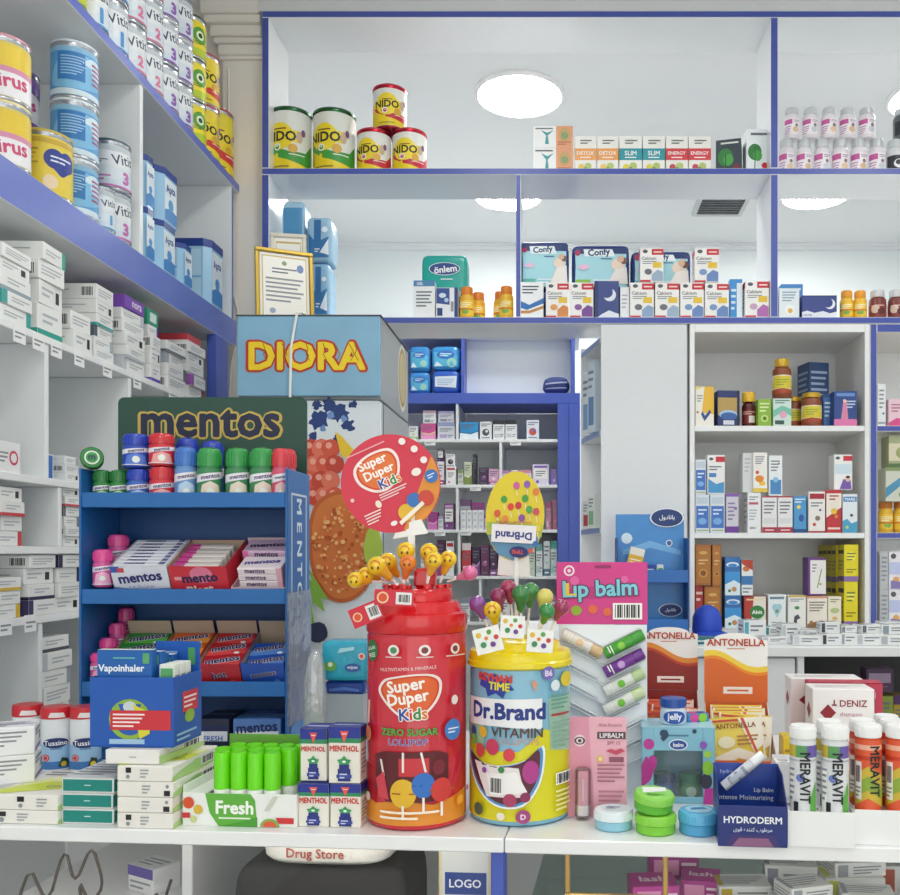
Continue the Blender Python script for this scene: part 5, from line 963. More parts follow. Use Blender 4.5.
box3('medicine_box', 'yellow and white tablet carton leaning on the upper tray of the blue rack', 'carton', (X(632, d), d+.05, zt_+.012), (.05, .03, .10), '#e8e4da', {'F': [('r', 0, .35, 1, .75, '#e0b02c'), ('l', .15, .45, .85, .65, 2, '#f6ecd0'), ('r', .2, .06, .8, .2, '#2f5fa8')]}, rot=(-6, 14, 0))
box3('medicine_box', 'navy and white tablet carton on the upper tray of the blue rack', 'carton', (X(651, d), d+.045, zt_), (.03, .04, .055), '#2a3fa0', {'F': [('r', .1, .5, .9, .75, '#dfe4f4'), ('c', .5, .25, .2, '#e04a4a')]})
box3('medicine_box', 'white tablet carton with a green mark on the upper tray of the blue rack', 'carton', (X(661, d), d+.045, zt_), (.022, .04, .055), '#e6ecec', {'F': [('r', .1, .6, .9, .8, '#3a9a6a'), ('l', .1, .1, .9, .5, 3, '#8a9098')]})
box3('medicine_box', 'white low carton at the end of the upper tray of the blue rack', 'carton', (X(676, d), d+.045, zt_), (.065, .045, .034), '#e9ecec', {'F': [('l', .1, .3, .9, .8, 2, '#a8b0b8')]})
zt_ = Z(623, d)-.0265
box3('medicine_box', 'yellow tablet carton on the lower tray of the blue rack', 'carton', (X(636, d), d+.05, zt_), (.05, .03, .07), '#e8c23c', {'F': [('r', 0, .3, 1, .6, '#f2ead0'), ('l', .1, .7, .9, .9, 1, '#9a7a1a')]}, rot=(0, 0, -8))
# ================================================================ INSIDE THE OPEN BASE CABINET
zi = .8005
for i, (px, w, h, c, st, ac, lb) in enumerate(((812, .06, .19, '#cfc9cf', 0, '#a8a0b0', 'pale carton at the front of the open base cabinet'), (862, .12, .16, '#5a2f6e', 4, '#8a5aa0', 'wide purple carton inside the open base cabinet'), (882, .05, .15, '#8a9a3a', 2, '#5a2f6e', 'lime and purple carton inside the open base cabinet'), (898, .05, .14, '#c8a82c', 0, '#5a2f6e', 'mustard yellow carton inside the open base cabinet'), (842, .05, .13, '#6a3f86', 1, '#a880c0', 'small violet carton inside the open base cabinet'))):
    dd = 2.84+(i % 2)*.08; box3('medicine_box', lb, 'carton', (X(px, dd), dd, zi), (w, .06, h), c, scheme(c, ac, st))
box3('medicine_box', 'plum carton with a pale label on top of the purple carton in the base cabinet', 'carton', (X(868, 2.92), 2.84, .9610), (.085, .055, .075), '#4a2f50', {'F': [('r', .1, .4, .9, .8, '#a890b0'), ('l', .2, .1, .8, .3, 2, '#8a6a94')]})
# ================================================================ COUNTER
ZK = CZ-.373; RZ = -4.375
def Dc(y): return .373*FPX/(y-CY)                    # depth of a point of the counter top seen at row y
ct = E('glass_counter', 'long white-topped glass sales counter across the foreground', 'counter', (0, 1.1667, 0), (0, 0, RZ))
seam = -.073
def cp_(name, a, b, c, d_, e, f, mat, fm=None, ch=.0015):
    mb = MB(); mb.box(a, b, c, d_, e, f, mat, ch, fm or {}); return put(mb, name, ct, smooth=0)
TOPW = M('#eeeff0', .22, noise=.015)
cp_('worktop', -1.12, seam-.0007, 0, .70, ZK-.0195, ZK-.0003, TOPW); cp_('worktop', seam+.0007, 1.05, 0, .70, ZK-.0195, ZK-.0003, TOPW)
PAN = M('#d3d6d8', .35, noise=.02)
GLS = clear('clear_glass', gloss=.02, edge=.22)
cp_('back_panel', -1.10, 1.03, .66, .675, .05, ZK-.021, PAN)
for a in (-1.115, -.56, 1.03): cp_('side_panel', a, a+.016, .03 if a < -.6 or a > 0 else .10, .655, .05, ZK-.021, PAN)
cp_('blue_post', X(491, 1.22), X(504, 1.22), .018, .05, .05, ZK-.021, BLUE2)
cp_('base', -1.10, 1.03, .03, .655, .03, .05, PAN); cp_('lower_shelf', -.54, -.1, .05, .655, .60, .615, PAN)
cp_('glass_front', -1.10, -.095, .010, .014, .06, ZK-.022, GLS, ch=.0003); cp_('glass_front', -.07, 1.03, .010, .014, .06, ZK-.022, GLS, ch=.0003)
ZG = .872
cp_('glass_shelf', -.06, 1.028, .10, .655, ZG-.008, ZG-.0005, clear('shelf_glass', '#e6f4f0'), ch=.001)
cp_('white_shelf', -.85, -.545, .12, .655, ZG-.02, ZG-.0005, TOPW)
cp_('glass_clip', .005, .012, .0145, .022, ZK-.075, ZK-.0225, M('#c9a560', .3, .8)); cp_('glass_clip', .005, .14, .0145, .022, ZK-.079, ZK-.0755, M('#c9a560', .3, .8)); cp_('glass_clip', .133, .14, .0145, .022, ZK-.075, ZK-.0225, M('#c9a560', .3, .8))
cp_('led_strip', -1.08, -.10, .024, .034, ZK-.0265, ZK-.0215, M('#fff8ee', .5, emit=FILL_E)); cp_('led_strip', -.06, 1.02, .024, .034, ZK-.0265, ZK-.0215, M('#fff8ee', .5, emit=FILL_E))  # glowing strips added under the top to brighten the counter's inside
def CB_(name, label, cat, x0, x1, yb, yt, dp, base, faces, z=None, d=None, rz=RZ, group=None, h=None, rough=.4, dz=0):
    """carton on the counter: columns x0..x1, front foot at row yb, front top at row yt"""
    d = d or Dc(yb); z = ZK if z is None else z; h = h or Z(yt, d)-z; w = (x1-x0)*d/FPX
    a = math.radians(rz); cx = (X(x0, d)+X(x1, d))/2-math.sin(a)*dp/2; cy = d+math.cos(a)*dp/2
    return box3(name, label, cat, (cx, cy, z+dz), (w, dp, h), base, faces, group=group, rot=(0, 0, rz), rough=rough)
# ---- cartons at the left end
CR = '#ece9e2'
def med(k, col=None):
    f = [('r', .16, .55, .26, .9, '#1e1f22'), ('c', .2, .3, .035, '#8a8f96'), ('l', .42, .2, .58, .85, 3, '#9aa0a8')] if k == 0 else [('r', .84, .1, .95, .45, '#1e1f22'), ('c', .9, .72, .03, '#8a8f96'), ('l', .45, .2, .6, .85, 3, '#9aa0a8')]
    return {'F': f, 'T': [('p', [(0, 0), (1, .3), (1, .6), (.4, .5), (0, .2)], '#c9d63a'), ('p', [(0, .25), (.5, .55), (1, .62), (1, .8), (.3, .66)], '#e3e9a0'), ('t', 'Cosol', .72, .35, .35, '#6a5a90', .02, 20), ('l', .1, .75, .6, .95, 2, '#8a9098')], 'R': [('p', [(0, 0), (1, 0), (1, .5), (.5, .8), (0, .3)], '#b4d48a'), ('b', .6, .2, .9, .8)]}
a0 = CB_('medicine_box', 'white carton with black square, lowest at the left end of the counter', 'carton', -14, 59.5, 824, 810.5, .137, CR, med(0))
a1 = CB_('medicine_box', 'white carton with yellow-green printed lid at the left end of the counter', 'carton', -14, 59.5, None, 795, .137, CR, med(1) | {'F': [('r', .42, .55, .52, .9, '#1e1f22'), ('c', .47, .3, .03, '#8a8f96'), ('l', .7, .2, .85, .85, 3, '#9aa0a8')]}, z=top(a0)+.0005, d=1.2345)
lil = {'R': [('l', .1, .6, .9, .9, 2, '#6a7078'), ('r', 0, .1, 1, .22, '#7a6ab0'), ('b', .75, .3, .95, .7)], 'F': [('l', .1, .3, .9, .9, 4, '#8a8f96')], 'T': [('l', .1, .2, .9, .8, 4, '#9aa0a8'), ('r', .0, .4, 1, .5, '#b8b0d8')]}
la = box3('medicine_box', 'white and lilac carton lying askew on the yellow-green printed carton', 'carton', (X(-15, 1.28), 1.312, top(a1)+.0005), (.10, .062, .040), '#ebebee', lil, rot=(0, 0, 22))
box3('medicine_box', 'white and lilac carton stacked on its twin at the left picture edge', 'carton', (X(-16, 1.28), 1.312, top(la)+.0005), (.10, .062, .040), '#ebebee', lil, rot=(0, 0, 24))
tl = {'F': [('r', .03, .12, .97, .9, '#12857c'), ('l', .44, .45, .56, .6, 1, '#cfe8e4')], 'T': [('r', 0, 0, 1, 1, '#dfe3e4'), ('l', .05, .1, .95, .9, 7, '#8a9096')], 'R': [('r', .0, .1, 1, .9, '#12857c')]}
z = ZK; pos3 = ('bottom one of the teal stack', 'middle one of the teal stack', 'top one of the teal stack')
for i, (b, t_) in enumerate(((824, 811), (809, 796), (792.5, 779.5))):
    o = CB_('medicine_box', 'teal-fronted white carton, %s on the counter' % pos3[i], 'carton', 60.5, 115-(i == 1)*1, 824, None, .125, '#e6e8e6', tl, z=z, d=1.234, h=.0205, group='teal-fronted cartons'); z = top(o)+.0008
z = ZK; lc = None
for i in range(4):
    lc = CB_('medicine_box', 'cream carton with black square, %s from bottom, right of the teal stack' % ORD[i], 'carton', 115.8, 174-(i % 2)*.8, 829, None, .135, CR, med((0, 1, 1, 0)[i]), z=z, d=1.2135, h=.0206, group='cream cartons beside the teal stack'); z = top(lc)+.0006
hb = CB_('medicine_box', 'cream carton lying between the stack of cream cartons and the blue inhaler box', 'carton', 104, 160, None, None, .13, '#eceae6', {'F': [('l', .45, .4, .58, .6, 1, '#a8adb4')], 'R': [('b', .5, .2, .9, .8), ('p', [(0, 0), (1, 0), (1, .3), (0, .6)], '#b4d48a')], 'T': [('l', .1, .2, .9, .9, 5, '#9aa0a8')]}, z=z, d=1.222, h=.0195)
# ---- blue inhaler display box
vz = top(hb)+.0006; d = 1.235; w = (174-88)*d/FPX; dp = .085; h = .096
t = E('inhaler_display_box', 'open blue inhaler counter box with a red banner standing on cream cartons', 'display box', (X(131, d)+.003, d+dp/2, vz), (0, 0, -3))
VB = M('#1b57b0', .35)
mb = MB(); w2, q = w/2, dp/2
mb.box(-w2, w2, -q, q, 0, .002, VB)
for a in ((-w2, w2, -q, -q+.0015, .002, h), (-w2, -w2+.0015, -q+.0015, q, .002, h), (w2-.0015, w2, -q+.0015, q, .002, h), (-w2+.0015, w2-.0015, q-.0015, q, .002, h+.012)): mb.box(*a, VB, .0003)
mb.faceart((-w2, w2, -q, q, 0, h), {'F': [('c', .48, .4, .25, '#8fb43a', .95), ('p', [(.34, .62), (.62, .62), (.48, .2)], '#1b57b0'), ('c', .48, .36, .17, '#1b57b0', .9), ('c', .48, .58, .08, '#c9d4d8', .8), ('p', [(.52, .62), (.72, .5), (.72, .2), (.6, .12)], '#d8cf3a'), ('r', .25, .25, .97, .53, '#cc2f3a'), ('l', .28, .28, .66, .5, 4, '#f6e8e8'), ('r', .24, .05, .66, .12, '#9cc0dc')],
    'R': [('r', .3, .45, .85, .75, '#cc2f3a'), ('l', .35, .5, .8, .7, 3, '#f4e4e4'), ('c', .55, .38, .18, '#8fb43a', .6), ('l', .1, .05, .8, .2, 2, '#9cc0dc')]})
put(mb, 'tray', t, smooth=0)
mb = MB(); mb.box(-.008, w2-.001, q-.004, q-.002, h-.02, h+.042, VB, .001); mb.faceart((-.008, w2-.001, q-.004, q-.002, h-.02, h+.042), {'F': [('r', .74, .45, .9, .85, '#4a9a5a'), ('l', .1, .7, .5, .8, 1, '#8ab4e0')]}); put(mb, 'back_flap', t, smooth=0)
def loc_(o, p): 
    bpy.context.view_layer.update(); return o.matrix_world @ Vector(p)
for k in range(4):
    p = loc_(t, (-.014+.004*(k % 2), -q+.014+k*.0175, .0025)); hh = h+.034-k*.004
    box3('inhaler_pack', 'blue inhaler carton standing in the open blue box, %s from the front' % ORD[k], 'carton', p, (.078, .015, hh), '#1a5fae', {'F': [('t', 'Vapoinhaler', .45, .80, .84, '#e8f2f8', .03, 0, .13), ('l', .3, .90, .7, .94, 1, '#5fb0a8'), ('r', .84, .86, .96, .97, '#5aa86a'), ('l', .1, .1, .9, .6, 5, '#8ab4e0')], 'T': [('r', 0, 0, 1, 1, '#dfe6ea')]}, rot=(0, 0, -3), group='blue inhaler cartons in their counter box')
for k in range(3):
    p = loc_(t, (.043, -q+.02+k*.018, .0025)); box3('inhaler_pack', 'white inhaler carton at the open end of the blue box, %s from the front' % ORD[k], 'carton', p, (.022, .014, h+.014), '#e4e8e0', {'F': [('r', .1, .8, .9, .95, '#5aa86a'), ('l', .1, .2, .9, .7, 4, '#8a9098')], 'R': [('l', .1, .4, .9, .9, 4, '#8a9098')]}, rot=(0, 0, -3), group='white inhaler cartons in the blue counter box')
# ---- cough syrup powder cans
GTs = 'red-capped white and blue canisters'
tus = [('r', 0, 0, 1, .5, '#9cc4e4'), ('r', 0, 0, 1, .16, '#3d78b8'), ('c', .5, .54, .27, '#1c2e6a', .42), ('t', 'Tussino', .5, .54, .48, '#f2f4f8', .02, 0, .16), ('l', .4, .40, .62, .44, 1, '#4a70a8'), ('c', .3, .24, .08, '#cc3040'), ('c', .3, .24, .055, '#f0e4e4'), ('c', .3, .24, .045, '#cc3040'), ('p', [(.55, .05), (.75, .05), (.75, .2), (.62, .24)], '#2a3a2a'), ('c', .66, .1, .06, '#d8c03a')]
for i, (px, yb, lb) in enumerate(((28, 769, 'red-capped canister set back at the left of the three'), (56.5, 772, 'red-capped canister in the middle with its navy oval in full view'), (85.5, 772, 'red-capped canister partly hidden by the blue inhaler box'))):
    d = Dc(yb); r = 14.2*d/FPX; t = E('powder_canister', lb, 'canister', (X(px, d+r), d+r, ZK), (0, 0, 26), GTs)
    mb = MB(); h = .108; mb.lathe([(r*.95, 0), (r, .003), (r, h*.8), (r*.98, h*.82)], M('#e9edf0', .25), 28); mb.cylart(tus, r, .004, h*.8, PI); put(mb, 'body', t)
    mb = MB(); mb.lathe([(r*1.01, h*.822), (r*1.01, h*.95), (r*.96, h), (r*.5, h)], M('#cf2d38', .3), 28); mb.layer = 0; mb.cylart([('p', [(.35, .2), (.7, .1), (.66, .8), (.4, .9)], '#f0e8e6')], r*1.01, h*.83, h*.94, PI); put(mb, 'cap', t)
# ---- green mouth freshener tray
d = 1.2215; w = (297.5-180)*d/FPX; dp = .096; h = .0445
t = E('freshener_tray', 'white counter tray printed with a green leaf banner holding lime green tubes', 'display tray', (X(238.7, d)+.004, d+dp/2+.001, ZK), (0, 0, RZ))
w2, q = w/2, dp/2; mb = MB(); WT = M('#eceeea', .4)
for a in ((-w2, w2, -q, q, 0, .0015), (-w2, w2, -q, -q+.0015, .0015, h), (-w2, -w2+.0015, -q+.0015, q, .0015, h+.01), (w2-.0015, w2, -q+.0015, q, .0015, h), (-w2+.0015, w2-.0015, q-.0015, q, .0015, h+.01), (-w2+.002, -w2+.03, -q+.004, q-.003, h-.004, h-.002)): mb.box(*a, WT, .0003)
mb.faceart((-w2, w2, -q, q, 0, h), {'F': [('p', [(.2, 1), (.60, 1), (.64, .8), (.66, 0), (.32, 0), (.24, .4)], '#5fae3c'), ('p', [(.34, 0), (.66, 0), (.66, .3)], '#4a9a30'), ('t', 'Fresh', .46, .58, .36, '#f4f8f0', .035, 0, .42), ('l', .32, .2, .6, .32, 1, '#e0f0d4'), ('c', .055, .7, .05, '#d8502e'), ('c', .14, .5, .04, '#d8b23a'), ('c', .1, .2, .03, '#c8d08a'), ('r', .0, .24, .07, .4, '#cc3038'), ('p', [(.82, .3), (.98, .3), (.98, .12), (.85, .12)], '#cc3038'), ('p', [(.77+.085*math.cos(PI*i/10), .02+.5*.5*math.sin(PI*i/10)) for i in range(11)], '#7fae4a'), ('p', [(.77+.06*math.cos(PI*i/10), .02+.18*math.sin(PI*i/10)) for i in range(11)], '#d85a3a'), ('p', [(.72, .5), (.8, .95), (.84, .95), (.76, .5)], '#c8cfc0')]})
put(mb, 'tray', t, smooth=0)
mb = MB(); mb.box(-w2+.022, w2-.002, q+.0005, q+.0018, 0, .106, M('#79b548', .4), .0004, {'F': M('#6ea844', .4)}); put(mb, 'back_flap', t, smooth=0)
proto = None; LIME = M('#6cdc12', .3); rt = .0112; k = 0
rown = ('front row', 'middle row', 'back row')
for j, (n, xs, yy) in enumerate(((4, -.030, -q+.0135), (5, -.0405, -q+.0395), (5, -.030-.0005, -q+.0655))):
    for i in range(n):
        p = loc_(t, (xs+i*.0237, yy, .0018)); lb = 'lime green freshener tube, %s of the %s in the leaf tray' % (ORD[i], rown[j])
        if proto is None:
            proto = E('freshener_tube', lb, 'tube', p, (0, 0, 0), 'lime green tubes in the leaf tray')
            mb = MB(); mb.lathe([(rt*.98, 0), (rt, .002), (rt, .045), (rt*.97, .0465)], M('#eef0ec', .35), 18); put(mb, 'base', proto)
            mb = MB(); mb.lathe([(rt*.985, .0468), (rt*.985, .094), (rt*.93, .0965), (rt*.5, .0965)], LIME, 18); put(mb, 'cap', proto)
        else: clone(proto, p, lb)
# ---- menthol cartons
men = {'F': [('r', 0, .8, 1, 1, '#26338e'), ('r', 0, .72, 1, .8, '#2f8a5a'), ('p', [(.36, .93), (.64, .93), (.5, .72)], '#e2574a'), ('l', .42, .86, .58, .9, 1, '#f6d8d0'), ('t', 'MENTHOL', .5, .62, .92, '#c9302c', .035, 0, .18, 1.25), ('r', .3, .04, .7, .26, '#222f7e'), ('r', .34, .26, .66, .34, '#222f7e'), ('r', .26, .1, .74, .16, '#3a4a9a'), ('p', [(.36, .34), (.64, .34), (.72, .42), (.58, .44), (.5, .5), (.42, .44), (.28, .42)], '#3a9a5a'), ('c', .5, .39, .06, '#e8ece8', .6), ('l', .36, .08, .6, .2, 2, '#c8d0ec')],
       'R': [('r', 0, .8, 1, 1, '#26338e'), ('r', 0, .72, 1, .8, '#2f8a5a'), ('l', .15, .15, .85, .62, 6, '#8a8f96')], 'T': [('r', 0, 0, 1, 1, '#26338e'), ('r', .08, .42, .92, .52, '#dfe4f4'), ('r', 0, .9, 1, 1, '#1c276e')], 'L': [('r', 0, .8, 1, 1, '#26338e'), ('r', 0, .72, 1, .8, '#2f8a5a')]}
GM = 'white and blue menthol cartons in a two by two stack'
m1 = CB_('balm_carton', 'menthol carton at the bottom beside the green tube tray', 'carton', 298, 329, 827, 784, .05, '#e9e5da', men, group=GM)
m2 = CB_('balm_carton', 'menthol carton at the bottom touching the red drum side', 'carton', 329.8, 361, 828, 784, .03, '#e9e5da', men, group=GM)
CB_('balm_carton', 'menthol carton on top, set back, beside the green tubes', 'carton', 300, 327, None, 729, .042, '#e9e5da', men, z=max(top(m1), top(m2))+.0006, d=1.229, group=GM)
CB_('balm_carton', 'menthol carton on top touching the red drum side', 'carton', 328.2, 360.5, None, 727, .03, '#e9e5da', men, z=max(top(m1), top(m2))+.0006, d=1.2165, group=GM)
# ---- clear plastic things behind the menthol cartons
d = 1.50; t = E('storage_tub', 'clear plastic tub with a blue lid behind the menthol cartons', 'tub', (X(346, d), d+.03, ZK), (0, 0, RZ))
mb = MB(); w2 = 19*d/FPX; prism(mb, [(-w2, -.03), (w2, -.03), (w2, .03), (-w2, .03)], 0, .136, clear('clear_plastic', '#dfe8f0', haze=.25)); put(mb, 'body', t, smooth=0)
mb = MB(); mb.box(-w2-.002, w2+.002, -.032, .032, .1365, .158, M('#24479e', .2), .004); mb.faceart((-w2, w2, -.0325, .032, .1365, .158), {'F': [('p', [(.1, .2), (.5, .3), (.9, .2), (.9, .4), (.5, .55), (.1, .4)], '#4a74c4')]}); put(mb, 'lid', t, smooth=0)
softpack('wipes_pack', 'small turquoise wipes pack lying on the blue-lidded tub', 'wipes pack', 321, 369, 641, ZK+.159, 1.49, .06, '#27a6c4', [('c', .85, .62, .07, '#e8e0e0'), ('c', .85, .62, .045, '#d8604a'), ('c', .2, .38, .13, '#5fae4a', .8), ('c', .2, .42, .05, '#e8f0d8'), ('c', .66, .34, .16, '#2a5aa8', .55), ('t', 'wipes', .66, .34, .22, '#e8f6fa', .02), ('p', [(.35, .7), (.7, .78), (.7, .86), (.4, .82)], '#a8e0ec')], wrinkle=.01, p=9)
softpack('plastic_bag', 'crumpled clear plastic bag between the blue gum rack and the red drum', 'plastic bag', 300, 322, 652, ZK, 1.44, .05, '#e0e6ea', [], wrinkle=.16, p=3, rough=.1, rz=10)
bpy.data.objects['plastic_bag'].data.materials[0] = clear('thin_film', '#f2f6f8', gloss=.3, bump=.6, haze=.22)
# ================================================================ GUM RACK
d = 1.62; rx0, rx1 = X(80, d), X(288, d); rw = rx1-rx0; dp = .14
t = E('gum_rack', 'blue tiered gum display rack with a dark green header board', 'display rack', ((rx0+rx1)/2, d, ZK)); rack = t
RK = M('#2268ac', .35, noise=.05, scale=20); RKD = M('#1d5a98', .4); w2 = rw/2; hs = Z(468.5, d)-ZK
mb = MB(); mb.box(-w2+.004, w2-.004, dp-.004, dp, 0, hs-.03, M('#184c86', .45)); put(mb, 'back_panel', t, smooth=0)
for s in (-1, 1):
    mb = MB(); a, b = (-w2, -w2+.004) if s < 0 else (w2-.004, w2); mb.box(a, b, -.004, dp, 0, hs, RK, .0008)
    if s > 0:
        f = [('r', .16, .46, .84, .92, '#cfd8e4'), ('r', .20, .468, .80, .912, '#2f66a8')]
        for k, ch in enumerate('MENTOS'): f.append(('t', ch, .5, .875-k*.075, .5, '#dfe6ee', .03, -90, .06))
        f += [('r', .1, .02, .9, .3, '#3f78b8'), ('r', 0, 0, .04, 1, '#3a7cc0')]
        mb.faceart((a, b, -.004, dp, 0, hs), {'R': f})
    put(mb, 'side_panel', t, smooth=0)
SL = [Z(493, d)-ZK, Z(589.5, d)-ZK, Z(682, d)-ZK, Z(748, d)-ZK]; TILT = 25
for k, z in enumerate(SL):
    mb = MB()
    if k == 0: mb.box(-w2+.0045, w2-.0045, .002, dp-.0045, z-.024, z-.0205, RKD)
    elif k == 3: mb.box(-w2+.0045, w2-.0045, .0, dp-.0045, max(.0005, z-.012), z-.004, RKD)
    else:
        m4 = Matrix.Translation((0, .002, z-.0225)) @ Matrix.Rotation(math.radians(TILT), 4, 'X'); mb.box(-w2+.0045, w2-.0045, .0, (dp-.012)/math.cos(math.radians(TILT)), 0, .003, RKD, xf=m4)
    mb.box(-w2+.0045, w2-.0045, -.003, .0, max(.0008, z-.026), z+.001, RK, .001); put(mb, 'shelf', t, smooth=0)
# header
hx0, hx1 = X(120, 1.77)-t.location.x, X(308, 1.77)-t.location.x; hz0, hz1 = hs-.06, Z(398, 1.77)-ZK
mb = MB(); r = .012; pts = []
for cx_, cz_, a0 in ((hx1-r, hz1-r, 0), (hx0+r, hz1-r, 90)):
    for k in range(6): a = math.radians(a0+90*k/5); pts.append((cx_+r*math.cos(a), cz_+r*math.sin(a)))
pts += [(hx0, hz0), (hx1, hz0)]
HG = M('#264c40', .4, noise=.1, scale=6); y0_ = dp+.002
mb.poly([(x, y0_, z) for x, z in pts][::-1], HG); mb.poly([(x, y0_+.004, z) for x, z in pts], HG)
for i in range(len(pts)): a, b = pts[i], pts[(i+1) % len(pts)]; mb.poly([(a[0], y0_, a[1]), (b[0], y0_, b[1]), (b[0], y0_+.004, b[1]), (a[0], y0_+.004, a[1])], HG)
HB = (hx0, hx1, y0_, y0_, hz0, hz1); mb.layer = 1
cy_ = (Z(424, 1.77)-ZK-hz0)/(hz1-hz0)
mb.faceart(HB, {'F': [('t', 'mentos', .49, cy_, .77, '#c8ae52', .07, 0), ('t', 'mentos', .49, cy_, .74, '#1c2340', .032, 0)]}); put(mb, 'header_board', t, smooth=0)
# clear leaflet pocket on the side
mb = MB(); mb.box(w2+.001, w2+.006, -.01, dp-.01, .06, .30, clear('pocket_film', '#a9c8ec', gloss=.25, bump=.3, haze=.15), .001); put(mb, 'clear_pocket', t, smooth=0)
# gum bottles
def gumart(c1, c2): return [('r', 0, 0, 1, 1, c1), ('p', [(.2, 0), (.8, 0), (.72, .5), (.5, .62), (.28, .5)], c2), ('p', [(0, .55), (1, .75), (1, .95), (0, .8)], '#ede9f2'), ('t', 'mentos', .5, .76, .5, '#34205c', .03, 10, .16), ('c', .5, .3, .09, '#e8f0e4'), ('r', 0, .0, 1, .05, '#e4e0ea')]
def gum(label, px0, px1, yb, yt, dd, cap, c1, c2, z=None, rz=24, rot=None, group='gum bottles on the blue rack'):
    r = (px1-px0)/2*dd/FPX; z = Z(yb, dd) if z is None else z; h = Z(yt, dd)-z
    b = E('gum_bottle', label, 'bottle', (X((px0+px1)/2, dd), dd, z), rot or (0, 0, rz), group)
    mb = MB(); hb = h*.66; mb.lathe([(r*.9, 0), (r, h*.05), (r*.96, hb*.4), (r, hb*.8), (r*.93, hb)], M(c1, .25), 22); mb.cylart(gumart(c1, c2), r*.985, h*.06, hb*.94, PI); put(mb, 'body', b)
    mb = MB(); mb.lathe([(r*.95, hb+.0004), (r*.97, h*.9), (r*.85, h*.97), (r*.5, h)], M(cap, .25, coat=.4), 22)
    for i in range(18): mb.box(-.0011, .0011, -.0012, .0004, hb+.002, h*.9, M(cap, .25, coat=.4), .0003, xf=Matrix.Rotation(2*PI*i/18, 4, 'Z') @ Matrix.Translation((0, -r*.96, 0)))
    put(mb, 'cap', b); TOPZ[b.name] = z+h; return b
zs = ZK+SL[0]-.0203; dd = 1.652
GR, BL_, RE, PK, LB = '#1f7a34', '#2242b8', '#d02a36', '#e04a98', '#3f78c8'
g1 = gum('small green gum bottle standing at the rack corner', 94, 110.5, None, 470, dd, GR, '#2f8a3f', '#c8d8b0', zs); gum('small green gum bottle beside the corner one on the top shelf', 110.8, 127.2, None, 470, dd, GR, '#2f8a3f', '#c8d8b0', zs)
t2 = E('gum_bottle', 'green gum bottle lying sideways on top of two small green ones', 'bottle', (X(99, dd), dd-.025, top(g1)+.0205), (0, 0, 27), 'gum bottles on the blue rack')
mb = MB(); mb.lathe([(.018, .0), (.0195, .002), (.0195, .052), (.015, .056)], M('#1f7a34', .25), 22); mb.mesh([(0, 0, 0)], [], GR)
mb.art([('c', .5, .5, .32, '#dfe8dc'), ('c', .5, .5, .25, '#3a9a4a'), ('t', 'm', .5, .5, .3, '#28405c', .04)], .039, .039, lambda u, v, o: (u-.0195, .0195-v, -o))
me = mb.build('body'); ob = bpy.data.objects.new('body', me); C.objects.link(ob); ob.parent = t2; ob.rotation_euler = (-PI/2, 0, 0)
mb = MB(); mb.lathe([(.0155, .0565), (.0155, .07), (.012, .074)], M('#2a8a40', .25), 20); ob = put(mb, 'cap', t2, rot=(-90, 0, 0))
b_ = gum('small blue gum bottle under the large blue one', 128, 149, None, 468.5, dd, BL_, '#3a62c0', '#a8c0e8', zs); gum('large blue gum bottle stacked next to the red pair', 124, 148.5, None, 434, dd, BL_, '#2a4ab8', '#5a80d8', top(b_)+.0005)
b_ = gum('small red gum bottle under the other red one', 150.5, 174, None, 466.5, dd, RE, '#d8343f', '#f0b0b0', zs); gum('red gum bottle stacked on top of the small red one', 150, 173.5, None, 433.5, dd, RE, '#d8343f', '#f0a8a8', top(b_)+.0005)
gum('light blue gum bottle right of the red pair', 175.5, 196.5, None, 447, dd, LB, '#6a98d0', '#bcd4ec', zs)
for i, (a, b, lb) in enumerate(((198, 221.5, 'green-capped gum bottle beside the light blue one'), (226.5, 249, 'green-capped gum bottle in the middle of the green trio'), (250.5, 273.5, 'green-capped gum bottle beside the red-capped one'))): gum(lb, a, b, None, 448, dd, '#2f9a4a', '#3f8a58', '#e8d8c8', zs)
gum('red-capped pink gum bottle at the open end of the top shelf', 272.3, 288.5, None, 448.5, dd, '#d83a48', '#d85a78', '#f0c8c8', zs)
gum('red-capped pink gum bottle behind the side panel corner of the rack', 279, 296, None, 449, dd+.05, '#d83a48', '#d85a78', '#f0c8c8', zs)
b_ = None
for i, (a, b, lb) in enumerate(((150, 171, 'blue-capped gum bottle behind the red pair'), (177, 198, 'blue-capped gum bottle at the back behind the light blue one'), (202, 223, 'blue-capped gum bottle at the back behind the first green-capped one'))): gum(lb, a, b, None, 441-(i == 1)*3, dd+.062, BL_, '#2f52b8', '#7a9ad8', zs)
# ---- tilted open display cartons
def tray(label, px0, px1, k, col, art, dpt=.130, hf=.060, inner='#b8a490', yoff=.014, backh=None):
    w = (px1-px0)*d/FPX; z = ZK+SL[k]-.0225+.0038
    t = E('gum_display_carton', label, 'display carton', (X((px0+px1)/2, d), d+.002, z), (TILT, 0, 0)); w2 = w/2-.0006; bm_ = M(col, .4); im = M(inner, .6)
    mb = MB()
    for a, fm in (((-w2, w2, yoff, dpt, 0, .0012), None), ((-w2, w2, yoff, yoff+.0012, .0012, hf), {'B': im}), ((-w2, -w2+.0012, yoff+.0012, dpt, .0012, hf), {'R': im}), ((w2-.0012, w2, yoff+.0012, dpt, .0012, hf), {'L': im}), ((-w2+.0012, w2-.0012, dpt-.0012, dpt, .0012, backh or hf), {'F': im})): mb.box(*a, bm_, .0002, fm or {})
    mb.faceart((-w2, w2, yoff, dpt, 0, hf), {'F': art}); put(mb, 'carton', t, smooth=0); return t, w2
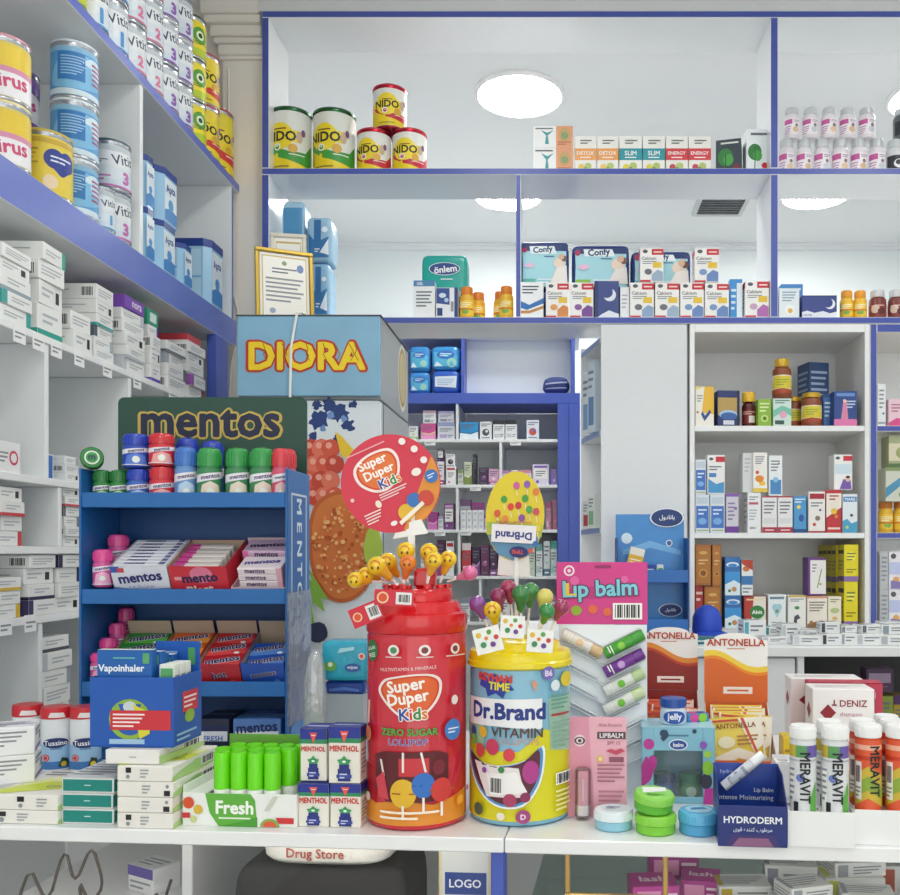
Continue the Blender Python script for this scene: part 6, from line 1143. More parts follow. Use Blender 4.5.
def inside(t, p, size, rot, name, label, base, faces, group):
    bpy.context.view_layer.update()
    m = t.matrix_world @ Matrix.Translation((p[0], p[1]+.006, p[2])) @ Matrix.Rotation(math.radians(rot), 4, 'X')
    w, dp_, h = size; mb = MB(); mb.box(-w/2, w/2, 0, dp_, 0, h, M(base, .3), .0015)
    mb.faceart((-w/2, w/2, 0, dp_, 0, h), faces); o = put(mb, name, None, smooth=0); o.matrix_world = m; tag(o, label, 'gum pack', group); return o
tw, w2 = tray('white gum carton open at the top, left on the second rack shelf', 112, 169, 1, '#dfe2ec', [('p', [(0, .0), (1, 0), (1, .3), (.4, .22), (0, .34)], '#7f8fc8'), ('r', .0, .8, .16, 1, '#3a58b0'), ('r', .12, .8, .24, .95, '#d04a5a'), ('t', 'mentos', .5, .62, .78, '#2c2a70', .035, 6, .28), ('t', 'White', .5, .3, .55, '#b8c0dc', .02, 8, .22)])
for i in range(8): inside(tw, (0, .012+i*.0137, .0016), (w2*2-.006, .0125, .060), 0, 'gum_pack', 'white gum pack, %s from the front in the white open carton' % ORD[i], '#e3e4ec', {'T': [('t', 'mentos', .4, .5, .6, '#3a3a80', .03, 0, .6), ('r', .86, .1, .97, .9, '#6a6a9a')], 'F': [('l', .1, .5, .9, .9, 3, '#8a90c0')]}, 'white gum packs in the white open carton')
tb, w2 = tray('red gum carton with a white splash title in the middle of the second shelf', 170, 228, 1, '#cf2f3e', [('c', .55, .72, .2, '#e07a98', .8), ('t', 'mento', .52, .6, .72, '#26204e', .04, 4, .26), ('t', 'Blast', .5, .22, .55, '#f2e6e0', .03, 8, .32), ('r', .08, .55, .2, .66, '#e8a0a8')])
for i in range(5): inside(tb, (-.006, .016+i*.02, .0016), (w2*2-.022, .0125, .056), 0, 'gum_pack', 'pink-ended white gum pack, %s from the front in the red carton' % ORD[i], '#e6ddd8', {'T': [('r', 0, 0, .25, 1, '#d84a9a')], 'F': [('r', 0, 0, .25, 1, '#d84a9a')]}, 'pink-ended gum packs in the red carton')
tp, w2 = tray('pale pink gum carton with stacked packs, right on the second shelf', 229, 284.8, 1, '#e2cfdc', [('r', 0, 0, .5, .3, '#e4b8cc')], hf=.018, inner='#d8c0cc', backh=.065)
for i in range(4): inside(tp, (.004, .014, .0016+i*.0132), (w2*2-.02, .05, .0125), 0, 'gum_pack', 'pink and white gum pack in the front pile of the pale pink carton, %s up' % ORD[i], '#ecdfe4', {'F': [('t', 'mentos', .4, .5, .6, '#4a2a60', .03, 0, .6), ('r', .88, 0, 1, 1, '#e0a8b8')], 'T': [('t', 'mentos', .5, .5, .8, '#4a3a90', .04, 8)], 'R': [('r', 0, 0, 1, 1, '#e6bcc8')]}, 'pink and white gum packs in the pale pink carton')
for i in range(4): inside(tp, (.002, .068, .0016+i*.0155), (w2*2-.012, .05, .0148), 0, 'gum_pack', 'mauve gum pack in the rear pile of the pale pink carton, %s up' % ORD[i], '#d8b8d0', {'F': [('t', 'mentos', .5, .5, .7, '#2c2450', .03, 0, .6), ('r', 0, 0, .12, 1, '#e07ab0')], 'T': [('t', 'mentos', .5, .5, .8, '#2c2450', .04, 6)]}, 'mauve gum packs in the pale pink carton')
for i, (a, b, k, col, nm, acc) in enumerate(((103, 150, 2, '#2f8a3c', 'green', '#5fc04a'), (150.5, 195, 2, '#d8622a', 'orange', '#f0a040'), (196.5, 240.5, 2, '#b8222c', 'red', '#e04a48'), (241, 284.8, 2, '#2352b0', 'blue', '#5a90dc'))):
    tr, w2 = tray('%s gum carton on the third rack shelf' % nm, a, b, k, col, [('t', 'hot' if nm == 'red' else 'mentos', .5, .55, .6, '#f0eef4', .05, 10, .3), ('t', 'hot' if nm == 'red' else 'mentos', .5, .55, .58, '#28205a', .03, 10, .29), ('r', 0, 0, 1, .08, acc), ('c', .8, .25, .08, acc)], dpt=.130, hf=.05 if i < 3 else .052, backh=.075)
    for j in range(3 if i < 3 else 2):
        inside(tr, (0, .014+j*.0375, .026+(.004 if j else 0)), (w2*2-.006, .0355, .012), 14, 'gum_pack', '%s gum pack, %s from the front in the %s carton on the third shelf' % (nm, ORD[j], nm), col, {'T': [('p', [(0, 0), (1, .25), (1, .6), (0, .4)], acc), ('t', 'mentos', .5, .62, .86, '#ece8f4', .07, 12), ('t', 'mentos', .5, .62, .84, '#24205a', .035, 12), ('c', .75, .25, .07, '#f0f0f0', .6)], 'F': [('r', 0, 0, 1, .5, acc)]}, '%s gum packs on the third rack shelf' % nm)
# pink bottles at the left of the second and third shelf
gum('pink gum bottle standing in front, left of the white carton', 94, 112, 590, 549, 1.643, PK, '#d85aa0', '#eeb0d0', ZK+SL[1]+.004); gum('pink gum bottle behind the front one, left of the white carton', 109, 128, 566, 534, 1.70, PK, '#d85aa0', '#eeb0d0', ZK+SL[1]+.031)
for i in range(4):
    dd = 1.642+i*.033; a = 91.5+i*9.2; gum('pink gum bottle in the slanting line on the third shelf, %s from the front' % ORD[i], a, a+17.5-i, None, 652-i*15, dd, PK, '#d85aa0', '#eeb0d0', ZK+SL[2]-.0225+.0042+(dd-1.62)*math.tan(math.radians(TILT))+.0085)
# dark bottom shelf
for i, (a, b, col, lb, tx) in enumerate(((232, 280, '#5a86c8', 'blue and white fresh gum carton on the dark bottom shelf of the rack', 'mentos'), (196, 228, '#2a2f4a', 'dark gum carton on the bottom shelf of the rack', 'mentos'))):
    w = (b-a)*1.64/FPX
    box3('gum_carton', lb, 'carton', (X((a+b)/2, 1.64), 1.69, ZK+SL[3]-.0035), (w, .09, .052), col, {'F': [('r', .05, .2, .95, .55, '#e4e8ee'), ('t', tx, .5, .66, .86, '#1c2a60', .035, 4, .3), ('t', 'FRESH', .5, .3, .6, '#3a70b8', .02, 0, .2)], 'T': [('t', tx, .5, .5, .8, '#c8d4e8', .03)]})
# ================================================================ LOLLIPOP DRUMS
def uw(px, c, hw, span=PI): return .5+math.asin(max(-1, min(1, (px-c)/hw)))/span
# red drum
RC = (X(417.2, 1.268), 1.268, ZK); r = .0689
t = E('lollipop_drum', 'tall red transparent drum of sugar-free lollipops with a stepped red lid', 'lollipop drum', RC, (0, 0, 0)); drum = t
hB = .262; zc0, zc1 = .006, .258
def vR(py): return ((Z(py, 1.20)-ZK)-zc0)/(zc1-zc0)
def Q(px, py): return (uw(px, 418, 49), vR(py))
mb = MB(); mb.lathe([(r*.93, 0), (r*.985, .003), (r, .010), (r, hB-.004), (r*.98, hB)], M('#cc2a3a', .16, coat=.3), 64)
WN = '#f2ecec'
heart = [Q(388, 692), Q(393, 681), Q(404, 677), Q(424, 674), Q(440, 675), Q(447, 682), Q(446, 696), Q(438, 710), Q(424, 720), Q(410, 717), Q(397, 706)]
def shrink(p, k): cx_ = sum(a for a, b in p)/len(p); cy_ = sum(b for a, b in p)/len(p); return [(cx_+(a-cx_)*k, cy_+(b-cy_)*k) for a, b in p]
art = [('p', [Q(369.5, 800), Q(385, 806), Q(410, 800), Q(440, 806), Q(466, 796), Q(466, 826), Q(369.5, 826)][::-1], '#e2902c'), ('p', [Q(369.5, 768), Q(384, 772), Q(384, 806), Q(369.5, 800)][::-1], '#b8202e'),
       ('c', uw(380, 418, 49), vR(652), .062, '#2f7a44', 1.1), ('t', 'SUGAR', uw(379, 418, 49), vR(650), .10, '#e4f2e4', .02, 12), ('t', 'FREE', uw(380, 418, 49), vR(657), .08, '#e4f2e4', .02, 12),
       ('t', 'MULTIVITAMIN & MINERALS', uw(416, 418, 49), vR(669), .36, '#f0dcdc', .0, 3),
       ('p', smooth(heart), '#f4e6e0'), ('p', smooth(shrink(heart, .9)), '#cf3420'), ('p', smooth(shrink(heart, .84)), '#e0622a'),
       ('t', 'Super', uw(415, 418, 49), vR(687), .24, '#fbf4ee', .03, 9), ('t', 'Duper', uw(417, 418, 49), vR(699.5), .26, '#fbf4ee', .03, 9),
       ('t', 'Kids', uw(422, 418, 49), vR(714), .18, '#fbf4ee', .09, 4), ('t', 'Kids', uw(422, 418, 49), vR(714), .165, ['#2a4aa0', '#d8302c', '#2f8a3c', '#e07a1c'], .025, 4),
       ('t', 'ZERO SUGAR', uw(418, 418, 49), vR(732), .36, '#1f2f20', .05, 0), ('t', 'ZERO SUGAR', uw(418, 418, 49), vR(732), .352, '#57b04a', .025, 0), ('t', 'LOLLIPOP', uw(417, 418, 49), vR(742), .24, '#e8dcf0', .05, 0), ('t', 'LOLLIPOP', uw(417, 418, 49), vR(742), .235, '#4a3a90', .02, 0),
       ('p', [Q(386, 790), Q(386, 756), Q(394, 752), Q(444, 752), Q(452, 756), Q(452, 790), Q(440, 802), Q(398, 802)], '#5c1620'),
       ('r', uw(409, 418, 49), vR(776), uw(436, 418, 49), vR(758), '#c8323c'), ('p', [Q(412, 752), Q(414, 752), Q(414, 772), Q(412, 772)], '#efe8e4'), ('p', [Q(428, 752), Q(430, 752), Q(434, 772), Q(432, 772)], '#efe8e4'), ('p', [Q(391, 760), Q(393, 760), Q(396, 776), Q(394, 776)], '#e8d8d4'), ('p', [Q(387, 780), Q(395, 772), Q(400, 800), Q(390, 798)], '#d04050'), ('c', uw(444, 418, 49), vR(768), .04, '#7a2430', 1.2)]
for px, py, q, c in ((413, 793, .078, '#e2b52c'), (431, 785, .068, '#2f6fc0'), (446, 791, .066, '#cf3a34')):
    art += [('c', uw(px, 418, 49), vR(py), q, c, 1.15), ('r', uw(px-10, 418, 49), vR(py+1), uw(px+10, 418, 49), vR(py-.5), '#a8541c' if c != '#2f6fc0' else '#1f4f98'), ('p', [Q(px-1, py+12), Q(px+1, py+12), Q(px+1, py+26), Q(px-1, py+26)][::-1], '#f4efe8')]
art += [('l', uw(392, 418, 49), vR(820), uw(444, 418, 49), vR(809), 2, '#f8ecd8'), ('c', uw(455, 418, 49), vR(732), .06, '#3f7fc8', 1.1), ('l', uw(451, 418, 49), vR(736), uw(459, 418, 49), vR(729), 2, '#e4eef8'), ('c', uw(379, 418, 49), vR(800), .028, '#e8c8c4'), ('c', uw(379.5, 418, 49), vR(736), .035, '#d87a5a', 1.3), ('p', [Q(380, 702), Q(382, 702), Q(381, 725), Q(379, 725)][::-1], '#eab0a0'), ('c', uw(456, 418, 49), vR(702), .025, '#f0e4e0', 1.2), ('c', uw(460, 418, 49), vR(805), .03, '#f0a838')]
for px in (405, 432, 456): art += [('c', uw(px, 418, 49), vR(650), .034, '#f0e6e4'), ('c', uw(px, 418, 49), vR(650), .02, '#4a8a5a' if px == 405 else '#7a3a3a'), ('l', uw(px-7, 418, 49), vR(658), uw(px+7, 418, 49), vR(655.5), 1, '#e8d0d0')]
mb.cylart(art, r, zc0, zc1, PI); put(mb, 'drum', t)
RL = M('#d3151f', .22, coat=.4)
mb = MB(); mb.lathe([(r*1.0, hB+.0005), (r*1.02, hB+.003), (r*1.02, hB+.022), (r*1.0, hB+.026), (r*.93, hB+.028), (.058, hB+.042), (.050, hB+.044), (.050, hB+.056), (.047, hB+.060), (.002, hB+.061)], RL, 64)
lidR = put(mb, 'lid', t)
mb = MB()
RBASE = ((-.040, -.012), (-.034, .012), (-.026, -.022), (-.022, .006), (-.008, -.03), (-.012, -.041), (.018, -.024), (.02, -.04), (.034, -.014), (.042, .006))
for ax, ay in RBASE: mb.lathe([(.0055, hB+.0605), (.0055, hB+.065), (.004, hB+.066)], RL, 12, cx=ax, cy=ay)
mb.box(-.004, .026, -.008, .016, hB+.0605, hB+.088, RL, .004); put(mb, 'stick_holder', lidR)
# round sign on its stem
sd = (X(391, 1.268)-RC[0], .0, Z(483.5, 1.268)-ZK); rs = .0695
mb = MB(); xs = X(411, 1.268)-RC[0]
mb.box(xs-.005, xs+.005, -.0015+.004, .0015+.004, hB+.0862, sd[2]-.03, '#eef0f0', .0008); mb.poly([(xs-.026, .0022, sd[2]-.078), (xs+.024, .0022, sd[2]-.070), (xs+.014, .0022, sd[2]-.05), (xs-.018, .0022, sd[2]-.058)][::-1], '#f0f1f1'); mb.poly([(xs-.026, .0032, sd[2]-.078), (xs+.024, .0032, sd[2]-.070), (xs+.014, .0032, sd[2]-.05), (xs-.018, .0032, sd[2]-.058)], '#f0f1f1')
put(mb, 'sign_stem', t, smooth=0)
mb = MB(); n = 48; vs = [(rs*math.cos(2*PI*i/n), rs*math.sin(2*PI*i/n)) for i in range(n)]
mb.poly([(x, 0, z) for x, z in vs][::-1], '#d22f48'); mb.poly([(x, .0016, z) for x, z in vs], '#c8c8c8')
for i in range(n): a, b = vs[i], vs[(i+1) % n]; mb.poly([(a[0], 0, a[1]), (b[0], 0, b[1]), (b[0], .0016, b[1]), (a[0], .0016, a[1])][::-1], '#d22f48')
hp = [(.2, .62), (.22, .78), (.4, .86), (.62, .84), (.68, .72), (.62, .56), (.48, .46), (.32, .48)]
art = [('p', [(.5+.49*math.cos(a), .5+.49*math.sin(a)) for a in [math.radians(-100+i*5) for i in range(23)]], '#e0902e'), ('p', smooth(hp[::-1]), '#f2e2dc'), ('p', smooth(shrink(hp, .88)[::-1]), '#d2441f'), ('p', smooth(shrink(hp, .8)[::-1]), '#e2702c'),
       ('t', 'Super', .42, .76, .3, '#faf2ec', .03), ('t', 'Duper', .44, .645, .32, '#faf2ec', .03), ('t', 'Kids', .5, .53, .24, '#faf2ec', .09), ('t', 'Kids', .5, .53, .225, ['#2a4aa0', '#d8302c', '#2f8a3c', '#e07a1c'], .025), ('l', .34, .37, .64, .45, 3, '#f0d8d8'), ('l', .2, .9, .62, .93, 1, '#e8a8b0'),
       ('c', .78, .84, .035, '#f2e8e4'), ('c', .86, .72, .035, '#f2e8e4'), ('c', .9, .58, .035, '#f2e8e4'), ('c', .78, .5, .05, '#efe6dc', .8), ('c', .9, .4, .068, '#2f6fb8'), ('l', .86, .38, .94, .43, 2, '#dfe8f4'), ('c', .52, .17, .085, '#e2b52c'), ('c', .64, .25, .075, '#2f6fb8'), ('c', .76, .22, .08, '#c8402c'), ('l', .12, .2, .3, .32, 4, '#f0dcd8'), ('c', .3, .36, .03, '#f0e0d0', 1.3), ('p', [(.42, .07), (.72, .17), (.71, .21), (.41, .11)], '#f2ead8'), ('c', .08, .5, .02, '#e8c0c4'), ('c', .36, .12, .035, '#eee6e4', .7)]
mb.art(art, 2*rs, 2*rs, lambda u, v, o: (u-rs, -o, v-rs)); put(mb, 'round_sign', t, sd, (0, -25, 6), smooth=0)
# yellow drum
YC = (X(520, 1.288), 1.288, ZK); r2 = .0712
t = E('lollipop_drum', 'shorter transparent lollipop drum with a yellow lid and pale blue vitamin label', 'lollipop drum', YC, (0, 0, 0)); ydrum = t
hY = .212
def vY(py): return ((Z(py, 1.2165)-ZK)-.006)/(hY-.010)
def QY(px, py): return (uw(px, 519, 50.5), vY(py))
mb = MB(); mb.lathe([(r2*.93, 0), (r2*.985, .003), (r2, .009), (r2, hY-.004), (r2*.985, hY)], M('#7fb6cf', .16, coat=.3), 64)
win = [QY(474, 757), QY(488, 766), QY(505, 767), QY(524, 762), QY(538, 750), QY(539, 768), QY(534, 787), QY(522, 802), QY(504, 804), QY(489, 796), QY(479, 780)]
import itertools
art = [('p', [QY(468.6, 740), QY(490, 752), QY(520, 752), QY(545, 730), QY(569.4, 752), QY(569.4, 822), QY(468.6, 822)][::-1], '#d9d21f'), ('p', [QY(548, 700), QY(569, 700), QY(569, 758), QY(550, 752)], '#a8cdb8'), ('p', [QY(469, 722), QY(486, 726), QY(486, 752), QY(469, 742)][::-1], '#9fc8a0'),
       ('p', [QY(484, 676), QY(490, 680), QY(497, 674), QY(504, 680), QY(512, 677), QY(511, 684), QY(516, 690), QY(508, 692), QY(505, 699), QY(498, 694), QY(490, 698), QY(488, 690), QY(482, 687)][::-1], '#2c3a9a'), ('t', 'REYHAN', uw(496, 519, 50.5), vY(678.5), .24, '#d8402c', .05, -3), ('t', 'TIME', uw(501, 519, 50.5), vY(687), .14, '#e8dc3a', .04, -3),
       ('p', [QY(471.5, 728), QY(472, 700), QY(542, 699), QY(542, 730), QY(500, 727)][::-1], '#eef0f2'), ('t', 'Dr.Brand', uw(507, 519, 50.5), vY(712), .50, '#233a86', .04, 0), ('t', 'VITAMIN', uw(518, 519, 50.5), vY(733), .32, '#5a4038', .02, -1), ('t', 'LOLLIPOPS', uw(519, 519, 50.5), vY(742), .26, '#c89a8a', .005, -1)]
for px, py, q, c in ((476, 735, .03, '#2f4f9a'), (486, 734, .032, '#e0b03a'), (495, 748, .045, '#c83a5a'), (483, 753, .04, '#d04a4a'), (511, 755, .035, '#d8404a'), (477, 743, .03, '#7ab04a')): art.append(('c', uw(px, 519, 50.5), vY(py), q, c, 1.1))
art += [('p', smooth(shrink(win, 1.16), 3), '#eef2f4'), ('p', smooth(shrink(win, 1.09), 3), '#4f8fc4'), ('p', smooth(win, 3), '#5a2636'), ('p', [QY(478, 764), QY(520, 768), QY(526, 797), QY(490, 798)], '#e6dede'), ('p', [QY(490, 775), QY(518, 772), QY(528, 792), QY(494, 796)], '#f0eeec'), ('b', uw(493, 519, 50.5), vY(795), uw(505, 519, 50.5), vY(777)), ('c', uw(504, 519, 50.5), vY(770), .02, '#3a8a4a'), ('c', uw(488, 519, 50.5), vY(772), .018, '#8a4aa0'), ('c', uw(531, 519, 50.5), vY(772), .05, '#b03a8a', 1.4), ('c', uw(526, 519, 50.5), vY(797), .03, '#8a2a5a'), ('c', uw(512, 519, 50.5), vY(800), .04, '#a83a60'),
        ('c', uw(547, 519, 50.5), vY(674), .042, '#7a6ab8', 1), ('t', 'B6', uw(547, 519, 50.5), vY(674), .05, '#e8e4f4', .03), ('c', uw(553, 519, 50.5), vY(687), .034, '#dfeaf0'), ('c', uw(563, 519, 50.5), vY(682), .06, '#e0c83a', .8), ('p', [QY(531, 682), QY(534, 680), QY(537, 684), QY(535, 692)][::-1], '#d89a7a'),
        ('r', uw(549, 519, 50.5), vY(718), uw(565, 519, 50.5), vY(715.5), '#a83a3a'), ('l', uw(549, 519, 50.5), vY(712), uw(565, 519, 50.5), vY(695), 4, '#6aa090'), ('l', uw(550, 519, 50.5), vY(752), uw(566, 519, 50.5), vY(722), 6, '#8ab0a0'), ('b', uw(553, 519, 50.5), vY(788), uw(566, 519, 50.5), vY(776)), ('l', uw(553, 519, 50.5), vY(815), uw(566, 519, 50.5), vY(792), 5, '#f0eca0'),
        ('c', uw(483, 519, 50.5), vY(812), .038, '#4a5a4a'), ('c', uw(524, 519, 50.5), vY(816), .042, '#a0407a'), ('t', 'D', uw(524, 519, 50.5), vY(816), .03, '#f0e0ec', .03), ('c', uw(504, 519, 50.5), vY(816), .024, '#e8e2d0'), ('c', uw(472, 519, 50.5), vY(795), .02, '#e0a0a8')]
mb.cylart(art, r2, .006, hY-.004, PI); put(mb, 'drum', t)
YL = M('#ecd70f', .25, coat=.35)
mb = MB(); mb.lathe([(r2*1.01, hY+.0005), (r2*1.05, hY+.003), (r2*1.05, hY+.009), (r2*1.02, hY+.011), (r2*1.02, hY+.019), (r2*.99, hY+.023), (.058, hY+.025), (.056, hY+.034), (.050, hY+.037), (.002, hY+.038)], YL, 64); lidY = put(mb, 'lid', t)
mb = MB()
for ax, ay in ((-.042, -.012), (-.03, -.034), (-.022, -.004), (-.008, .008), (.002, -.022), (.010, .0), (.026, -.01), (.028, -.032), (.042, -.006)): mb.lathe([(.0055, hY+.0375), (.0055, hY+.042), (.004, hY+.043)], YL, 12, cx=ax, cy=ay)
put(mb, 'stick_holder', lidY)
oz = Z(516, 1.33)-ZK; ox = X(515, 1.33)-YC[0]; oy = 1.33-YC[1]
mb = MB(); mb.box(ox-.001, ox+.005, oy-.0015, oy+.0015, hY+.0375, oz-.06, '#e9ecec', .0006); put(mb, 'sign_stem', t, smooth=0)
mb = MB(); a_, b_ = .0435, .066; n = 44; vs = []
for i in range(n):
    th = 2*PI*i/n; x, z = a_*math.cos(th), b_*math.sin(th); x *= 1+.12*(z/b_ < 0)*(z/b_)*-1*.2; vs.append((x, z))
flare = [(a_*.55, -b_*.86), (a_*.62, -b_*1.34), (-a_*.5, -b_*1.34), (-a_*.48, -b_*.86)]
mb.poly([(x, 0, z) for x, z in vs][::-1], '#dfc92c'); mb.poly([(x, .0015, z) for x, z in vs], '#dcdcd8'); mb.poly([(x, .0006, z) for x, z in flare], '#e3e0de'); mb.poly([(x, .0012, z) for x, z in flare[::-1]], '#e3e0de')
for i in range(n): a, b = vs[i], vs[(i+1) % n]; mb.poly([(a[0], 0, a[1]), (b[0], 0, b[1]), (b[0], .0015, b[1]), (a[0], .0015, a[1])][::-1], '#dfc92c')
rn = random.Random(8); art = [('p', [(.06, .28), (.94, .28), (.9, .2), (.75, .06), (.5, .0), (.25, .06), (.1, .2)][::-1], '#5f93b8'), ('p', [(.02, .42), (.98, .42), (.97, .28), (.03, .28)][::-1], '#b9c43a')]
for x, y, c in ((.3, .68, '#3f9a3a'), (.42, .60, '#d8402c'), (.55, .62, '#c83040'), (.5, .84, '#c85a9a'), (.68, .86, '#8a5ab0'), (.66, .7, '#3f9a3a'), (.84, .78, '#e07a3a'), (.74, .58, '#4aa04a'), (.2, .52, '#d85a3a'), (.86, .56, '#c84a5a'), (.34, .46, '#e08a3a'), (.62, .48, '#8a4aa0'), (.9, .38, '#e0c83a'), (.12, .38, '#9ac04a')): art += [('c', x, y, .055, c, 1.15), ('p', [(x-.008, y-.05), (x+.008, y-.05), (x+.03, y-.12), (x+.016, y-.12)], '#eee8c0')]
art += [('r', .12, .2, .88, .40, '#ebe7ec'), ('t', 'DrBrand', .5, .28, .62, '#2a3a86', .035, 180, .14), ('t', 'VITAMIN', .36, .42, .32, '#a85a5a', .01, 180), ('l', .5, .42, .8, .45, 1, '#c87a6a'), ('c', .6, .1, .16, '#23286a', .6), ('t', 'TIME', .58, .1, .2, '#e0503a', .03, 180), ('c', .88, .2, .05, '#2f6fb0'), ('c', .8, .12, .04, '#d8503a')]
mb.art(art, 2*a_, 2*b_, lambda u, v, o: (u-a_, -o, v-b_)); put(mb, 'oval_sign', t, (ox, oy, oz), (0, 3, -4), smooth=0)
# ================================================================ LOLLIPOPS
def lolly(label, px, py, dd, rb, base, col, face=False, tagd=None, group='', col2=None):
    c = Vector((X(px, dd), dd, Z(py, dd))); b = Vector(base); ax = (c-b).normalized(); L = (c-b).length
    q = Vector((0, 0, 1)).rotation_difference(ax)
    o = E('lollipop', label, 'lollipop', b, group=group); o.rotation_mode = 'QUATERNION'; o.rotation_quaternion = q
    mb = MB(); mb.lathe([(.0017, 0), (.0017, L-rb*.5)], M('#f1efec', .4), 8); put(mb, 'stick', o)
    mb = MB(); W = M(col, .18, coat=.6); mb.ball((0, 0, L), rb, W, 18, 12)
    mb.lathe([(.0022, L-rb*2.0), (rb*.42, L-rb*1.65), (rb*.5, L-rb*1.15), (rb*.9, L-rb*.4)], M(col2 or col, .2, coat=.5), 14, cap0=False, cap1=False)
    if face:
        iq = q.inverted(); f = iq @ Vector((0, -1, .1)).normalized(); rt = (iq @ Vector((1, 0, 0))); up = f.cross(rt)*-1; k = rb*1.03
        def fn(u, v, o_): d_ = (f+rt*u+up*v).normalized(); p = d_*(k+o_); return (p.x, p.y, L+p.z)
        mb.flat([(-.9+.5*math.cos(a), .35+.3*math.sin(a)) for a in [i*PI/5 for i in range(10)]], [list(range(10))], fn, '#e2622e') if False else None
        for ex in (-.32, .32): mb.flat([(ex+.13*math.cos(i*PI/6), .3+.2*math.sin(i*PI/6)) for i in range(12)], [list(range(12))], fn, '#7a3a14')
        m_ = [(.55*math.cos(PI+PI*i/10), -.05+.5*math.sin(PI+PI*i/10)) for i in range(11)]; m2 = [(x*.8, -.05+(y+.05)*.74) for x, y in m_]
        mb.flat(m_+m2[::-1], [[i, i+1, 20-i, 21-i] for i in range(10)], fn, '#c8401c')
    put(mb, 'candy', o)
    if tagd:
        (tx, ty, w, h, rz, kind) = tagd; bpy.context.view_layer.update()
        mb = MB(); basec = {'red': '#d0243a', 'dots': '#eeeeea'}[kind]; mb.box(-w/2, w/2, -.0004, .0004, -h/2, h/2, M(basec, .4), .0002)
        a = [('r', .55, .12, .95, .88, '#e8e2e0'), ('b', .58, .2, .93, .8), ('c', .22, .5, .15, '#f0c8a0'), ('c', .22, .5, .11, '#d8502c')] if kind == 'red' else [('c', .2, .75, .1, '#e0b83a'), ('c', .6, .8, .09, '#5aa04a'), ('c', .82, .55, .09, '#c83a3a'), ('c', .3, .35, .11, '#3a8a5a'), ('c', .65, .3, .1, '#6a3a90'), ('c', .45, .58, .07, '#e0803a')]
        mb.faceart((-w/2, w/2, -.0004, .0004, -h/2, h/2), {'F': a}); to = put(mb, 'paper_tag', o, smooth=0)
        wd = 1.183 if w > .05 else 1.19; tm = Matrix.Translation((X(tx, wd), wd, Z(ty, wd))) @ Matrix.Rotation(math.radians(rz), 4, 'Y')
        to.matrix_local = (Matrix.Translation(b) @ q.to_matrix().to_4x4()).inverted() @ tm
    return o
zR = ZK+hB+.0685; YE = '#ecc81c'
GRD = 'yellow smiling lollipops in the red drum'
def rb_(ax, ay): return (RC[0]+ax, RC[1]+ay, zR)
lolly('yellow smiling lollipop at the far end of the fan on the red drum, lowest one', 355.5, 580, 1.235, .0115, rb_(-.040, -.012), YE, True, (366, 614, .042, .026, -22, 'red'), GRD, '#e6a82a')
lolly('yellow smiling lollipop right beside the lowest one on the red drum', 366, 575, 1.25, .0115, rb_(-.034, .012), YE, True, None, GRD, '#e6a82a')
lolly('yellow smiling lollipop behind the double tag on the red drum, under the sign', 377, 566, 1.24, .0135, rb_(-.026, -.022), YE, True, (394, 598, .052, .021, 3, 'red'), GRD, '#e6a82a')
lolly('yellow smiling lollipop pressed against its neighbour below the red sign', 388, 562, 1.262, .0132, rb_(-.022, .006), YE, True, None, GRD, '#e6a82a')
lolly('yellow smiling lollipop straight below the sign stem', 406, 551, 1.242, .0125, rb_(-.008, -.03), YE, True, None, GRD, '#e6b02a')
lolly('orange wrapped lollipop half hidden below the sign stem', 408, 563, 1.225, .0115, rb_(-.012, -.041), '#e8862a', True, None, 'orange lollipop', '#e0702a')
lolly('yellow smiling lollipop tallest at the right of the sign stem', 429, 552, 1.245, .0125, rb_(.018, -.024), YE, True, None, GRD, '#e6a82a')
lolly('yellow smiling lollipop touching the tallest one from below', 434, 560, 1.222, .0115, rb_(.02, -.04), YE, True, None, GRD, '#e6a82a')
lolly('yellow smiling lollipop leaning right at the end of the red drum row', 448.5, 559, 1.25, .0118, rb_(.034, -.014), YE, True, None, GRD, '#e6a82a')
lolly('pink wrapped lollipop leaning far right over the red lid', 470, 573, 1.262, .0108, rb_(.042, .006), '#d8689c', False, None, 'pink lollipop', '#e08ab4')
zY = ZK+hY+.0455
def yb_(ax, ay): return (YC[0]+ax, YC[1]+ay, zY)
GYD = 'coloured foil lollipops in the yellow drum'
lolly('purple foil lollipop leaning left over the yellow lid', 477.5, 604, 1.27, .0118, yb_(-.042, -.012), '#8a4a9a', False, None, GYD)
lolly('yellow smiling lollipop at the front of the yellow drum', 492.5, 610, 1.235, .0122, yb_(-.03, -.034), '#e2bf20', True, (488, 640, .036, .034, -14, 'dots'), GYD)
lolly('dark magenta foil lollipop behind the yellow smiling one', 498, 596, 1.28, .0118, yb_(-.022, -.004), '#8f2a5c', False, None, GYD)
lolly('dark pink foil lollipop at the middle of the yellow drum', 508.5, 588, 1.295, .0118, yb_(-.008, .008), '#a8305a', False, None, GYD)
lolly('green foil lollipop tallest at the middle of the yellow drum', 521, 594, 1.262, .0132, yb_(.002, -.022), '#2f7a3c', False, (512.5, 627, .032, .030, 3, 'dots'), GYD)
lolly('green foil lollipop set behind the tallest green one', 531, 591, 1.285, .0122, yb_(.010, .0), '#3f8a48', False, None, GYD)
lolly('yellow and white foil lollipop right of the green pair', 545, 597, 1.27, .0122, yb_(.026, -.01), '#d8cc6a', False, None, GYD)
lolly('green foil lollipop in front of the yellow and white one', 547, 611, 1.235, .0112, yb_(.028, -.032), '#2f8a44', False, (540, 641, .035, .030, 4, 'dots'), GYD)
lolly('magenta foil lollipop leaning right at the edge of the yellow drum', 561.5, 607, 1.27, .0112, yb_(.042, -.006), '#9a2f5c', False, None, GYD)
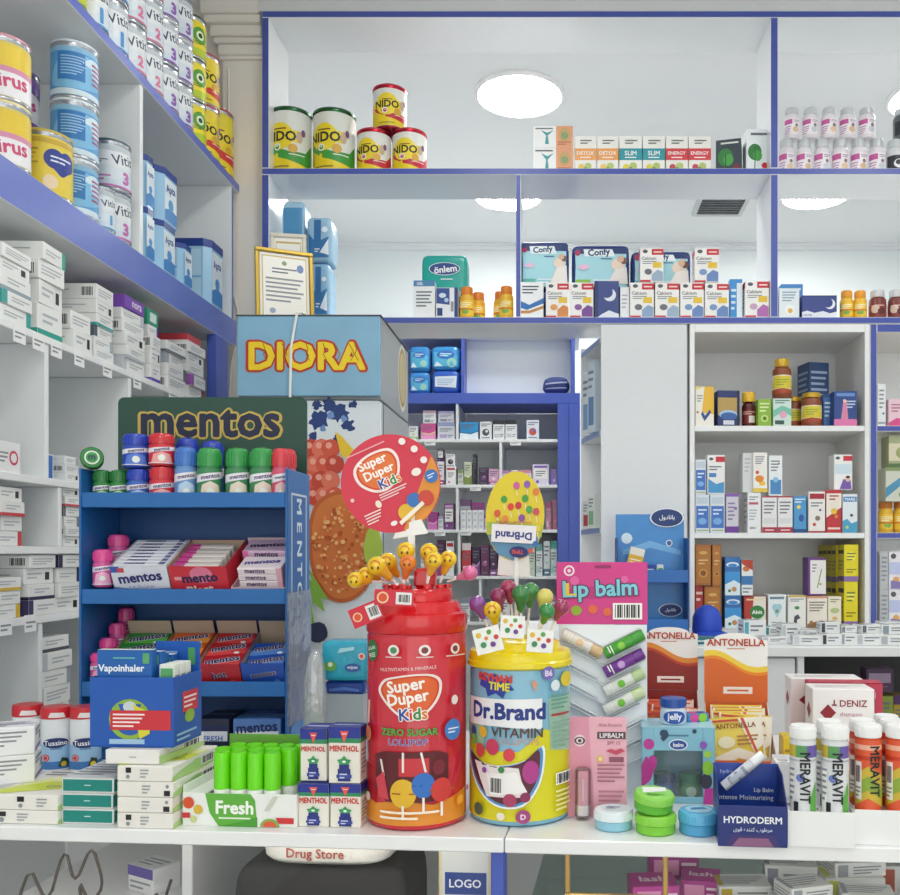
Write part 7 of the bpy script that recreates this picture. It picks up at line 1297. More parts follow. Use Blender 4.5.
# ================================================================ LIP BALM CARD
d = 1.385; zt = Z(563, d); lean = 4
t = E('lip_balm_card', 'tall blister card of lip balms with a bright pink header', 'display card', (X(603, d), d, ZK+.001), (-lean, 0, -2))
w2 = .0685; H = (zt-ZK)/math.cos(math.radians(lean)); hh = H-.097
mb = MB(); mb.box(-w2-.004, w2+.001, -.001, .001, hh, H, M('#cf2f86', .35), .0008)
HBx = (-w2-.004, w2+.001, -.001, .001, hh, H)
mb.faceart(HBx, {'F': [('r', .42, .9, .6, .95, '#8f1f5c'), ('c', .14, .86, .06, '#f2dcea'), ('c', .14, .86, .04, '#cf2f86'), ('c', .14, .86, .02, '#f2dcea'), ('p', [(.08, .56), (.5, .62), (.92, .56), (.92, .44), (.08, .4)], '#b82a78'),
    ('t', 'Lip balm', .48, .54, .84, '#2a2440', .075, 2, .4), ('t', 'Lip balm', .48, .54, .825, '#7cc6da', .03, 2, .4), ('p', [(.10, .46), (.22, .46), (.22, .49), (.14, .49), (.14, .66), (.10, .66)], '#e8c83a'), ('c', .22, .22, .06, '#8fae2c', .9), ('c', .4, .24, .05, '#e0663a'), ('c', .56, .2, .045, '#e0663a'), ('c', .2, .7, .05, '#e060a8'), ('c', .75, .72, .04, '#e060a8'), ('b', .62, .08, .94, .34)]})
put(mb, 'header', t, smooth=0)
BL2 = clear('blister', '#f6f9fb', gloss=.1, haze=.7, edge=.3)
mb = MB(); mb.box(-w2, w2, -.0008, .0008, 0, hh-.0005, M('#e6ecf0', .25), .0004); put(mb, 'backing', t, smooth=0)
mb = MB()
ROWS = [(.0, k) for k in range(7)]
for s in (-1, 1):
    for k in range(7):
        m4 = Matrix.Translation((s*.032, -.006, hh-.030-k*.029)) @ Matrix.Rotation(math.radians(-s*27), 4, 'Y')
        mb.box(-.033, .033, -.0055, .0045, -.0115, -.0095, BL2, .0008, xf=m4); mb.box(-.033, .033, -.0055, .0045, .0095, .0115, BL2, .0008, xf=m4); mb.box(-.034, -.0325, -.0055, .0045, -.0115, .0115, BL2, .0005, xf=m4)
put(mb, 'blister_pockets', t, smooth=0)
bpy.context.view_layer.update(); mw = t.matrix_world.copy()
def balm(label, side, k, c1, c2, c3, grp='lip balm sticks on the tall card'):
    m4 = mw @ Matrix.Translation((side*.032, -.0135, hh-.030-k*.029)) @ Matrix.Rotation(math.radians(-side*27), 4, 'Y') @ Matrix.Rotation(PI/2, 4, 'Y') @ Matrix.Translation((0, 0, -.033))
    o = E('lip_balm', label, 'lip balm', group=grp); o.matrix_world = m4
    mb = MB(); mb.lathe([(.0085, 0), (.009, .001), (.009, .048)], M(c1, .3), 20); mb.layer = 0
    mb.cylart([('c', .5, .6, .2, c3, 1.0), ('l', .2, .1, .8, .3, 2, '#f4f4f0')], .009, .002, .046, PI); put(mb, 'body', o)
    mb = MB(); mb.lathe([(.0088, .0484), (.0088, .0655), (.0078, .067)], M(c2, .3), 20); put(mb, 'cap', o)
balm('green lip balm stick, topmost on the right of the blister card', 1, 0, '#4aa83a', '#3f9a34', '#8fd04a'); balm('purple lip balm stick just below the green one on the blister card', 1, 1, '#7a3a9a', '#6a2f8a', '#c8a0d8')
balm('white lip balm stick with a green apple, upper of the two on the card', 1, 2, '#e6e9e2', '#b8cf9a', '#6fbf2f'); balm('white lip balm stick with a green apple, lower of the two on the card', 1, 3, '#e6e9e2', '#c8d8a8', '#6fbf2f')
balm('cream lip balm stick alone on the left column of the blister card', -1, 0, '#e9e4da', '#d8b88a', '#e8c8a0')
# small pink lip balm card in front
d = Dc(822); t = E('lip_balm_pack', 'pink carded lip balm pack standing against the blister card', 'lip balm pack', (X(598, d), d+.022, ZK+.0006), (-5, 0, -2)); w2 = 30*d/FPX; H = .139
mb = MB(); mb.box(-w2, w2, -.0008, .0008, 0, H, M('#e3a8b8', .35), .0006)
mb.faceart((-w2, w2, -.0008, .0008, 0, H), {'F': [('p', [(.0, 0), (.45, 0), (.35, 1), (0, 1)], '#d98fa6'), ('c', .2, .76, .1, '#e8d0d4'), ('c', .2, .76, .095, '#4a3a40', .7), ('c', .2, .76, .06, '#e8d0d4', .8), ('c', .2, .76, .03, '#3a2a30'), ('t', 'Aloe Essence', .72, .92, .4, '#8a5a68', .0), ('r', .5, .78, .98, .85, '#4a3444'), ('t', 'LIPBALM', .74, .815, .4, '#f0e4e6', .02), ('t', 'SPF 15', .78, .74, .22, '#8a5a68', 0),
    ('p', [(.64, .66), (.74, .68), (.8, .665), (.9, .685), (.98, .66), (.82, .62)], '#c2405c'), ('c', .55, .58, .055, '#e0b83a', 1), ('c', .55, .58, .035, '#e8d8a0'), ('l', .5, .34, .96, .54, 5, '#a86a7c'), ('l', .52, .1, .95, .28, 4, '#b87a8c'), ('r', .7, .55, .95, .6, '#8a4a5c')]}); put(mb, 'card', t, smooth=0)
mb = MB(); xl_ = X(583.5, d)-X(598, d); mb.lathe([(.0088, .004), (.0088, .018)], M('#ece8e8', .35), 18, cx=xl_, cy=-.0095); mb.lathe([(.0084, .0182), (.0084, .062), (.0074, .064)], M('#d8487c', .3), 18, cx=xl_, cy=-.0095)
mb.box(xl_-.0015, xl_+.0015, -.0185, -.0179, .025, .055, '#e89ab4', 0); put(mb, 'lip_balm', t, label='pink lip balm stick with a white base')
mb = MB(); mb.box(xl_-.011, xl_+.011, -.0215, -.001, .0012, .07, clear('bubble', '#f6eef0', gloss=.2, haze=.06), .004); put(mb, 'plastic_bubble', t, smooth=0)
# ================================================================ PALE BLUE WINDOW CARTON WITH BALM TUBS
d = 1.335; t = E('balm_display_carton', 'pale blue window carton with colourful paint splashes and small tubs inside', 'display carton', (X(680, d), d+.035, ZK), (0, 0, RZ)); w2 = 36.5*d/FPX; q = .035
H = Z(752, d)-ZK; H = .112
LBc = M('#86bfd3', .35); mb = MB()
mb.box(-w2, w2, -q, q, 0, .0015, LBc); mb.box(-w2, w2, q-.0015, q, .0015, H, LBc); mb.box(-w2, -w2+.0015, -q, q-.0015, .0015, H, LBc); mb.box(w2-.0015, w2, -q, q-.0015, .0015, H, LBc)
mb.box(-w2+.0015, -w2+.018, -q, -q+.0015, .0015, H, LBc); mb.box(w2-.018, w2-.0015, -q, -q+.0015, .0015, H, LBc); mb.box(-w2+.018, w2-.018, -q, -q+.0015, .078, H, LBc); mb.box(-w2+.018, w2-.018, -q, -q+.0015, .0015, .010, LBc)
mb.box(-w2, w2, -q, q, H+.0002, H+.0015, M('#a6d2e2', .3))
W = 2*w2
def fa(items): mb.art(items, W, H, lambda u, v, o: (-w2+u, -q-o, v))
fa([('c', .1, .78, .075, '#c23a9a'), ('c', .15, .55, .06, '#c23a9a', 1.4), ('p', [(0, .2), (.12, .3), (.2, .5), (.06, .62), (0, .5)], '#b8348f'), ('c', .12, .12, .08, '#3a4a8a'), ('p', [(.0, .0), (.2, 0), (.18, .14), (0, .2)], '#5aa8c8'),
    ('c', .88, .3, .08, '#3a3a4a', 1.3), ('c', .9, .48, .07, '#8fc83a', 1.4), ('p', [(.84, .0), (1, 0), (1, .22), (.86, .2)], '#c23a9a'), ('c', .9, .66, .05, '#a8d84a'), ('c', .84, .78, .05, '#8a5ab8'), ('p', [(.26, .86), (.34, .98), (.38, .9), (.3, .82)], '#26405c'), ('c', .3, .93, .05, '#26405c'), ('c', .72, .96, .03, '#26405c'),
    ('c', .5, .78, .13, '#e9f0f4', .6), ('c', .5, .78, .115, '#2a4f9c', .55), ('t', 'balm', .5, .78, .14, '#f0f4f8', .03), ('l', .36, .88, .64, .93, 1, '#4a7a98')])
put(mb, 'carton', t, smooth=0)
mb = MB(); mb.box(-w2+.016, w2-.016, -q+.0018, -q+.0024, .008, .082, clear('pane', '#f8fcfd', gloss=.06, haze=.05, edge=.3), .0002); put(mb, 'window_pane', t, smooth=0)
bpy.context.view_layer.update(); mw = t.matrix_world.copy()
def tubpos(x, y, z): return mw @ Vector((x, y, z))
jar('balm_tub', 'small dark blue balm tub behind the carton window, left one', tubpos(-.019, -.005, .0018), .0155, .036, [('r', .1, .2, .9, .8, '#3f68b0'), ('l', .25, .35, .75, .65, 2, '#dfe8f4')], '#2f5498', '#27407c', group='balm tubs behind the carton window', capr=1.0, neck=.3, cat='balm tub'); jar('balm_tub', 'small green balm tub behind the carton window, right one', tubpos(.019, -.005, .0018), .0165, .038, [('r', .1, .2, .9, .8, '#3aa04a'), ('c', .5, .5, .15, '#d8ecd0')], '#1f8a3a', '#1c7a34', group='balm tubs behind the carton window', capr=1.0, neck=.3, cat='balm tub')
jt_ = jar('balm_tub', 'small blue-lidded balm tub standing on top of the window carton', tubpos(-.006, -.006, H+.0018), .019, .0385, [('r', .0, .1, 1, .95, '#c8d8ec'), ('c', .5, .5, .3, '#2a56a8', .55), ('t', 'jelly', .5, .5, .36, '#f0f4f8', .03)], '#dbe6f2', '#2b55a4', capr=1.02, neck=.34, cat='balm tub')
box3('lip_balm_packet', 'small blue and pink fish-shaped packet lying behind the blue-lidded tub', 'packet', tubpos(.030, .018, H+.0018), (.034, .022, .012), '#4a90c0', {'F': [('c', .3, .5, .2, '#d84a9a'), ('c', .7, .5, .2, '#8fc83a')], 'T': [('c', .3, .5, .2, '#d84a9a'), ('c', .7, .5, .2, '#3a3f8a')]}, rot=(0, 0, 12))
# ================================================================ ROUND BALM TINS ON THE COUNTER EDGE
def puck(label, px, yb, hw, h, c1, c2, top_art, z=None, d=None, rx=0, ry=0):
    d = d or Dc(yb)+hw*1.2/FPX; r = hw*d/FPX; z = ZK if z is None else z
    o = E('cream_pot', label, 'cream pot', (X(px, d), d, z), (rx, ry, 0), 'small round cream pots at the counter edge')
    mb = MB(); mb.lathe([(r*.9, 0), (r*.97, .002), (r*.97, h*.48), (r*.93, h*.5)], M(c1, .2), 32); put(mb, 'pot', o)
    mb = MB(); mb.lathe([(r, h*.51), (r, h*.88), (r*.94, h*.97), (r*.8, h)], M(c2, .25), 32)
    for k in range(40): mb.box(-.0005, .0005, -.0005, .0003, h*.53, h*.86, M(c2, .25), 0, xf=Matrix.Rotation(2*PI*k/40, 4, 'Z') @ Matrix.Translation((0, -r, 0)))
    mb.layer = 0; mb.art(top_art, 1.5*r, 1.5*r, lambda u, v, o_: (u-.75*r, v-.75*r, h+o_)); put(mb, 'lid', o); TOPZ[o.name] = z+h; return o
puck('white-lidded cream pot with a pale blue base at the counter edge', 613.5, 833, 19.5, .026, '#8fc4d8', '#dfe9ee', [('c', .5, .5, .42, '#c8d4dc'), ('c', .4, .55, .14, '#8a9ab0'), ('l', .25, .35, .75, .65, 3, '#6a7a90')])
g_ = puck('lime green cream pot under a tilted white and green one', 655.5, 837.5, 20.5, .026, '#7cc83c', '#8ed44a', [('c', .5, .5, .4, '#c8e8a0')])
puck('white and green cream pot stacked tilted on the lime green one', 653, 0, 20, .024, '#5fb838', '#8fd45a', [('p', [(.1, .3), (.9, .6), (.9, .95), (.1, .8)], '#e8efe8'), ('l', .2, .1, .8, .3, 2, '#3f8a2c')], z=top(g_)+.0035, d=Dc(837.5)+.028, rx=6, ry=5)
puck('sky blue cream pot at the counter edge beside the navy box', 698.5, 838, 20, .030, '#4f9fcc', '#5fb2da', [('c', .5, .5, .44, '#9fd0e8'), ('p', [(.2, .4), (.8, .5), (.7, .7), (.3, .65)], '#2f7aa8')])
# ================================================================ SOAP SACHET DISPLAYS WITH CARD HEADERS
def display(label, px0, px1, ytop, yhdr, d, dpt, c1, c2, c3, yfront, who, sach, txt):
    w = (px1-px0)*d/FPX; w2 = w/2; H = Z(ytop, d)-ZK
    df = d-dpt; t = E('sachet_display', label, 'display carton', (X((px0+px1)/2, d), d, ZK), (0, 0, RZ))
    B = M(c1, .35); mb = MB(); hf = .055; hbk = Z(yhdr, d)-ZK
    mb.box(-w2, w2, -dpt, 0, 0, .0015, B); mb.box(-w2, w2, -dpt, -dpt+.0015, .0015, hf, B); mb.box(-w2, w2, -.0015, 0, .0015, hbk, B)
    for s in (-1, 1):
        a, b = (-w2, -w2+.0015) if s < 0 else (w2-.0015, w2); prof = [(-dpt+.0015, .0015), (-.0015, .0015), (-.0015, hbk), (-.02, hbk-.02), (-dpt+.03, hf+.02), (-dpt+.0015, hf)]
        mb.poly([(a, y, z) for y, z in prof], '#d8c3b4'); mb.poly([(b, y, z) for y, z in prof][::-1], '#d8c3b4')
        for i in range(len(prof)): p, q = prof[i], prof[(i+1) % len(prof)]; mb.poly([(a, *p), (a, *q), (b, *q), (b, *p)][::-1], '#d8c3b4')
    put(mb, 'tray', t, smooth=0)
    mb = MB(); z0 = hbk+.0004; n = 14
    prof = [(-w2, z0), (w2, z0), (w2, H-.012), (w2*.8, H-.010)]+[(w2*.7*math.cos(PI*i/n), H-.010+.010*math.sin(PI*i/n)) for i in range(n+1)]+[(-w2*.8, H-.010), (-w2, H-.012)]
    mb.poly([(x, -.0016, z) for x, z in prof], '#eeebe6'); mb.poly([(x, 0, z) for x, z in prof][::-1], '#e6e2dc')
    for i in range(len(prof)): p, q = prof[i], prof[(i+1) % len(prof)]; mb.poly([(p[0], -.0016, p[1]), (p[0], 0, p[1]), (q[0], 0, q[1]), (q[0], -.0016, q[1])], '#e6e2dc')
    hh = H-z0; mb.layer = 1
    wave = lambda o: [(x, .60+o+.10*math.sin(.6+x*5.2)*(1-.3*x)-.12*x) for x in [i/12 for i in range(13)]]
    mb.art([('p', [(0, 0), (1, 0)]+wave(.08)[::-1], c3), ('p', [(0, 0), (1, 0)]+wave(.0)[::-1], c2), ('p', [(0, 0), (1, 0)]+wave(-.045)[::-1], c1), ('r', .3, .12, .76, .22, '#f2e4da'), ('l', .36, .14, .7, .2, 1, c1), ('t', txt, .5, .865, .92, '#b8442a', .03, 0, .15), ('l', .36, .76, .64, .79, 1, '#c87a5a')], w, hh, lambda u, v, o: (-w2+u, -.0016-o, z0+v))
    put(mb, 'header_card', t, smooth=0)
    bpy.context.view_layer.update(); mw = t.matrix_world.copy()
    for k in range(sach):
        m4 = mw @ Matrix.Translation((.002*(k % 2)-.001*(k % 3), -dpt+.013+k*(dpt-.03)/sach, .002)) @ Matrix.Rotation(math.radians(-13+k*.4), 4, 'X') @ Matrix.Rotation(math.radians((-5, 4, -3, 6, 2)[k % 5] if k < 2 else 0), 4, 'Y')
        sw, sh, b = w2-.010, .112+.010*k/max(1, sach), .0022
        mb = MB(); nx, nz = 7, 8; P = lambda i, j, s: ((-1+2*i/nx)*sw, s*b*math.sqrt(max(0, math.sin(PI*i/nx)*math.sin(PI*j/nz)))-0, .004+j/nz*sh)
        for s in (-1, 1):
            vs = [P(i, j, s) for j in range(nz+1) for i in range(nx+1)]; fs = [[j*(nx+1)+i, j*(nx+1)+i+1, (j+1)*(nx+1)+i+1, (j+1)*(nx+1)+i] for j in range(nz) for i in range(nx)]
            mb.mesh(vs, fs if s < 0 else [f[::-1] for f in fs], M(who[2], .25))
        fn = lambda u, v, o: (-sw+u, -b-.0006-o, .004+v)
        mb.art([('p', [(.02, .02), (.98, .02), (.98, .3), (.5, .42), (.02, .28)], who[3]), ('r', 0, .0, .03, 1, '#f2ece0'), ('r', .97, .0, 1, 1, '#f2ece0'), ('r', .04, .94, .96, .97, '#c8402c'), ('p', [(.55, .98), (.97, .98), (.97, .6), (.8, .5)], who[4]), ('p', [(.6, .98), (.66, .98), (.86, .52), (.82, .5)], '#d8502c'), ('p', [(.02, .3), (.5, .44), (.98, .32), (.98, .44), (.5, .58), (.02, .46)], who[4]), ('c', .3, .66, .16, '#f4e8c0', .7), ('t', txt, .5, .88, .76, '#8a4a1c', .02, 0, .1), ('l', .5, .6, .9, .76, 3, '#b87a3a')], 2*sw, sh, fn)
        o = put(mb, 'soap_sachet', None); o.matrix_world = m4; tag(o, who[0] % ORD[k], 'sachet', who[1])
    return t
display('orange sachet display with a white arched header at the right of the counter', 704.5, 767, 633, 702, 1.475, .105, '#d9641c', '#e8861f', '#eecb3a', 0, ('yellow and orange soap sachet, %s from the front in the orange display', 'soap sachets in the orange display', '#ecd04a', '#e8a02c', '#f4ecd8'), 5, 'ANTONELLA')
display('dark red sachet display with an arched header behind the pale blue window carton', 640, 697.5, 627, 690, 1.54, .105, '#8f1f16', '#c23a1c', '#e08a2a', 0, ('orange and red soap sachet, %s from the front in the dark red display', 'soap sachets in the dark red display', '#e4622c', '#d8402c', '#f2d8c8'), 4, 'ANTONELLA')
# loose cartons around the display trays
CB_('soap_box', 'tall yellow carton standing right of the orange display', 'carton', 783, 793, None, 737, .04, '#e3c62a', {'F': [('r', 0, 0, 1, .12, '#d8503a'), ('l', .2, .3, .8, .8, 4, '#a88a1a')]}, d=1.42)
# ================================================================ NAVY MOISTURISER BOX
d = Dc(848)+.003; w2 = 34.2*d/FPX; q = .042; t = E('moisturiser_box', 'navy blue open counter box with white lettering near the picture edge', 'display box', (X(753.5, d)+.003, d+q, ZK), (0, 0, RZ-1))
NB = M('#1c2f74', .3); mb = MB(); hf, hb = .052, .087
mb.box(-w2, w2, -q, q, 0, .0015, NB); mb.box(-w2, w2, -q, -q+.0015, .0015, hf, NB); mb.box(-w2, w2, q-.0015, q, .0015, hb, M('#2546a0', .3))
for s in (-1, 1):
    a, b = (-w2, -w2+.0015) if s < 0 else (w2-.0015, w2); prof = [(-q+.0015, .0015), (q-.0015, .0015), (q-.0015, hb), (.0, hb-.004), (-q+.0015, hf)]
    mb.poly([(a, y, z) for y, z in prof], NB); mb.poly([(b, y, z) for y, z in prof][::-1], NB)
    for i in range(len(prof)): p, r_ = prof[i], prof[(i+1) % len(prof)]; mb.poly([(a, *p), (a, *r_), (b, *r_), (b, *p)][::-1], NB)
mb.faceart((-w2, w2, -q, q, 0, hf), {'F': [('p', [(.1, .02), (.9, .02), (.8, .3), (.2, .3)], '#3a2f70'), ('p', [(.2, .02), (.8, .02), (.72, .22), (.3, .22)], '#8a5a80'), ('t', 'HYDRODERM', .5, .66, .84, '#e8ecf4', .025, 0, .2), ('t', MOIST, .5, .42, .56, '#d8dcec', .01, 0, .18)]})
mb.layer = 2; mb.art([('t', 'hydroderm', .3, .86, .38, '#b8c4e4', .0), ('t', 'Lip Balm', .78, .58, .3, '#dfe6f4', .02), ('t', 'Intense Moisturizing', .5, .46, .86, '#dfe6f4', .01)], 2*w2, hb, lambda u, v, o: (-w2+u, q-.0015-o, v))
put(mb, 'box', t, smooth=0)
bpy.context.view_layer.update(); mw = t.matrix_world.copy()
o = E('balm_tube', 'slim white tube resting slanted across the navy box', 'tube', group=None); o.matrix_world = mw @ Matrix.Translation((-.028, .012, hb-.018)) @ Matrix.Rotation(math.radians(52), 4, 'Y') @ Matrix.Rotation(math.radians(0), 4, 'X')
mb = MB(); mb.lathe([(.007, 0), (.0072, .05)], M('#d9dde4', .25), 18); mb.cylart([('l', .2, .1, .8, .9, 3, '#8a92a4'), ('r', .3, .2, .6, .7, '#b8c0d0')], .0072, .004, .046, PI); put(mb, 'body', o)
mb = MB(); mb.lathe([(.0068, .0504), (.0068, .068), (.006, .069)], M('#eef0f2', .25), 18); put(mb, 'cap', o)
o.matrix_world = mw @ Matrix.Translation((-.030, q-.0105, hb-.030)) @ Matrix.Rotation(math.radians(50), 4, 'Y')
# ================================================================ EFFERVESCENT TUBES IN WHITE HOLDERS
def holder(label, px0, px1, yb, yt, dp, holes, d=None, rz=RZ-2):
    d = d or Dc(yb); w2 = (px1-px0)/2*d/FPX; h = Z(yt, d)-ZK; a = math.radians(rz)
    t = E('tube_holder', label, 'holder', ((X(px0, d)+X(px1, d))/2-math.sin(a)*dp/2, d+math.cos(a)*dp/2, ZK), (0, 0, rz)); q = dp/2
    W_ = M('#eceded', .4); mb = MB()
    for b in ((-w2, w2, -q, q, 0, .0015), (-w2, w2, -q, -q+.0015, .0015, h), (-w2, w2, q-.0015, q, .0015, h), (-w2, -w2+.0015, -q+.0015, q-.0015, .0015, h), (w2-.0015, w2, -q+.0015, q-.0015, .0015, h)): mb.box(*b, W_, .0003)
    put(mb, 'tray', t, smooth=0)
    # top plate pierced by round holes
    mb = MB(); nx, ny = holes; cw, ch = (2*w2-.003)/nx, (dp-.003)/ny; hr = min(cw, ch)*.46; n = 24
    for i in range(nx):
        for j in range(ny):
            cx_, cy_ = -w2+.0015+cw*(i+.5), -q+.0015+ch*(j+.5); ring = []; out = []
            for k in range(n):
                th = 2*PI*k/n; c, s = math.cos(th), math.sin(th); ring.append((cx_+hr*c, cy_+hr*s)); m = max(abs(c)/(cw/2), abs(s)/(ch/2)); out.append((cx_+c/m, cy_+s/m))
            for k in range(n):
                k2 = (k+1) % n; mb.poly([(*ring[k], h-.006), (*out[k], h-.006), (*out[k2], h-.006), (*ring[k2], h-.006)], W_); mb.poly([(*ring[k2], h-.006), (*ring[k2], h-.010), (*ring[k], h-.010), (*ring[k], h-.006)], W_)
    put(mb, 'hole_plate', t, smooth=0); bpy.context.view_layer.update()
    return t, [(t.matrix_world @ Vector((-w2+.0015+cw*(i+.5), -q+.0015+ch*(j+.5), .0018))) for j in range(ny) for i in range(nx)], hr
def mer(kind):
    if kind == 'w': return [('r', 0, .0, 1, 1, '#dde0e2'), ('r', 0, .84, .33, .96, '#c8b03a'), ('r', .33, .84, .6, .96, '#5a9a5a'), ('r', .6, .84, 1, .96, '#6a5aa8'), ('r', 0, .80, 1, .82, '#b8bcc4'), ('r', .12, .05, .3, .75, '#f2f2f0'), ('r', .14, .1, .28, .26, '#d86a2a'), ('r', .28, .28, .4, .4, '#22242a'), ('l', .14, .4, .3, .75, 6, '#8a9098'), ('p', [(.68, .1), (.86, .1), (.86, .6), (.68, .45)], '#5fae4a'), ('c', .45, .64, .1, '#6a7ac0'), ('t', 'MERAVIT', .56, .40, 1.0, '#1e2026', .04, 90, None), ('r', .3, .02, .8, .06, '#c8a03a')]
    return [('r', 0, 0, 1, 1, '#df5a34'), ('r', 0, .9, 1, .95, '#f0b49a'), ('r', 0, .80, 1, .84, '#c8381c'), ('p', [(0, .3), (.5, .42), (1, .3), (1, .62), (.5, .74), (0, .6)], '#cdb23a'), ('p', [(.1, .4), (.5, .5), (.9, .4), (.9, .52), (.5, .64), (.1, .54)], '#8aa83a'), ('r', .14, .4, .34, .78, '#f2efe8'), ('b', .16, .55, .32, .76), ('l', .16, .42, .32, .54, 3, '#8a8a8a'), ('t', 'MERAVIT', .66, .45, 1.1, '#22201c', .04, 90), ('r', .0, .02, 1, .05, '#c84a24')]
def fizz(label, p, r, h, kind, rz, group):
    o = E('vitamin_tube', label, 'tube', p, (0, 0, rz), group)
    mb = MB(); hb = h*.89; mb.lathe([(r*.95, 0), (r, .002), (r, hb)], M('#d9dcde' if kind == 'w' else '#d8532c', .25), 28)
    it = mer(kind); out = []
    for x in it:
        if x[0] == 't': out.append(('t', x[1], x[2], x[3]+.24, 1.3, x[5], .025, -90))
        else: out.append(x)
    mb.cylart(out, r, .003, hb-.002, PI); put(mb, 'body', o)
    mb = MB(); mb.lathe([(r*1.03, hb+.0005), (r*1.05, hb+.003), (r*1.02, h*.985), (r*.94, h), (r*.5, h)], M('#eff0ef', .35), 28)
    for k in range(36): mb.box(-.0004, .0004, -.0005, .0003, hb+.002, h*.98, M('#eff0ef', .35), 0, xf=Matrix.Rotation(2*PI*k/36, 4, 'Z') @ Matrix.Translation((0, -r*1.04, 0)))
    put(mb, 'cap', o)
t, P, hr = holder('white tube holder with two white vitamin tubes beside the navy box', 788.5, 854.5, 847.5, 812, .072, (2, 2)); rr = .0158; ht = .149
GMt = 'vitamin tubes with white caps standing in the holders'
fizz('white rainbow-banded vitamin tube next to the navy box', P[0], rr, ht, 'w', -16, GMt); fizz('white rainbow-banded vitamin tube in the front row beside the orange ones', P[1], rr, ht, 'w', -16, GMt)
fizz('white rainbow-banded vitamin tube in the second row, mostly hidden', P[3]+Vector((.0, .004, 0)), rr, ht, 'w', -16, GMt)
t, P2, hr = holder('white tube holder with orange vitamin tubes at the picture edge', 856, 950, 846, 811, .105, (3, 3))
fizz('orange vitamin tube in front, first in its holder', P2[0], rr, ht, 'o', -18, GMt); fizz('orange vitamin tube in front, cut by the picture edge', P2[1], rr, ht, 'o', -18, GMt)
fizz('orange vitamin tube in the second row beside the white tubes', P2[3], rr, ht, 'o', -18, GMt); fizz('orange vitamin tube in the middle of the second row', P2[4], rr, ht, 'o', -18, GMt); fizz('orange vitamin tube in the third row behind the others', P2[7], rr, ht, 'o', -18, GMt)
holder('empty white tube holder with round holes between the navy box and the tubes', 777, 816, 790, 764, .06, (2, 3), d=1.29)
# ================================================================ BOXED SHAMPOO
dz = lambda: {'F': [('p', [(.12, .76), (.25, .845), (.38, .76), (.25, .675)], '#8f1f2c'), ('t', 'DENIZ', .66, .855, .44, '#8f2433', .015), ('t', 'shampoo', .62, .74, .36, '#b07a80', .0), ('r', .34, .83, .36, .89, '#8f2433'), ('r', .31, .83, .39, .845, '#8f2433'), ('l', .3, .3, .85, .5, 3, '#b8a0a4')], 'T': [('l', .1, .3, .9, .7, 2, '#d8d0d0')], 'R': [('r', 0, 0, .2, 1, '#8f2433')], 'L': [('p', [(.3, .76), (.55, .845), (.8, .76), (.55, .675)], '#8f1f2c')]}
CB_('shampoo_box', 'white boxed shampoo with a dark red diamond in front', 'carton', 813, 874, None, 689, .06, '#eeeae8', dz(), d=1.42)
CB_('shampoo_box', 'burgundy-topped box standing right behind the white shampoo box', 'carton', 810, 882, None, 683, .04, '#b32844', {'F': [('l', .1, .8, .9, .95, 1, '#e8c8cc')], 'T': [('r', 0, 0, 1, 1, '#b8304c')]}, d=1.495)
CB_('shampoo_box', 'white boxed shampoo with a diamond set back beside the front one', 'carton', 791, 862, None, 678.5, .06, '#efebea', dz(), d=1.55)
# ================================================================ INSIDE THE GLASS COUNTER
def gc(label, lx, ly, z, w, dp, h, base, faces, rz=0, name='medicine_box', cat='carton', group='cartons inside the glass counter'):
    a = math.radians(RZ); x = math.cos(a)*lx-math.sin(a)*ly; y = 1.1667+math.sin(a)*lx+math.cos(a)*ly
    return box3(name, label, cat, (x, y, z), (w, dp, h), base, faces, rot=(0, 0, RZ+rz), group=group)
pf = {'T': [('r', .05, .1, .95, .9, '#c0389a'), ('t', 'lash', .5, .5, .6, '#f4dcec', .03)], 'F': [('r', .1, .2, .6, .8, '#e89ac8'), ('l', .65, .2, .95, .8, 2, '#f4dcec')]}
gc('pink carton on the glass shelf behind the brass clip', .125, .20, ZG, .07, .06, .035, '#c23f9c', pf, 8); gc('pink carton on the glass shelf next to the first pink one', .20, .24, ZG, .06, .06, .03, '#b03a90', pf, -6); gc('pink carton set behind the other pink ones on the glass shelf', .16, .32, ZG, .08, .05, .04, '#a83a8a', pf, 3)
wh = lambda ac: {'T': [('l', .1, .2, .9, .8, 4, '#9aa0a6'), ('r', .0, .1, .1, .9, ac)], 'F': [('r', .05, .1, .25, .9, ac), ('l', .35, .2, .9, .8, 3, '#8a9098')], 'L': [('l', .1, .2, .9, .8, 3, '#9aa0a6')], 'R': [('l', .1, .2, .9, .8, 3, '#9aa0a6')]}
for i, (lx, ly, w, h, ac, rz, lb) in enumerate(((.25, .13, .09, .025, '#3f8a5a', -8, 'white carton with a green end on the glass shelf near the pink ones'), (.26, .22, .08, .03, '#c8b03a', 5, 'white carton with a yellow end on the glass shelf'), (.335, .16, .075, .03, '#b8bcc4', 12, 'plain grey-ended carton in front on the glass shelf'), (.34, .27, .08, .045, '#8a90a0', -4, 'upright white carton at the back of the glass shelf'), (.42, .14, .08, .028, '#aab4bc', -14, 'white carton turned askew at the front of the glass shelf'), (.425, .24, .09, .04, '#c8d04a', 4, 'white carton with a lime end on the glass shelf'), (.51, .17, .10, .03, '#4a5a8a', 16, 'white carton with a navy end near the picture edge on the glass shelf'), (.52, .28, .09, .045, '#b8503a', -3, 'white carton with a red end at the back of the glass shelf'))):
    o = gc(lb, lx, ly, ZG, w, .055, h, '#e6e8e8', wh(ac), rz)
    if i in (2, 4, 5): gc(lb.replace('carton', 'carton stacked above the one', 1) if False else ('loose white carton lying on top of the %s pile on the glass shelf' % ORD[i-2]), lx+.005, ly, top(o)+.0005, w*.9, .05, .022, '#e2e4e4', wh('#9aa0a8'), rz+9)
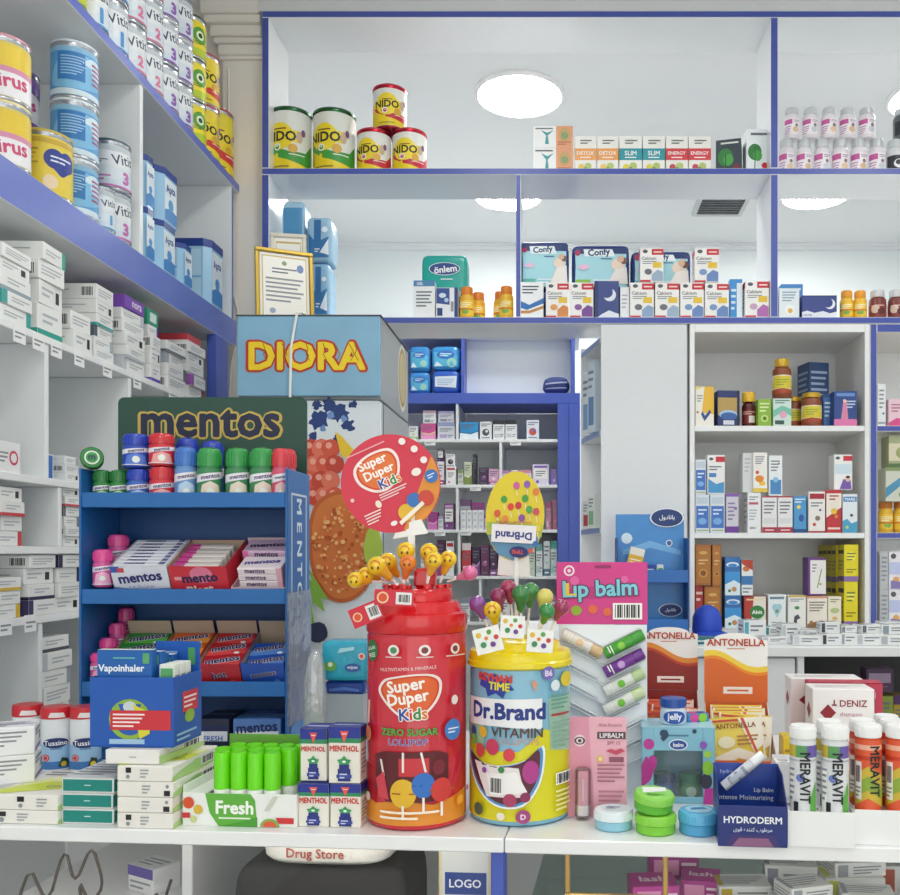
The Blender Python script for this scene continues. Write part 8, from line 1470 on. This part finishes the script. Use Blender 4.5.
gc('yellow-edged framed box behind the counter glass beside the blue post', -.118-.02, .09, .6155, .075, .03, .385, '#d8cda0', {'F': [('r', .06, .03, .94, .98, '#cfd3d2'), ('r', .12, .80, .9, .88, '#1f3f8a'), ('t', 'LOGO', .5, .84, .6, '#e8ecf4', .02), ('r', .45, .1, .55, .75, '#d8c878')]}, 0, 'framed_box', 'box', None)
# dark bag under white carrier bag
sb = softpack('tote_bag', 'black bag standing inside the glass counter under a white carrier bag', 'bag', 232, 412, None, .6155, 1.272, .15, '#2a2a2c', [], wrinkle=.012, p=11, h=.338, rough=.8, rz=RZ)
softpack('carrier_bag', 'folded white carrier bag with red lettering lying on the black bag', 'bag', 258, 392, None, .9545, 1.266, .12, '#e2e2dc', [('t', 'Drug Store', .45, .44, .62, '#a8402c', .015, 0, .4), ('l', .1, .1, .8, .2, 1, '#a8a8a4')], wrinkle=.02, p=4, h=.044, rough=.6, rz=RZ)
# cartons and tray on the white shelf at the left
gc('small white carton with a purple end lying on the white shelf in the counter', -.655, .20, ZG, .06, .05, .04, '#dfe1e2', {'F': [('r', 0, .6, 1, 1, '#5a4a9a'), ('l', .1, .1, .9, .5, 2, '#8a9098')], 'T': [('l', .1, .2, .9, .8, 3, '#8a9098')]}, -25); gc('crumpled grey-white carton behind the purple-ended one in the counter', -.625, .30, ZG, .06, .05, .055, '#d3d5d6', wh('#4a4e58'), 20)
mb = MB(); P_ = [(-.80, .06, .80), (-.76, .055, .96), (-.73, .055, .90), (-.705, .055, .985), (-.69, .055, .93), (-.665, .055, .99), (-.65, .06, .93), (-.67, .06, .90), (-.69, .06, .94), (-.66, .055, .80), (-.64, .05, .92), (-.62, .05, .80), (-.57, .05, .93), (-.565, .06, .90), (-.545, .06, .96)]
cu = []
for i in range(len(P_)-1):
    for k in range(4): cu.append(Vector(P_[i]).lerp(Vector(P_[i+1]), k/4))
cu = [sum((cu[max(0, min(len(cu)-1, i+j))] for j in (-1, 0, 1)), Vector())/3 for i in range(len(cu))]
mb = MB(); mb.tube([p-Vector((0, .005, 0)) for p in cu], .0022, M('#4a4038', .4), 8); o = put(mb, 'hanging_cord', None, ct.location, (0, 0, RZ)); tag(o, 'thin dark zigzag cord hanging inside the counter glass at the left', 'cord')
# ================================================================ CAMERA, WORLD, VIEW
cam = bpy.data.cameras.new('camera'); co = bpy.data.objects.new('camera', cam); C.objects.link(co)
cam.sensor_fit = 'HORIZONTAL'; cam.sensor_width = 36; cam.lens = 36*FPX/900
co.location = (0, 0, CZ); co.rotation_euler = (PI/2, 0, 0)
cam.shift_x = (450-CX)/900; cam.shift_y = (CY-447.5)/900; cam.clip_start = .02
sc = bpy.context.scene; sc.camera = co
w = bpy.data.worlds.new('world'); sc.world = w; w.use_nodes = True
w.node_tree.nodes['Background'].inputs[0].default_value = rgb('#dfe0dc'); w.node_tree.nodes['Background'].inputs[1].default_value = 1.25
vs = sc.view_settings; vs.view_transform = 'Standard'; vs.look = 'None'; vs.gamma = 1; vs.use_curve_mapping = False; vs.exposure = EXPO
sc.cycles.max_bounces = 10; sc.cycles.diffuse_bounces = 7; sc.cycles.glossy_bounces = 3; sc.cycles.transparent_max_bounces = 16; sc.cycles.caustics_reflective = False; sc.cycles.caustics_refractive = False
sc.cycles.use_denoising = True; sc.cycles.sample_clamp_indirect = 8
